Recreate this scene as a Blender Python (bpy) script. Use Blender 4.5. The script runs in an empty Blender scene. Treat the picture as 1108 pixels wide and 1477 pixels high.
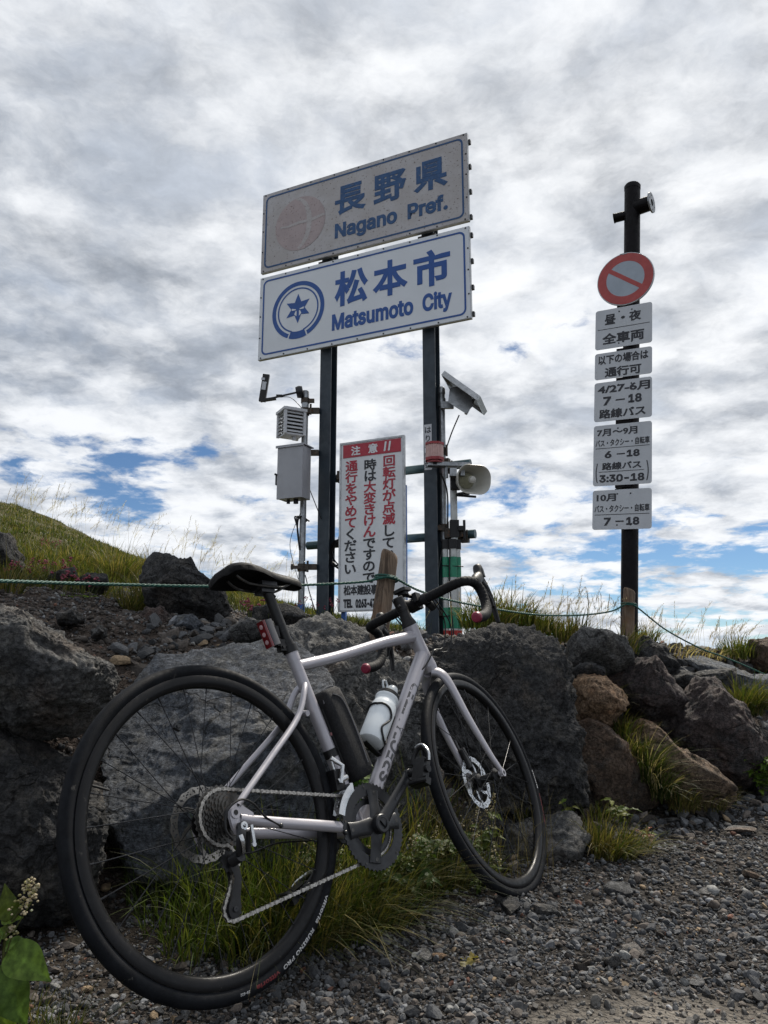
import bpy, math
import numpy as np
from math import sin, cos, pi, radians, atan, atan2, sqrt
from mathutils import Matrix, Vector

sc = bpy.context.scene
COL = sc.collection

# ------------------------------------------------------------------ camera
CAM_H = 0.68
FOCAL = 1079.52                 # in pixels of the 1108 x 1477 photograph
PITCH = atan(205.5 / FOCAL)
cam_d = bpy.data.cameras.new("camera")
cam = bpy.data.objects.new("camera", cam_d)
COL.objects.link(cam)
cam.location = (0, 0, CAM_H)
cam.rotation_euler = (pi / 2 + PITCH, 0, 0)
cam_d.sensor_fit = 'VERTICAL'
cam_d.sensor_height = 36
cam_d.lens = 36 * FOCAL / 1477
cam_d.clip_start = 0.02
cam_d.clip_end = 20000
sc.camera = cam

# ------------------------------------------------------------------ sun, sky, exposure
SUN_EL, SUN_AZ = radians(50), radians(28)      # azimuth clockwise from +Y
sun_dir = Vector((sin(SUN_AZ) * cos(SUN_EL), cos(SUN_AZ) * cos(SUN_EL), sin(SUN_EL)))
sun_d = bpy.data.lights.new("sun", 'SUN')
sun_d.energy = 4.4
sun_d.angle = radians(10)
sun_d.color = (1.0, 0.93, 0.82)
sun = bpy.data.objects.new("sun", sun_d)
COL.objects.link(sun)
sun.rotation_euler = sun_dir.to_track_quat('Z', 'Y').to_euler()

vs = sc.view_settings
vs.view_transform = 'Standard'
vs.look = 'None'
vs.exposure = 0.40
vs.gamma = 1.0
vs.use_curve_mapping = False

world = bpy.data.worlds.new("World")
sc.world = world
world.use_nodes = True
wt = world.node_tree
wt.nodes.clear()


class NT:
    """short-hand for building node trees"""
    def __init__(s, tree):
        s.t = tree
    def n(s, kind, **kw):
        nd = s.t.nodes.new(kind)
        ins = kw.pop('ins', {})
        for k, v in kw.items():
            setattr(nd, k, v)
        for k, v in ins.items():
            s.set(nd.inputs[k], v)
        return nd
    def set(s, sock, v):
        if isinstance(v, bpy.types.NodeSocket):
            s.t.links.new(v, sock)
        else:
            if isinstance(v, tuple) and len(v) == 3 and sock.type == 'RGBA':
                v = (*v, 1)
            sock.default_value = v
    def math(s, op, a, b=0.0, c=0.0, clamp=False):
        nd = s.n('ShaderNodeMath', operation=op, use_clamp=clamp)
        s.set(nd.inputs[0], a); s.set(nd.inputs[1], b); s.set(nd.inputs[2], c)
        return nd.outputs[0]
    def vmath(s, op, a, b=(0, 0, 0), scale=1.0):
        nd = s.n('ShaderNodeVectorMath', operation=op)
        s.set(nd.inputs[0], a); s.set(nd.inputs[1], b)
        s.set(nd.inputs[3], scale)
        return nd.outputs['Value'] if op in ('DOT_PRODUCT', 'LENGTH') else nd.outputs[0]
    def mix(s, f, a, b, mode='MIX'):
        nd = s.n('ShaderNodeMix', data_type='RGBA', blend_type=mode)
        s.set(nd.inputs[0], f); s.set(nd.inputs[6], a); s.set(nd.inputs[7], b)
        return nd.outputs[2]
    def noise(s, vec, scale, detail=5, rough=0.55, lac=2.0, dist=0.0):
        nd = s.n('ShaderNodeTexNoise', ins={'Scale': scale, 'Detail': detail, 'Roughness': rough, 'Lacunarity': lac, 'Distortion': dist})
        if vec is not None: s.set(nd.inputs['Vector'], vec)
        return nd.outputs['Fac']
    def rng(s, v, a, b, c=0.0, d=1.0, smooth=True):
        nd = s.n('ShaderNodeMapRange', interpolation_type='SMOOTHSTEP' if smooth else 'LINEAR')
        for i, x in enumerate((v, a, b, c, d)): s.set(nd.inputs[i], x)
        return nd.outputs[0]


W = NT(wt)
SKY_X, SKY_Y, AWAY = -9.76, 3.64, 1.12
gen = W.n('ShaderNodeTexCoord').outputs['Generated']
sep = W.n('ShaderNodeSeparateXYZ', ins={0: gen})
dx, dy, dz = sep.outputs
zc = W.math('MAXIMUM', dz, 0.0)
inv = W.math('DIVIDE', 1.0, W.math('ADD', zc, 0.20))
cp = W.n('ShaderNodeCombineXYZ', ins={0: W.math('MULTIPLY', dx, inv), 1: W.math('MULTIPLY', dy, inv), 2: W.math('MULTIPLY', dz, 1.2)})
cpv = W.vmath('ADD', cp.outputs[0], (SKY_X, SKY_Y, 3.7))
warp = W.n('ShaderNodeTexNoise', ins={'Vector': cpv, 'Scale': 3.0, 'Detail': 6.0, 'Roughness': 0.6})
wv = W.vmath('SUBTRACT', warp.outputs['Color'], (0.5, 0.5, 0.5))
cpw = W.vmath('ADD', cpv, W.vmath('SCALE', wv, scale=0.14))
cpb = W.vmath('ADD', cpv, W.vmath('SCALE', wv, scale=0.22))


def billow(sc_, sm):
    """rounded cloud heads"""
    return W.math('SUBTRACT', 1.0, W.n('ShaderNodeTexVoronoi', feature='SMOOTH_F1', ins={'Vector': cpb, 'Scale': sc_, 'Smoothness': sm}).outputs['Distance'])


big = W.noise(cpv, 1.0, 4, 0.5)
cover = W.noise(cpw, 2.6, 9, 0.56)
puff = W.noise(cpw, 7.5, 9, 0.62)
cell = W.math('ADD', W.math('MULTIPLY', billow(5.2, 0.35), 0.34), W.math('MULTIPLY', W.noise(W.vmath('ADD', cpw, (4.2, 9.1, 1.0)), 6.5, 10, 0.62), 0.74))
elev = W.rng(dz, 0.14, 0.34, 0.0, 1.0)
thr = W.math('ADD', W.math('MULTIPLY', elev, -0.10), 0.468)
field = W.math('ADD', W.math('ADD', W.math('MULTIPLY', cover, 0.50), W.math('MULTIPLY', puff, 0.22)), W.math('MULTIPLY', big, 0.28))
amt = W.math('ADD', W.math('SUBTRACT', field, thr), W.math('MULTIPLY', W.math('SUBTRACT', cell, 0.57), 0.28))
mask = W.rng(amt, -0.055, 0.035, 0.0, 1.0)
# lit from behind: thin cloud is white, thick cloud grey
thick = W.math('ADD', amt, W.math('MULTIPLY', W.math('SUBTRACT', 0.57, cell), 1.05))
grey = W.rng(thick, -0.05, 0.34, 0.0, 1.0)
mod_ = W.rng(W.math('ADD', W.math('MULTIPLY', W.noise(W.vmath('ADD', cpb, (2.0, 5.0, 8.0)), 4.0, 10, 0.60), 0.7), W.math('MULTIPLY', W.noise(W.vmath('ADD', cpw, (7.0, 1.0, 2.0)), 13.0, 7, 0.62), 0.3)), 0.34, 0.66, 0.70, 1.30, False)
sdot = W.vmath('DOT_PRODUCT', gen, tuple(sun_dir))
glow = W.rng(sdot, 0.45, 1.0, 0.0, 1.0)
away = W.rng(sdot, -0.8, 0.6, AWAY, 1.0)
cloud = W.mix(grey, (0.72, 0.74, 0.77), (0.225, 0.265, 0.33))
cloud = W.mix(W.math('MULTIPLY', glow, 0.22), cloud, (0.96, 0.95, 0.93))
am = W.math('MULTIPLY', away, W.math('ADD', W.math('MULTIPLY', W.math('SUBTRACT', mod_, 1.0), grey), 1.0))
cloud = W.mix(1.0, cloud, W.n('ShaderNodeCombineColor', ins={0: am, 1: am, 2: am}).outputs[0], 'MULTIPLY')
sky = W.n('ShaderNodeTexSky', sky_type='NISHITA', sun_disc=False)
sky.sun_elevation = SUN_EL
sky.sun_rotation = SUN_AZ
sky.altitude = 2700
sky.air_density = 1.0
sky.dust_density = 0.4
skyc = W.mix(1.0, W.vmath('SCALE', sky.outputs[0], scale=0.064), (0.72, 0.88, 1.0), 'MULTIPLY')
col = W.mix(mask, skyc, cloud)
# pale band of distant cloud at and below the horizon
below = W.rng(dz, -0.004, 0.030, 1.0, 0.0)
col = W.mix(W.math('MULTIPLY', below, 0.93), col, (0.46, 0.57, 0.68))
bg = W.n('ShaderNodeBackground', ins={'Color': col, 'Strength': 1.0})
W.n('ShaderNodeOutputWorld', ins={'Surface': bg.outputs[0]})

# ------------------------------------------------------------------ picture geometry used to lay the place out
_fw = np.array([0, cos(PITCH), sin(PITCH)])
_up = np.array([0, -sin(PITCH), cos(PITCH)])
EYE = np.array([0, 0, CAM_H])


def ray(px, py):
    return np.array([1.0, 0, 0]) * (px - 554) / FOCAL + _up * (738.5 - py) / FOCAL + _fw


def at(px, py, Y):
    r = ray(px, py)
    return EYE + r * Y / r[1]


# ------------------------------------------------------------------ numpy noise
def _h(ix, iy, iz):
    n = (ix.astype(np.int64) * 374761393 + iy.astype(np.int64) * 668265263 + iz.astype(np.int64) * 2147483647) & 0xFFFFFFFF
    n = ((n ^ (n >> 13)) * 1274126177) & 0xFFFFFFFF
    n = ((n ^ (n >> 16)) * 2246822519) & 0xFFFFFFFF
    return ((n ^ (n >> 15)) & 0xFFFFFF) / float(0xFFFFFF)


def vnoise(p):
    i = np.floor(p); f = p - i; f = f * f * f * (f * (f * 6 - 15) + 10); i = i.astype(np.int64)
    x, y, z = i.T; u, v, w = f.T
    r = 0
    for a in (0, 1):
        for b in (0, 1):
            for c in (0, 1):
                r = r + _h(x + a, y + b, z + c) * (u if a else 1 - u) * (v if b else 1 - v) * (w if c else 1 - w)
    return r * 2 - 1


_R3 = np.array([[0.36, 0.48, -0.8], [-0.8, 0.6, 0], [0.48, 0.64, 0.6]])


def fbm(p, octs=5, rough=0.5, ridged=False):
    p = np.asarray(p, float); a = 1.0; s = 0; t = 0
    for o in range(octs):
        n = vnoise(p + 17.3 * o)
        if ridged: n = 1 - 2 * np.abs(n)
        s = s + a * n; t += a; a *= rough; p = (p @ _R3.T) * 2.03
    return s / t


def sstep(a, b, x):
    t = np.clip((np.asarray(x, float) - a) / (b - a), 0, 1)
    return t * t * (3 - 2 * t)


# ------------------------------------------------------------------ mesh helpers
def link(o, parent=None):
    COL.objects.link(o)
    if parent is not None: o.parent = parent
    return o


def mesh_np(name, V, Fc, mat, parent=None, smooth=None, col=None, loc=None):
    """V (n,3), Fc (m,k) array of equal-size faces or a list of faces"""
    me = bpy.data.meshes.new(name)
    V = np.asarray(V, np.float32)
    if isinstance(Fc, np.ndarray):
        m, k = Fc.shape
        me.vertices.add(len(V)); me.vertices.foreach_set('co', V.ravel())
        me.loops.add(m * k); me.loops.foreach_set('vertex_index', Fc.astype(np.int32).ravel())
        me.polygons.add(m); me.polygons.foreach_set('loop_start', np.arange(0, m * k, k, dtype=np.int32))
        me.update(calc_edges=True)
    else:
        me.from_pydata([tuple(v) for v in V.tolist()], [], Fc)
        me.update()
    if smooth is not None:
        me.polygons.foreach_set('use_smooth', np.ones(len(me.polygons), bool))
        if smooth < 179: me.set_sharp_from_angle(angle=radians(smooth))
    if col is not None:
        at_ = me.color_attributes.new('tint', 'FLOAT_COLOR', 'POINT')
        c = np.ones((len(V), 4), np.float32); c[:, :3] = col
        at_.data.foreach_set('color', c.ravel())
    me.materials.append(mat)
    o = bpy.data.objects.new(name, me)
    if loc is not None: o.location = loc
    return link(o, parent)


class MB:
    """collects simple shapes into one mesh"""
    def __init__(s):
        s.v = []; s.f = []
    def add(s, v, f):
        b = len(s.v); s.v += [tuple(float(c) for c in p) for p in v]; s.f += [[i + b for i in q] for q in f]; return s
    def box(s, c, d, M=None):
        x, y, z = d[0] / 2, d[1] / 2, d[2] / 2
        P = [Vector((a * x, b * y, e * z)) for a in (-1, 1) for b in (-1, 1) for e in (-1, 1)]
        if M is not None: P = [M @ p for p in P]
        P = [p + Vector(c) for p in P]
        return s.add(P, [(0, 1, 3, 2), (4, 6, 7, 5), (0, 4, 5, 1), (2, 3, 7, 6), (0, 2, 6, 4), (1, 5, 7, 3)])
    def rbox(s, c, d, r, M=None, n=4):
        """box with its vertical (local z) edges rounded"""
        x, y = d[0] / 2 - r, d[1] / 2 - r
        poly = []
        for k, (a, b) in enumerate(((1, 1), (-1, 1), (-1, -1), (1, -1))):
            for j in range(n + 1):
                t = k * pi / 2 + j * pi / 2 / n
                poly.append((a * x + r * cos(t), b * y + r * sin(t)))
        T = Matrix.Translation(Vector(c)) @ (M.to_4x4() if M is not None else Matrix()) @ Matrix.Translation((0, 0, -d[2] / 2))
        return s.prism(poly, d[2], T)
    def prism(s, poly, h, T=None, taper=1.0):
        n = len(poly)
        P = [Vector((p[0], p[1], 0)) for p in poly] + [Vector((p[0] * taper, p[1] * taper, h)) for p in poly]
        if T is not None: P = [T @ p for p in P]
        return s.add(P, [list(range(n))[::-1], list(range(n, 2 * n))] + [(i, (i + 1) % n, n + (i + 1) % n, n + i) for i in range(n)])
    def tube(s, pts, r, n=12, caps=True, ell=None, ref=None):
        """round tube along pts; r a number or one per point; ell = (a, b) multiplies r along ref and across"""
        P = [Vector(p) for p in pts]; m = len(P)
        R = [r] * m if isinstance(r, (int, float)) else list(r)
        E = [(1, 1)] * m if ell is None else ([ell] * m if isinstance(ell[0], (int, float)) else ell)
        tang = []
        for i in range(m):
            t = P[min(i + 1, m - 1)] - P[max(i - 1, 0)]
            tang.append(t.normalized())
        u = Vector(ref) if ref is not None else (Vector((0, 0, 1)) if abs(tang[0].z) < .9 else Vector((1, 0, 0)))
        V = []
        for i in range(m):
            u = Vector(ref) if ref is not None else u
            u = (u - tang[i] * u.dot(tang[i])).normalized(); w = tang[i].cross(u)
            for k in range(n):
                a = 2 * pi * k / n
                V.append(P[i] + u * (cos(a) * R[i] * E[i][0]) + w * (sin(a) * R[i] * E[i][1]))
        Fc = [(i * n + k, i * n + (k + 1) % n, (i + 1) * n + (k + 1) % n, (i + 1) * n + k) for i in range(m - 1) for k in range(n)]
        if caps: Fc += [list(range(n))[::-1], list(range((m - 1) * n, m * n))]
        return s.add(V, Fc)
    def lathe(s, prof, c, axis, n=24, closed=False):
        """prof: (radius, height) pairs turned about axis through c"""
        ax = Vector(axis).normalized(); u = ax.orthogonal().normalized(); w = ax.cross(u); c = Vector(c)
        m = len(prof); V = []
        for r, h in prof:
            for k in range(n):
                a = 2 * pi * k / n
                V.append(c + ax * h + (u * cos(a) + w * sin(a)) * r)
        e = m if closed else m - 1
        Fc = [(i * n + k, i * n + (k + 1) % n, ((i + 1) % m) * n + (k + 1) % n, ((i + 1) % m) * n + k) for i in range(e) for k in range(n)]
        if not closed:
            if prof[0][0] > 1e-6: Fc.append(list(range(n))[::-1])
            if prof[-1][0] > 1e-6: Fc.append(list(range((m - 1) * n, m * n)))
        return s.add(V, Fc)
    def disc_y(s, c, r_in, r_out, th, n=120, tooth=None, skip=None, bands=1):
        """flat ring in the local xz plane (axis y); tooth(angle) adds to r_out; skip(angle, band) leaves an opening"""
        V = []; Fc = []
        rs = [r_in + (r_out - r_in) * b / bands for b in range(bands + 1)]
        for sd in (-1, 1):
            for b, r in enumerate(rs):
                for k in range(n):
                    a = 2 * pi * k / n
                    q = r + (tooth(a) if tooth and b == bands else 0)
                    V.append((c[0] + q * cos(a), c[1] + sd * th / 2, c[2] + q * sin(a)))
        nb = (bands + 1) * n
        keep = [[not (skip and skip(2 * pi * (k + .5) / n, b)) for k in range(n)] for b in range(bands)]
        for b in range(bands):
            for k in range(n):
                if not keep[b][k]: continue
                k2 = (k + 1) % n; i, j, l, q = b * n + k, b * n + k2, (b + 1) * n + k2, (b + 1) * n + k
                Fc += [(i, j, l, q), (nb + q, nb + l, nb + j, nb + i)]
                if b == 0 or not keep[b - 1][k]: Fc.append((j, i, nb + i, nb + j))
                if b == bands - 1 or not keep[b + 1][k]: Fc.append((q, l, nb + l, nb + q))
                if not keep[b][k - 1]: Fc.append((i, q, nb + q, nb + i))
                if not keep[b][k2]: Fc.append((l, j, nb + j, nb + l))
        return s.add(V, Fc)
    def build(s, name, mat, parent=None, smooth=35, T=None, loc=None):
        v = s.v if T is None else [tuple(T @ Vector(p)) for p in s.v]
        return mesh_np(name, np.array(v), s.f, mat, parent, smooth, loc=loc)


def spline(P, n=8, closed=False):
    """Catmull-Rom through P"""
    P = [Vector(p) for p in P]; out = []; m = len(P)
    for i in range(m if closed else m - 1):
        g = (lambda k: P[k % m]) if closed else (lambda k: P[max(0, min(m - 1, k))])
        a, b, c, d = g(i - 1), g(i), g(i + 1), g(i + 2)
        for k in range(n):
            t = k / n
            out.append(0.5 * ((2 * b) + (c - a) * t + (2 * a - 5 * b + 4 * c - d) * t * t + (3 * b - a - 3 * c + d) * t ** 3))
    if not closed: out.append(P[-1])
    return out


def empty(name, loc=(0, 0, 0)):
    o = bpy.data.objects.new(name, None); o.empty_display_size = .1; o.location = loc
    return link(o)


def tag(o, label=None, cat=None, group=None, kind=None):
    if label: o['label'] = label
    if cat: o['category'] = cat
    if group: o['group'] = group
    if kind: o['kind'] = kind
    return o


_tc = {}
try:
    import os
    FONT = bpy.data.fonts.load(os.path.join(bpy.utils.system_resource('DATAFILES'), 'fonts', 'Inter.woff2'))
except Exception:
    FONT = None


def text_np(s, size=1.0, bold=0.0, spacing=1.0, align='LEFT', raw=False):
    """filled lettering as (verts x, y, small relief; faces), left bottom of the ink at 0,0; bold swells the strokes"""
    key = (s, bold, spacing, align)
    if key not in _tc:
        c = bpy.data.curves.new('t', 'FONT'); c.body = s; c.space_character = spacing; c.resolution_u = 3; c.align_x = align
        if FONT and s.isascii(): c.font = FONT
        c.bevel_depth = bold; c.bevel_resolution = 1; c.fill_mode = 'FRONT'
        o = bpy.data.objects.new('t', c); COL.objects.link(o)
        dg = bpy.context.evaluated_depsgraph_get(); dg.update()
        m = bpy.data.meshes.new_from_object(o.evaluated_get(dg))
        V = np.array([v.co[:] for v in m.vertices]); Fc = [list(p.vertices) for p in m.polygons]
        V[:, 2] *= 0.10
        bpy.data.objects.remove(o); bpy.data.curves.remove(c); bpy.data.meshes.remove(m)
        _tc[key] = (V, Fc)
    V, Fc = _tc[key]
    if not raw: V = V - [*V[:, :2].min(0), 0]
    return V * size, Fc


class Lettering:
    """writing on a flat face: x to the right, z up, front toward -y"""
    def __init__(s):
        s.v = []; s.f = []
    def put(s, txt, x, z, w=None, h=None, bold=0.03, center=False, y=0.0, spacing=1.0, shear=0.0):
        V, Fc = text_np(txt, 1, bold, spacing)
        W0, H0 = V[:, :2].max(0)
        kx = w / W0 if w else None; kz = h / H0 if h else None
        if kx is None: kx = kz
        if kz is None: kz = kx
        V = V * [kx, kz, min(kx, kz)]
        if center: V = V - [W0 * kx / 2, H0 * kz / 2, 0]
        b = len(s.v)
        s.v += [(x + p[0] + shear * p[1], y - p[2], z + p[1]) for p in V]
        s.f += [[i + b for i in q] for q in Fc]
        return s
    def char(s, ch, x, z, em, bold=0.02, kx=1.0, y=0.0):
        """one character on an em square centred at x, z (kana keep their own sizes)"""
        V, Fc = text_np(ch, 1, bold, 1.0, 'CENTER', True)
        b = len(s.v)
        s.v += [(x + v[0] * em * kx, y - v[2] * em, z + (v[1] - 0.36) * em) for v in V]
        s.f += [[i + b for i in q] for q in Fc]
        return s
    def poly(s, pts, y=0.0):
        b = len(s.v); s.v += [(p[0], y, p[1]) for p in pts]; s.f.append(list(range(b, b + len(pts)))); return s
    def ring(s, outer, inner, y=0.0):
        n = len(outer); b = len(s.v)
        s.v += [(p[0], y, p[1]) for p in list(outer) + list(inner)]
        s.f += [(b + i, b + (i + 1) % n, b + n + (i + 1) % n, b + n + i) for i in range(n)]; return s
    def arc(s, cx, cz, r0, r1, a0, a1, n=40, y=0.0):
        A = [a0 + (a1 - a0) * k / n for k in range(n + 1)]; b = len(s.v)
        s.v += [(cx + r * cos(a), y, cz + r * sin(a)) for r in (r0, r1) for a in A]
        s.f += [(b + i, b + i + 1, b + n + 2 + i, b + n + 1 + i) for i in range(n)]; return s
    def build(s, name, mat, parent):
        return mesh_np(name, np.array(s.v), s.f, mat, parent)


def rrect(x0, z0, x1, z1, r, n=6):
    out = []
    for k, (a, b) in enumerate(((x1 - r, z1 - r), (x0 + r, z1 - r), (x0 + r, z0 + r), (x1 - r, z0 + r))):
        for j in range(n + 1):
            t = k * pi / 2 + j * pi / 2 / n; out.append((a + r * cos(t), b + r * sin(t)))
    return out


# ------------------------------------------------------------------ materials
def mat(name, c, rough=0.5, metal=0.0, var=0.12, scale=12.0, bump=0.0, bscale=200.0, c2=None, dirt=None, coat=0.0, spec=0.5):
    """paint, metal or plastic with slow and fine unevenness; dirt = (colour, amount, scale)"""
    m = bpy.data.materials.new(name); m.use_nodes = True
    T = NT(m.node_tree); P = m.node_tree.nodes['Principled BSDF']
    oc = T.n('ShaderNodeTexCoord').outputs['Object']
    a = T.noise(oc, scale, 5, 0.6)
    c2 = c2 or tuple(x * (1 - var) for x in c)
    col = T.mix(T.rng(a, 0.35, 0.65), c, c2)
    if dirt:
        d = T.rng(T.noise(oc, dirt[2], 9, 0.72), 0.66 - dirt[1] * 0.3, 0.72 - dirt[1] * 0.25)
        col = T.mix(d, col, dirt[0])
    T.set(P.inputs['Base Color'], col)
    T.set(P.inputs['Roughness'], T.rng(T.noise(oc, scale * 4, 4), 0.3, 0.7, max(0.03, rough - 0.08), min(1, rough + 0.1)))
    P.inputs['Metallic'].default_value = metal
    P.inputs['Coat Weight'].default_value = coat
    P.inputs['Specular IOR Level'].default_value = spec
    if bump:
        b = T.n('ShaderNodeBump', ins={'Strength': bump, 'Distance': 0.002, 'Height': T.noise(oc, bscale, 5, 0.6)})
        T.set(P.inputs['Normal'], b.outputs[0])
    return m


def rock_mat(name, c1, c2, c3, pit=0.5, lichen=0.25, rusty=0.55):
    m = bpy.data.materials.new(name); m.use_nodes = True
    T = NT(m.node_tree); P = m.node_tree.nodes['Principled BSDF']
    oc = T.n('ShaderNodeTexCoord').outputs['Object']
    inf = T.n('ShaderNodeObjectInfo').outputs['Random']
    ov = T.vmath('ADD', oc, T.n('ShaderNodeCombineXYZ', ins={0: T.math('MULTIPLY', inf, 37.0), 1: T.math('MULTIPLY', inf, 11.0)}).outputs[0])
    a = T.noise(ov, 3.2, 8, 0.62, dist=0.4)
    col = T.mix(T.rng(a, 0.38, 0.62), c1, c2)
    b = T.noise(ov, 9.0, 9, 0.7)
    col = T.mix(T.math('MULTIPLY', T.rng(b, 0.50, 0.62), 0.8), col, c3)
    f = T.noise(ov, 75.0, 7, 0.75)
    g = T.rng(f, 0.36, 0.64, 0.45, 1.55)
    f2 = T.rng(T.noise(ov, 26.0, 8, 0.72), 0.36, 0.62, 0.65, 1.3)
    g = T.math('MULTIPLY', g, f2)
    col = T.mix(1.0, col, T.n('ShaderNodeCombineColor', ins={0: g, 1: g, 2: g}).outputs[0], 'MULTIPLY')
    v = T.n('ShaderNodeTexVoronoi', ins={'Vector': ov, 'Scale': 170.0})
    col = T.mix(T.math('MULTIPLY', T.rng(v.outputs['Distance'], 0.0, 0.26, 1.0, 0.0), 0.45), col, tuple(min(1, x * 2.1) for x in c2))
    li = T.rng(T.noise(T.vmath('ADD', ov, (5.1, 2.2, 9.3)), 14.0, 10, 0.75), 0.60, 0.68)
    col = T.mix(T.math('MULTIPLY', li, lichen), col, (0.19, 0.195, 0.165))
    wr = T.vmath('ADD', ov, T.vmath('SCALE', T.vmath('SUBTRACT', T.n('ShaderNodeTexNoise', ins={'Vector': ov, 'Scale': 5.0, 'Detail': 6.0}).outputs['Color'], (.5, .5, .5)), scale=0.28))
    ce = T.n('ShaderNodeTexVoronoi', feature='DISTANCE_TO_EDGE', ins={'Vector': T.vmath('MULTIPLY', wr, (1.0, 1.0, 1.7)), 'Scale': 3.1}).outputs['Distance']
    crack = T.math('MULTIPLY', T.rng(ce, 0.0, 0.022, 1.0, 0.0), T.rng(T.noise(ov, 2.6, 3), 0.46, 0.60))
    ve = T.n('ShaderNodeTexVoronoi', ins={'Vector': wr, 'Scale': 24.0, 'Randomness': 1.0}).outputs['Distance']
    ves = T.math('MULTIPLY', T.rng(ve, 0.10, 0.26, 1.0, 0.0), T.rng(T.noise(ov, 6.0, 4), 0.50, 0.58))
    rust = T.math('MULTIPLY', T.rng(T.noise(T.vmath('ADD', ov, (1.3, 7.7, 3.1)), 2.4, 8, 0.66), 0.54, 0.66), rusty)
    col = T.mix(rust, col, T.mix(1.0, col, (1.75, 1.18, 0.82), 'MULTIPLY'))
    col = T.mix(T.math('MULTIPLY', crack, 0.8), col, (0.012, 0.011, 0.010))
    T.set(P.inputs['Base Color'], col)
    P.inputs['Roughness'].default_value = 0.85
    P.inputs['Specular IOR Level'].default_value = 0.35
    h1 = T.noise(ov, 20.0, 11, 0.72)
    h2 = T.noise(T.vmath('MULTIPLY', ov, (1, 1, 2.5)), 110.0, 7, 0.75)
    v2 = T.rng(T.n('ShaderNodeTexVoronoi', ins={'Vector': T.vmath('ADD', ov, T.vmath('SCALE', T.vmath('SUBTRACT', T.n('ShaderNodeTexNoise', ins={'Vector': ov, 'Scale': 30.0}).outputs['Color'], (.5, .5, .5)), scale=0.03)), 'Scale': 55.0}).outputs['Distance'], 0.0, 0.45)
    hh = T.math('ADD', T.math('ADD', T.math('MULTIPLY', h1, 1.0), T.math('MULTIPLY', h2, 0.45)), T.math('MULTIPLY', v2, 0.22 * pit))
    hh = T.math('SUBTRACT', T.math('SUBTRACT', hh, T.math('MULTIPLY', crack, 0.35)), T.math('MULTIPLY', ves, 0.22 * pit))
    bmp = T.n('ShaderNodeBump', ins={'Strength': 1.0, 'Distance': 0.055, 'Height': hh})
    T.set(P.inputs['Normal'], bmp.outputs[0])
    return m


def tint_mat(name, rough=0.7, trans=0.0, bump=0.0, bscale=120.0, spec=0.3):
    """base colour from the mesh's own tint attribute (each stone, blade or leaf has its colour)"""
    m = bpy.data.materials.new(name); m.use_nodes = True
    T = NT(m.node_tree); P = m.node_tree.nodes['Principled BSDF']
    at_ = T.n('ShaderNodeAttribute', attribute_name='tint').outputs['Color']
    oc = T.n('ShaderNodeTexCoord').outputs['Object']
    n = T.rng(T.noise(oc, bscale, 6, 0.7), 0.3, 0.7, 0.62, 1.35)
    col = T.mix(1.0, at_, T.n('ShaderNodeCombineColor', ins={0: n, 1: n, 2: n}).outputs[0], 'MULTIPLY')
    T.set(P.inputs['Base Color'], col)
    P.inputs['Roughness'].default_value = rough
    P.inputs['Specular IOR Level'].default_value = spec
    if bump:
        b = T.n('ShaderNodeBump', ins={'Strength': bump, 'Distance': 0.004, 'Height': T.noise(oc, bscale * 1.3, 6, 0.65)})
        T.set(P.inputs['Normal'], b.outputs[0])
    if trans:
        tr = T.n('ShaderNodeBsdfTranslucent', ins={'Color': T.mix(1.0, col, (1.3, 1.35, 0.7), 'MULTIPLY')})
        mx = T.n('ShaderNodeMixShader', ins={0: trans, 1: P.outputs[0], 2: tr.outputs[0]})
        out = m.node_tree.nodes['Material Output']
        T.set(out.inputs['Surface'], mx.outputs[0])
    return m


M = {}
M['rock_dark'] = rock_mat('dark_basalt', (0.044, 0.045, 0.048), (0.072, 0.071, 0.071), (0.122, 0.112, 0.099), pit=1.0, rusty=0.3)
M['rock_grey'] = rock_mat('grey_andesite', (0.110, 0.112, 0.114), (0.165, 0.163, 0.158), (0.215, 0.205, 0.188), lichen=0.35, rusty=0.3)
M['rock_slab'] = rock_mat('blue_grey_slab', (0.098, 0.110, 0.130), (0.135, 0.146, 0.165), (0.17, 0.168, 0.16), pit=0.1, lichen=0.15, rusty=0.12)
M['rock_brown'] = rock_mat('brown_andesite', (0.115, 0.082, 0.060), (0.160, 0.112, 0.080), (0.085, 0.074, 0.066))
M['rock_tawny'] = rock_mat('tawny_andesite', (0.165, 0.115, 0.078), (0.215, 0.150, 0.102), (0.12, 0.095, 0.075))
M['rock_tan'] = rock_mat('tan_andesite', (0.26, 0.165, 0.095), (0.33, 0.22, 0.14), (0.16, 0.105, 0.065))
M['rock_purple'] = rock_mat('purple_grey_lava', (0.072, 0.058, 0.058), (0.112, 0.086, 0.078), (0.072, 0.070, 0.072))
M['gravel'] = tint_mat('gravel_stone', 0.85, bump=0.6, bscale=140)
M['grass'] = tint_mat('grass_blade', 0.55, trans=0.35, bscale=30)
M['leaf'] = tint_mat('leaf', 0.5, trans=0.42, bscale=60, spec=0.22)
M['bloom'] = tint_mat('blossom', 0.6, trans=0.3, bscale=60)

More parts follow.
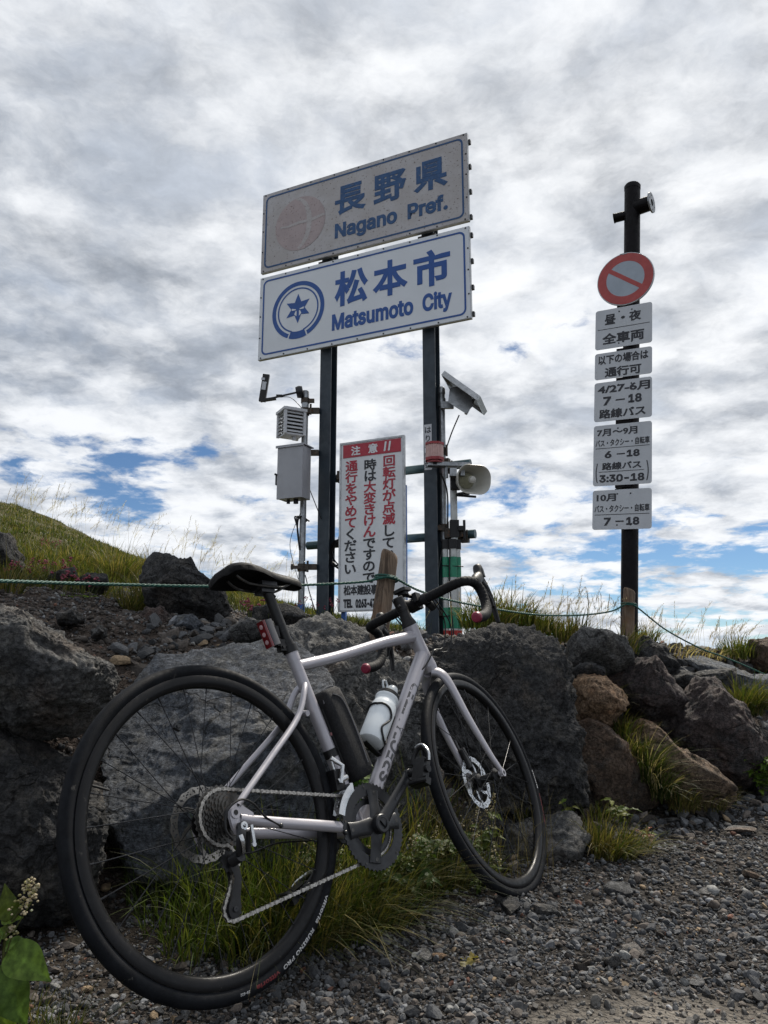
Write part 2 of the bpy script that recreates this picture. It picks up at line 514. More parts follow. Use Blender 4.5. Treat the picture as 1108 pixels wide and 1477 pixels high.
M['frame'] = mat('silver_lilac_paint', (0.385, 0.37, 0.40), 0.36, 0.3, 0.05, 5, 0.05, 900, coat=0.35)
M['black'] = mat('satin_black_metal', (0.009, 0.009, 0.010), 0.40, 0.0, 0.3, 30, spec=0.35)
M['anod'] = mat('grey_anodised_metal', (0.018, 0.019, 0.022), 0.42, 0.2, 0.2, 20)
M['rubber'] = mat('tyre_rubber', (0.009, 0.010, 0.0125), 0.6, 0.0, 0.35, 30, 0.25, 500, dirt=((0.06, 0.057, 0.053), 0.12, 40), spec=0.12)
M['rim'] = mat('black_rim', (0.010, 0.010, 0.011), 0.36, 0.1, 0.2, 20, dirt=((0.05, 0.047, 0.043), 0.1, 60), spec=0.22)
M['tape'] = mat('bar_tape', (0.008, 0.008, 0.009), 0.7, 0.0, 0.3, 60, 0.4, 900, spec=0.25)
M['plastic'] = mat('black_plastic', (0.011, 0.011, 0.012), 0.5, 0, 0.25, 40, spec=0.35)
M['saddle'] = mat('saddle_cover', (0.0045, 0.0045, 0.005), 0.6, 0, 0.2, 40, 0.2, 1200, spec=0.14)
M['steel'] = mat('worn_steel', (0.09, 0.087, 0.082), 0.38, 0.75, 0.4, 60, dirt=((0.10, 0.07, 0.05), 0.3, 90))
M['rotor'] = mat('rotor_steel', (0.34, 0.32, 0.29), 0.34, 0.85, 0.25, 60)
M['chain'] = mat('oily_chain', (0.40, 0.38, 0.35), 0.32, 0.9, 0.5, 200, dirt=((0.05, 0.04, 0.035), 0.2, 200))
M['alloy'] = mat('polished_alloy', (0.62, 0.63, 0.64), 0.25, 0.9, 0.15, 30)
M['spoke'] = mat('black_spoke', (0.03, 0.03, 0.032), 0.3, 0.8, 0.2, 60)
M['pink'] = mat('pink_red_plug', (0.23, 0.016, 0.045), 0.4, 0, 0.15, 60)
M['red_lens'] = mat('red_lens', (0.13, 0.006, 0.010), 0.18, 0, 0.2, 40, coat=0.5)
M['led'] = mat('clear_led', (0.50, 0.32, 0.33), 0.15, 0, 0.2, 90)
M['grey_case'] = mat('grey_case', (0.10, 0.10, 0.11), 0.45, 0, 0.2, 40)
M['bottle'] = mat('white_bottle_plastic', (0.74, 0.78, 0.80), 0.36, 0, 0.08, 10, coat=0.1)
M['bottle_cap'] = mat('grey_bottle_cap', (0.52, 0.55, 0.57), 0.35, 0, 0.1, 30)
M['dec_grey'] = mat('grey_decal', (0.052, 0.052, 0.06), 0.45, 0.0, 0.1, 40)
M['tyre_print'] = mat('white_tyre_print', (0.55, 0.55, 0.55), 0.6, 0, 0.3, 90)
M['tyre_red'] = mat('dark_red_tyre_print', (0.16, 0.012, 0.015), 0.6, 0, 0.3, 90)
M['nylon'] = mat('black_nylon', (0.006, 0.006, 0.008), 0.8, 0, 0.3, 50, 0.5, 1400)

M['post'] = mat('dark_blue_green_post_paint', (0.023, 0.036, 0.050), 0.45, 0.1, 0.25, 6, 0.1, 300, dirt=((0.10, 0.09, 0.08), 0.10, 14))
M['board_old'] = mat('weathered_sign_face', (0.47, 0.455, 0.465), 0.5, 0, 0.10, 3, 0, c2=(0.41, 0.385, 0.38), dirt=((0.13, 0.10, 0.085), 0.30, 44))
M['board_new'] = mat('clean_sign_face', (0.70, 0.73, 0.77), 0.38, 0, 0.06, 2)
M['board_edge'] = mat('aluminium_edge', (0.46, 0.47, 0.48), 0.4, 0.6, 0.2, 20)
M['ink_blue'] = mat('blue_sign_film', (0.004, 0.072, 0.31), 0.4, 0, 0.12, 14)
M['ink_teal'] = mat('faded_blue_sign_film', (0.012, 0.075, 0.21), 0.5, 0, 0.2, 14, dirt=((0.16, 0.15, 0.15), 0.25, 40))
M['faded_pink'] = mat('faded_red_emblem', (0.42, 0.345, 0.345), 0.55, 0, 0.10, 8, dirt=((0.20, 0.15, 0.14), 0.3, 50))
M['faded_white'] = mat('chalky_emblem_white', (0.46, 0.43, 0.43), 0.55, 0, 0.10, 8, dirt=((0.30, 0.25, 0.24), 0.4, 60))
M['ink_black'] = mat('black_sign_film', (0.012, 0.013, 0.02), 0.4, 0, 0.2, 14)
M['ink_red'] = mat('red_sign_film', (0.42, 0.022, 0.045), 0.45, 0, 0.15, 10)
M['white_film'] = mat('white_sign_film', (0.72, 0.74, 0.76), 0.4, 0, 0.08, 6)
M['plate'] = mat('grey_white_plate', (0.52, 0.54, 0.57), 0.42, 0, 0.08, 5, dirt=((0.30, 0.29, 0.28), 0.08, 30))
M['disc_grey'] = mat('faded_disc_field', (0.36, 0.41, 0.47), 0.45, 0, 0.1, 9)
M['disc_red'] = mat('faded_red_ring', (0.42, 0.06, 0.055), 0.45, 0, 0.15, 9)
M['pole_brown'] = mat('dark_brown_pole_paint', (0.0065, 0.005, 0.0065), 0.5, 0.0, 0.3, 9, 0.15, 200, spec=0.14)
M['galv'] = mat('galvanised_steel', (0.34, 0.355, 0.37), 0.42, 0.75, 0.35, 18, 0.1, 120)
M['clamp'] = mat('rusty_clamp', (0.075, 0.062, 0.05), 0.55, 0.5, 0.4, 50, dirt=((0.14, 0.065, 0.03), 0.35, 40))
M['teal_pipe'] = mat('teal_pipe_paint', (0.040, 0.085, 0.10), 0.42, 0.2, 0.25, 10)
M['blue_leg'] = mat('blue_painted_leg', (0.03, 0.12, 0.42), 0.4, 0.1, 0.25, 14)
M['box_grey'] = mat('grey_enclosure_paint', (0.33, 0.335, 0.36), 0.38, 0.1, 0.06, 5)
M['louvre'] = mat('white_louvre_plastic', (0.55, 0.56, 0.58), 0.45, 0, 0.08, 10)
M['dark_in'] = mat('dark_interior', (0.03, 0.03, 0.03), 0.7, 0, 0.2, 20)
M['beacon_red'] = mat('dark_red_plastic', (0.30, 0.016, 0.022), 0.35, 0, 0.2, 20)
M['beacon_lens'] = mat('pale_pink_lens', (0.55, 0.34, 0.31), 0.2, 0, 0.15, 30, coat=0.4)
M['horn'] = mat('off_white_horn', (0.54, 0.53, 0.48), 0.42, 0, 0.08, 6)
M['horn_in'] = mat('yellowed_horn_plastic', (0.36, 0.35, 0.25), 0.45, 0, 0.1, 10)
M['cell'] = mat('solar_cell', (0.012, 0.018, 0.05), 0.15, 0.2, 0.3, 20, coat=0.6)
M['staff'] = mat('aluminium_staff', (0.48, 0.49, 0.48), 0.4, 0.4, 0.15, 12)
M['tape_green'] = mat('green_tape', (0.01, 0.22, 0.12), 0.4, 0, 0.2, 20)
M['tape_red'] = mat('red_tape', (0.40, 0.025, 0.02), 0.45, 0, 0.2, 20)
M['rope'] = mat('green_rope', (0.004, 0.085, 0.060), 0.6, 0, 0.35, 80, 0.5, 500)

# ------------------------------------------------------------------ ground: one sheet, gravel road, stony bank, terrace, hill
_E = np.array([cos(radians(34)), sin(radians(34))])


def bank(x, y):
    """signed distance behind the foot of the stone bank"""
    return -(x + 0.50) * _E[1] + (y - 2.12) * _E[0]


def hill(x, y):
    q = x / np.maximum(y, 0.5)
    L = np.clip((0.06 - q) / 0.50, 0, 1.12) ** 0.86
    s = bank(x, y)
    return L * (0.13 * np.clip(s - 0.6, 0, 2.4) + 0.196 * np.clip(s - 3, 0, 40)), L


def ground(x, y):
    x = np.asarray(x, float); y = np.asarray(y, float)
    s = bank(x, y) + 0.05 * np.sin(2.3 * x + 1)
    h, L = hill(x, y)
    crest = 0.62 - 0.14 * sstep(0.9, 2.6, x)
    z = crest * sstep(0.12, 0.85, s) + 0.10 * sstep(0.7, 1.3, s) + 0.05 * np.clip(s - 0.6, 0, 3.2) + h
    Y0 = 7.2 + 6.5 * np.minimum(L, 1)
    z = z - 0.32 * np.clip(y - Y0, 0, 1e9) ** 1.0 * sstep(-0.1, 0.3, s)
    z = z - 0.05 * np.clip(x - 1.6, 0, 3) * sstep(0.4, 1.2, s)
    z = z + 0.13 * sstep(0.85, 1.25, s) * sstep(0.9, 2.3, x) * (1 - sstep(6.5, 8, y))
    z = np.maximum(z, -420)
    z = z - 0.02 * sstep(0, 1.2, x) * (1 - sstep(-0.2, 0.1, s)) - 0.01
    return z


def ground_d(x, y):
    p = np.stack([np.asarray(x, float), np.asarray(y, float), np.zeros_like(np.asarray(x, float))], -1)
    far = sstep(9, 3, np.hypot(p[:, 0], p[:, 1]))
    s = bank(p[:, 0], p[:, 1])
    return ground(x, y) + 0.020 * fbm(p * 2.2, 4) + (0.012 + 0.03 * sstep(0.2, 0.8, s)) * fbm(p * 7, 4) * far + 0.10 * fbm(p * 0.5 + 5, 3) * sstep(3.5, 6.5, s)


def ground1(x, y):
    return float(ground_d(np.array([x]), np.array([y]))[0])


def build_ground():
    n = 520
    t = np.linspace(-1, 1, n)
    gx = 0.9 * np.sinh(np.arcsinh(3500 / 0.9) * t) + 0.3
    gy = 0.9 * np.sinh(np.arcsinh(3500 / 0.9) * t) + 2.3
    X, Y = np.meshgrid(gx, gy)
    X = X.ravel(); Y = Y.ravel()
    V = np.stack([X, Y, ground_d(X, Y)], -1)
    i = np.arange(n * n).reshape(n, n)
    Fc = np.stack([i[:-1, :-1], i[:-1, 1:], i[1:, 1:], i[1:, :-1]], -1).reshape(-1, 4)
    m = bpy.data.materials.new('stony_ground'); m.use_nodes = True
    T = NT(m.node_tree); P = m.node_tree.nodes['Principled BSDF']
    pos = T.n('ShaderNodeTexCoord').outputs['Object']
    v = T.n('ShaderNodeTexVoronoi', ins={'Vector': pos, 'Scale': 75.0})
    vb = T.n('ShaderNodeTexVoronoi', ins={'Vector': pos, 'Scale': 190.0})
    sx = T.n('ShaderNodeSeparateColor', ins={0: v.outputs['Color']}).outputs[0]
    road = T.mix(sx, (0.035, 0.032, 0.030), (0.085, 0.078, 0.072))
    road = T.mix(T.rng(T.noise(pos, 2.2, 5), 0.42, 0.62), road, T.mix(sx, (0.030, 0.025, 0.022), (0.065, 0.056, 0.05)))
    road = T.mix(T.rng(v.outputs['Distance'], 0.25, 0.6), road, (0.02, 0.018, 0.016))
    # dusty, compacted patch of the road
    spx = T.n('ShaderNodeSeparateXYZ', ins={0: pos}).outputs
    pd = T.vmath('LENGTH', T.vmath('MULTIPLY', T.vmath('SUBTRACT', pos, (0.62, 1.45, 0.0)), (1.0, 1.5, 0.0)))
    dust = T.math('MULTIPLY', T.rng(T.math('ADD', pd, T.math('MULTIPLY', T.noise(pos, 5, 6), 0.5)), 0.75, 0.45), 0.8)
    road = T.mix(dust, road, T.mix(T.noise(pos, 60, 6, 0.7), (0.12, 0.105, 0.09), (0.27, 0.25, 0.22)))
    zone = T.n('ShaderNodeAttribute', attribute_name='tint').outputs['Color']
    zs = T.n('ShaderNodeSeparateColor', ins={0: zone}).outputs
    gr = T.mix(T.noise(pos, 1.7, 6, 0.6), (0.070, 0.060, 0.020), (0.035, 0.042, 0.013))
    gr = T.mix(T.rng(T.noise(pos, 8, 6, 0.7), 0.45, 0.7), gr, (0.095, 0.072, 0.032))
    scree = T.mix(sx, (0.035, 0.027, 0.022), (0.085, 0.066, 0.055))
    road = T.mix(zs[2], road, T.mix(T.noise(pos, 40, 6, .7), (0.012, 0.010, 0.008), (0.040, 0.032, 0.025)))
    c = T.mix(zs[1], road, scree)
    c = T.mix(T.rng(T.math('ADD', zs[0], T.math('MULTIPLY', T.math('SUBTRACT', T.noise(pos, 3.0, 6, 0.65), 0.5), 1.2)), 0.35, 0.65), c, gr)
    T.set(P.inputs['Base Color'], c)
    P.inputs['Roughness'].default_value = 0.95
    P.inputs['Specular IOR Level'].default_value = 0.15
    hgt = T.math('ADD', T.math('MULTIPLY', T.math('SUBTRACT', 1.0, v.outputs['Distance']), 1.0), T.math('MULTIPLY', T.math('SUBTRACT', 1.0, vb.outputs['Distance']), 0.4))
    b = T.n('ShaderNodeBump', ins={'Strength': 0.9, 'Distance': 0.012, 'Height': hgt})
    T.set(P.inputs['Normal'], b.outputs[0])
    s = bank(X, Y)
    _, L = hill(X, Y)
    zone = np.zeros((n * n, 3))
    zone[:, 0] = np.maximum(sstep(2.0, 4.0, s) * sstep(0.02, 0.3, L + 0.1), sstep(3.2, 4.2, s))
    zone[:, 1] = sstep(0.0, 0.4, s)
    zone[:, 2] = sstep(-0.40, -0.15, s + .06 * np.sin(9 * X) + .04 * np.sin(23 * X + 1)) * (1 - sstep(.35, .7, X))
    o = mesh_np('ground', V, Fc, m, smooth=180, col=zone)
    return tag(o, 'gravel road edge rising over a stony bank to a grassy hillside', None, None, 'structure')


build_ground()

# ------------------------------------------------------------------ boulders and stones
_ico = {}


def ico(sub):
    if sub not in _ico:
        import bmesh
        bm = bmesh.new(); bmesh.ops.create_icosphere(bm, subdivisions=sub, radius=1)
        V = np.array([v.co[:] for v in bm.verts]); Fc = np.array([[v.index for v in f.verts] for f in bm.faces]); bm.free()
        V /= np.linalg.norm(V, axis=1)[:, None]
        _ico[sub] = (V, Fc)
    return _ico[sub]


def facet(P, rng, k, lo, hi, tilt=None):
    """clip a unit-size solid with k random planes: flat broken faces"""
    for _ in range(k):
        n = rng.normal(size=3); n /= np.linalg.norm(n)
        o = rng.uniform(lo, hi)
        d = P @ n - o
        P = P - np.outer(np.maximum(d, 0) * 0.96, n)
    return P


def boulder(name, outline, Y, T, m, label, rake=0.25, back=None, seed=1, cuts=(), k=16, sub=6, rough=1.0, box=0.55, strata=0.0, cat='boulder', group=None):
    """a solid rock: its broad face fills the traced outline at distance Y, T metres thick towards the road and back metres behind"""
    rng = np.random.default_rng(seed)
    O = np.array(outline, float)
    c_px = O.mean(0) * 0.5 + (O.max(0) + O.min(0)) * 0.25
    C = at(c_px[0], c_px[1], Y)
    hd = np.array([C[0], C[1], 0.0]); hd /= np.linalg.norm(hd)
    rt = np.array([hd[1], -hd[0], 0.0])
    upv = np.array([0, 0, 1.0]) + rake * hd; upv /= np.linalg.norm(upv)
    nrm = np.cross(rt, upv); nrm /= np.linalg.norm(nrm)
    if nrm @ hd > 0: nrm = -nrm                     # towards the camera side
    pl = []
    for px, py in O:
        r = ray(px, py); tt = ((C - EYE) @ nrm) / (r @ nrm); q = EYE + r * tt - C
        pl.append((q @ rt, q @ upv))
    pl = np.array(pl)
    th = np.arctan2(pl[:, 1], pl[:, 0]); od = np.argsort(th); th = th[od]; rr = np.hypot(pl[:, 0], pl[:, 1])[od]
    # straight edges between outline points, in polar form
    A = np.linspace(-pi, pi, 361); px_, py_ = rr * np.cos(th), rr * np.sin(th)
    R = np.zeros(361); m_ = len(th)
    for i, a in enumerate(A):
        j = np.searchsorted(th, a) % m_; i0 = (j - 1) % m_
        x1, y1, x2, y2 = px_[i0], py_[i0], px_[j], py_[j]
        den = cos(a) * (y2 - y1) - sin(a) * (x2 - x1)
        R[i] = abs((x1 * (y2 - y1) - y1 * (x2 - x1)) / den) if abs(den) > 1e-9 else rr[j]
    V, Fc = ico(sub)
    a = np.arctan2(V[:, 1], V[:, 0]); rho = np.hypot(V[:, 0], V[:, 1])
    Rv = np.interp(a, A, R)
    g = rho ** box
    w = np.sign(V[:, 2]) * np.abs(V[:, 2]) ** box
    size = float(R.mean()); back = back or T
    # normalised solid, broken faces cut, then back to metres
    U = np.stack([g * np.cos(a), g * np.sin(a), w], -1)
    for n, o in cuts:
        n = np.array(n, float); n /= np.linalg.norm(n); d = U @ n - o; U = U - np.outer(np.maximum(d, 0), n)
    U = facet(U, rng, k, 0.84, 1.06)
    for _ in range(k):                              # broken faces on the front and back
        n = rng.normal(size=3) * [1, 1, .9]; n[2] = abs(n[2]) + .45; n[2] *= 1 if rng.random() < .75 else -1; n /= np.linalg.norm(n)
        U = U - np.outer(np.maximum(U @ n - rng.uniform(.74, .98), 0) * .97, n)
    ru = np.hypot(U[:, 0], U[:, 1]); ru = ru
    au = np.arctan2(U[:, 1], U[:, 0]); Ru = np.interp(au, A, R)
    L = np.stack([ru * np.cos(au) * Ru, ru * np.sin(au) * Ru, U[:, 2] * np.where(U[:, 2] > 0, T, back)], -1)
    nn = L / (np.linalg.norm(L, axis=1)[:, None] + 1e-9)
    of = rng.uniform(0, 50, 3)
    f1 = 1.6 / size
    d = 0.030 * size * fbm(L * f1 + of, 4, 0.5) + 0.026 * size * fbm(L * f1 * 3.2 + of + 9, 4, 0.55, True) + 0.018 * fbm(L * 14 + of + 3, 4, 0.6, True) + 0.012 * fbm(L * 42 + of, 4, 0.65) + (0.005 * fbm(L * 120 + of + 8, 3, 0.65) if sub > 6 else 0)
    led = fbm(L * f1 * 1.7 + of + 21, 3, 0.5) * 5; fr_ = led - np.floor(led)                 # broken ledges
    d = d + 0.030 * size * (np.floor(led) + sstep(.72, 1, fr_) - 0) / 2.2
    if strata:
        d = d + strata * fbm(np.stack([L[:, 0] * 2, L[:, 1] * 2 + L[:, 0] * 1.0, L[:, 1] * 26 + L[:, 0] * 9], -1), 3, 0.6, True)
    L = L + nn * (d * rough)[:, None]
    Wd = np.outer(L[:, 0], rt) + np.outer(L[:, 1], upv) + np.outer(L[:, 2], nrm)
    base = np.array([0, 0, Wd[:, 2].min()])
    o = mesh_np(name, Wd - base, Fc, M[m], smooth=180, loc=tuple(C + base))
    return tag(o, label, cat, group)


TOP = lambda u, v, w, o: ((u, v, w), o)
BANK = 'boulders of the roadside bank'
boulder('boulder', [(-150, 905), (-60, 880), (5, 880), (62, 888), (112, 922), (128, 958), (150, 978), (163, 1012), (150, 1040), (118, 1066), (60, 1060), (-40, 1045), (-150, 1060)],
        2.15, 0.26, 'rock_grey', 'big pale grey boulder at the left edge with a rounded top, overhanging the one beneath', 0.35, 0.40, 11, cuts=[TOP(.5, .7, .5, .72)], k=10, sub=7, group=BANK)
boulder('boulder', [(-150, 1030), (-20, 1040), (60, 1062), (112, 1080), (132, 1120), (140, 1180), (135, 1260), (110, 1320), (-30, 1350), (-160, 1330)],
        2.08, 0.18, 'rock_dark', 'dark boulder low at the left edge, tucked under the big pale grey one', 0.15, 0.40, 12, k=12, sub=7, group=BANK)
boulder('boulder', [(150, 1100), (172, 1030), (202, 968), (228, 936), (300, 926), (388, 920), (432, 940), (470, 990), (500, 1100), (510, 1180), (480, 1250), (330, 1285), (200, 1275), (155, 1200)],
        2.55, 0.34, 'rock_slab', 'blue grey slab of rock with a smooth sloping top, directly behind the rear bicycle wheel', 0.55, 0.35, 13, cuts=[TOP(-.22, .46, .86, .36), TOP(.34, -.42, .84, .52)], k=5, sub=7, rough=0.6, strata=0.012, group=BANK)
boulder('boulder', [(395, 950), (412, 914), (440, 900), (475, 893), (520, 898), (560, 925), (600, 985), (622, 1060), (632, 1150), (600, 1215), (520, 1235), (455, 1200), (425, 1110), (405, 1020)],
        3.0, 0.24, 'rock_grey', 'rough pitted grey boulder behind the bicycle frame and water bottle', 0.38, 0.40, 14, k=12, sub=7, rough=1.25, group=BANK)
boulder('boulder', [(590, 965), (628, 935), (680, 925), (706, 910), (760, 906), (806, 932), (832, 962), (838, 1000), (833, 1040), (848, 1110), (858, 1168), (800, 1195), (700, 1215), (620, 1200), (580, 1120), (580, 1030)],
        3.22, 0.27, 'rock_dark', 'largest dark boulder with a deep hollow near its top, behind the front wheel', 0.32, 0.50, 15, k=16, sub=7, rough=1.3, group=BANK)
boulder('boulder', [(826, 986), (846, 972), (876, 978), (902, 991), (909, 1018), (884, 1044), (852, 1054), (826, 1046)],
        3.62, 0.18, 'rock_tan', 'smallish tan orange boulder wedged beside the largest dark one', 0.2, 0.2, 16, k=12, sub=5, group=BANK)
boulder('boulder', [(815, 1050), (846, 1044), (880, 1060), (915, 1092), (938, 1125), (948, 1158), (915, 1172), (850, 1182), (815, 1150)],
        3.55, 0.24, 'rock_brown', 'brown boulder with a mossy dark pit, directly under the tan one', 0.35, 0.25, 17, k=9, sub=5, group=BANK)
boulder('boulder', [(868, 985), (892, 962), (945, 956), (972, 985), (990, 1015), (975, 1032), (932, 1040), (906, 1028), (880, 1008)],
        3.95, 0.26, 'rock_purple', 'craggy brown grey boulder to the right of the tan one', 0.25, 0.25, 18, k=14, sub=5, rough=1.2, group=BANK)
boulder('boulder', [(818, 930), (838, 914), (872, 902), (888, 908), (902, 932), (914, 956), (890, 966), (850, 968), (822, 960)],
        3.95, 0.22, 'rock_grey', 'flat sloping grey boulder just left of the right hand wooden stake', 0.45, 0.30, 19, cuts=[TOP(.2, .75, .6, .6)], k=10, sub=5, group=BANK)
boulder('boulder', [(926, 1052), (962, 1012), (1000, 985), (1034, 976), (1056, 1006), (1082, 1052), (1104, 1086), (1100, 1122), (1066, 1140), (1020, 1130), (965, 1098)],
        4.05, 0.36, 'rock_purple', 'large purple grey boulder with a pointed top, right of the grass tufts', 0.4, 0.45, 20, k=11, sub=6, group=BANK)
boulder('boulder', [(884, 1062), (918, 1038), (946, 1050), (985, 1085), (1030, 1112), (1062, 1140), (1050, 1162), (1000, 1172), (940, 1150), (900, 1110)],
        3.62, 0.24, 'rock_tawny', 'long light brown boulder slanting down to the gravel below the purple one', 0.4, 0.25, 21, k=9, sub=5, group=BANK)
boulder('boulder', [(940, 985), (972, 962), (1020, 956), (1060, 968), (1068, 1010), (1062, 1050), (1020, 1010), (985, 1006)],
        4.5, 0.22, 'rock_dark', 'flat topped dark boulder lying on the back of the purple grey one', 0.3, 0.30, 22, cuts=[TOP(0, .9, .4, .6)], k=12, sub=5, group=BANK)
boulder('boulder', [(985, 962), (1000, 948), (1050, 947), (1110, 962), (1180, 985), (1180, 1090), (1110, 1070), (1060, 1010), (1010, 985)],
        5.0, 0.30, 'rock_slab', 'broad grey boulder running out at the right edge below the skyline', 0.5, 0.40, 23, cuts=[TOP(.1, .8, .55, .55)], k=10, sub=5, group=BANK)
boulder('boulder', [(1078, 938), (1082, 924), (1112, 922), (1150, 930), (1155, 965), (1110, 972), (1080, 962)],
        5.4, 0.2, 'rock_brown', 'square brown boulder standing on the skyline at the right edge', 0.1, 0.25, 24, k=14, sub=5, group=BANK)
boulder('boulder', [(1060, 1060), (1095, 1050), (1150, 1070), (1150, 1180), (1105, 1190), (1078, 1150), (1090, 1110)],
        4.0, 0.18, 'rock_dark', 'dark boulder at the right edge half hidden by green leaves', 0.3, 0.25, 25, k=12, sub=5, group=BANK)
boulder('boulder', [(905, 945), (925, 928), (960, 938), (985, 965), (955, 985), (925, 972)],
        4.6, 0.15, 'rock_dark', 'low dark boulder at the foot of the tall brown pole', 0.5, 0.25, 26, k=12, sub=5, group=BANK)
boulder('boulder', [(728, 1196), (770, 1182), (808, 1172), (834, 1178), (848, 1206), (844, 1240), (808, 1262), (758, 1268), (725, 1245)],
        2.88, 0.13, 'rock_grey', 'grey brown rock on the gravel against the rim of the front wheel', 0.2, 0.16, 27, cuts=[TOP(.1, .75, .6, .6)], k=12, sub=5, group=BANK)
boulder('boulder', [(640, 1185), (690, 1165), (735, 1185), (752, 1230), (735, 1262), (680, 1275), (640, 1250)],
        3.0, 0.13, 'rock_dark', 'dark rock seen through the lower spokes of the front wheel', 0.2, 0.16, 28, k=12, sub=5, group=BANK)
boulder('boulder', [(205, 842), (210, 812), (224, 799), (246, 806), (292, 838), (322, 868), (330, 892), (322, 912), (280, 908), (240, 898), (215, 870)],
        3.9, 0.26, 'rock_dark', 'dark leaning boulder with layered sides on the slope behind the saddle', 0.3, 0.30, 29, k=9, sub=6, strata=0.016, group='rocks on the slope')
boulder('rock', [(202, 890), (214, 880), (236, 877), (248, 892), (244, 910), (222, 912), (203, 904)],
        3.55, 0.10, 'rock_purple', 'reddish grey stone on the scree below the dark leaning boulder', 0.1, 0.1, 30, k=12, sub=5, cat='rock', group='rocks on the slope')
boulder('rock', [(248, 903), (258, 892), (276, 889), (292, 904), (288, 918), (262, 922), (248, 916)],
        3.45, 0.10, 'rock_slab', 'wedge shaped grey stone touching the reddish grey one on the scree', 0.1, 0.1, 31, k=12, sub=5, cat='rock', group='rocks on the slope')
boulder('rock', [(258, 924), (275, 916), (290, 918), (292, 926), (275, 932), (260, 931)],
        3.3, 0.07, 'rock_grey', 'thin pale stone lying in front of the wedge shaped one', 0.1, 0.08, 32, k=12, sub=4, cat='rock', group='rocks on the slope')
boulder('boulder', [(-60, 790), (-20, 768), (14, 778), (32, 806), (36, 834), (10, 846), (-50, 846)],
        4.3, 0.25, 'rock_dark', 'dark boulder at the left edge above the pink flowers', 0.3, 0.3, 33, k=12, sub=5, group='rocks on the slope')
boulder('rock', [(70, 836), (84, 824), (106, 823), (114, 838), (100, 850), (76, 850)],
        4.3, 0.14, 'rock_dark', 'rounded dark stone on the slope beside the pink flowers', 0.2, 0.14, 34, k=12, sub=4, cat='rock', group='rocks on the slope')
boulder('rock', [(112, 838), (124, 830), (150, 832), (156, 846), (138, 854), (116, 852)],
        4.2, 0.12, 'rock_dark', 'low flat dark stone right of the rounded one on the slope', 0.2, 0.14, 35, k=12, sub=4, cat='rock', group='rocks on the slope')
boulder('rock', [(84, 888), (100, 880), (118, 884), (120, 896), (102, 902), (84, 898)],
        3.0, 0.08, 'rock_dark', 'dark angular stone on the scree above the big pale grey boulder', 0.2, 0.09, 36, k=12, sub=4, cat='rock', group='rocks on the slope')
boulder('rock', [(132, 909), (142, 902), (152, 906), (154, 916), (140, 919), (132, 916)],
        2.95, 0.06, 'rock_grey', 'small grey stone alone in the middle of the scree', 0.2, 0.07, 37, k=12, sub=4, cat='rock', group='rocks on the slope')
boulder('rock', [(330, 908), (350, 896), (395, 900), (410, 914), (395, 926), (340, 928)],
        3.2, 0.12, 'rock_grey', 'rubble stone behind the top tube between saddle post and slab', 0.3, 0.12, 38, k=14, sub=4, cat='rock', group='rocks on the slope')
boulder('rock', [(355, 880), (385, 870), (430, 880), (440, 900), (410, 912), (365, 905)],
        3.7, 0.14, 'rock_dark', 'dark stone at the foot of the left metal mast', 0.3, 0.14, 39, k=14, sub=4, cat='rock', group='rocks on the slope')
boulder('rock', [(820, 968), (842, 956), (868, 962), (874, 976), (850, 982), (826, 980)],
        3.75, 0.1, 'rock_dark', 'small dark stone squeezed above the tan boulder', 0.2, 0.1, 40, k=14, sub=4, cat='rock', group=BANK)

# ---- loose stones and gravel
_rng = np.random.default_rng(5)


def stone_shapes(sub, n, seed):
    out = []
    r = np.random.default_rng(seed)
    V, Fc = ico(sub)
    for _ in range(n):
        P = V * r.uniform(0.75, 1.15, 3)
        P = facet(P, r, 13, 0.36, 0.70)
        if sub > 1: P = P + (P / np.linalg.norm(P, axis=1)[:, None]) * (0.06 * fbm(P * 2.5 + r.uniform(0, 40, 3), 3))[:, None]
        out.append(P * [1.0, r.uniform(0.65, 0.95), r.uniform(0.45, 0.75)])
    return np.array(out), Fc


def rand_rot(r, n):
    """random turn about z with a moderate tilt"""
    a = r.uniform(0, 2 * pi, n); b = r.normal(0, 0.45, n); c = r.normal(0, 0.45, n)
    ca, sa, cb, sb, cc, sc_ = np.cos(a), np.sin(a), np.cos(b), np.sin(b), np.cos(c), np.sin(c)
    Z = np.zeros((n, 3, 3)); Z[:, 0, 0] = ca; Z[:, 0, 1] = -sa; Z[:, 1, 0] = sa; Z[:, 1, 1] = ca; Z[:, 2, 2] = 1
    X = np.zeros((n, 3, 3)); X[:, 0, 0] = 1; X[:, 1, 1] = cb; X[:, 1, 2] = -sb; X[:, 2, 1] = sb; X[:, 2, 2] = cb
    Yr = np.zeros((n, 3, 3)); Yr[:, 1, 1] = 1; Yr[:, 0, 0] = cc; Yr[:, 0, 2] = sc_; Yr[:, 2, 0] = -sc_; Yr[:, 2, 2] = cc
    return Z @ X @ Yr


def stone_tints(r, n, warm=0.28):
    base = np.where(r.random(n)[:, None] < warm, [[0.074, 0.063, 0.055]], [[0.070, 0.072, 0.076]])
    base = base * np.exp(r.normal(0, 0.42, n))[:, None]
    red = r.random(n) < 0.010; base[red] = np.array([0.17, 0.085, 0.06]) * r.uniform(0.7, 1.1, red.sum())[:, None]
    tan = r.random(n) < 0.012; base[tan] = [0.22, 0.16, 0.10]
    pale = r.random(n) < 0.05; base[pale] = np.array([0.20, 0.20, 0.195]) * r.uniform(0.8, 1.1, pale.sum())[:, None]
    return np.clip(base, 0.02, 0.4)


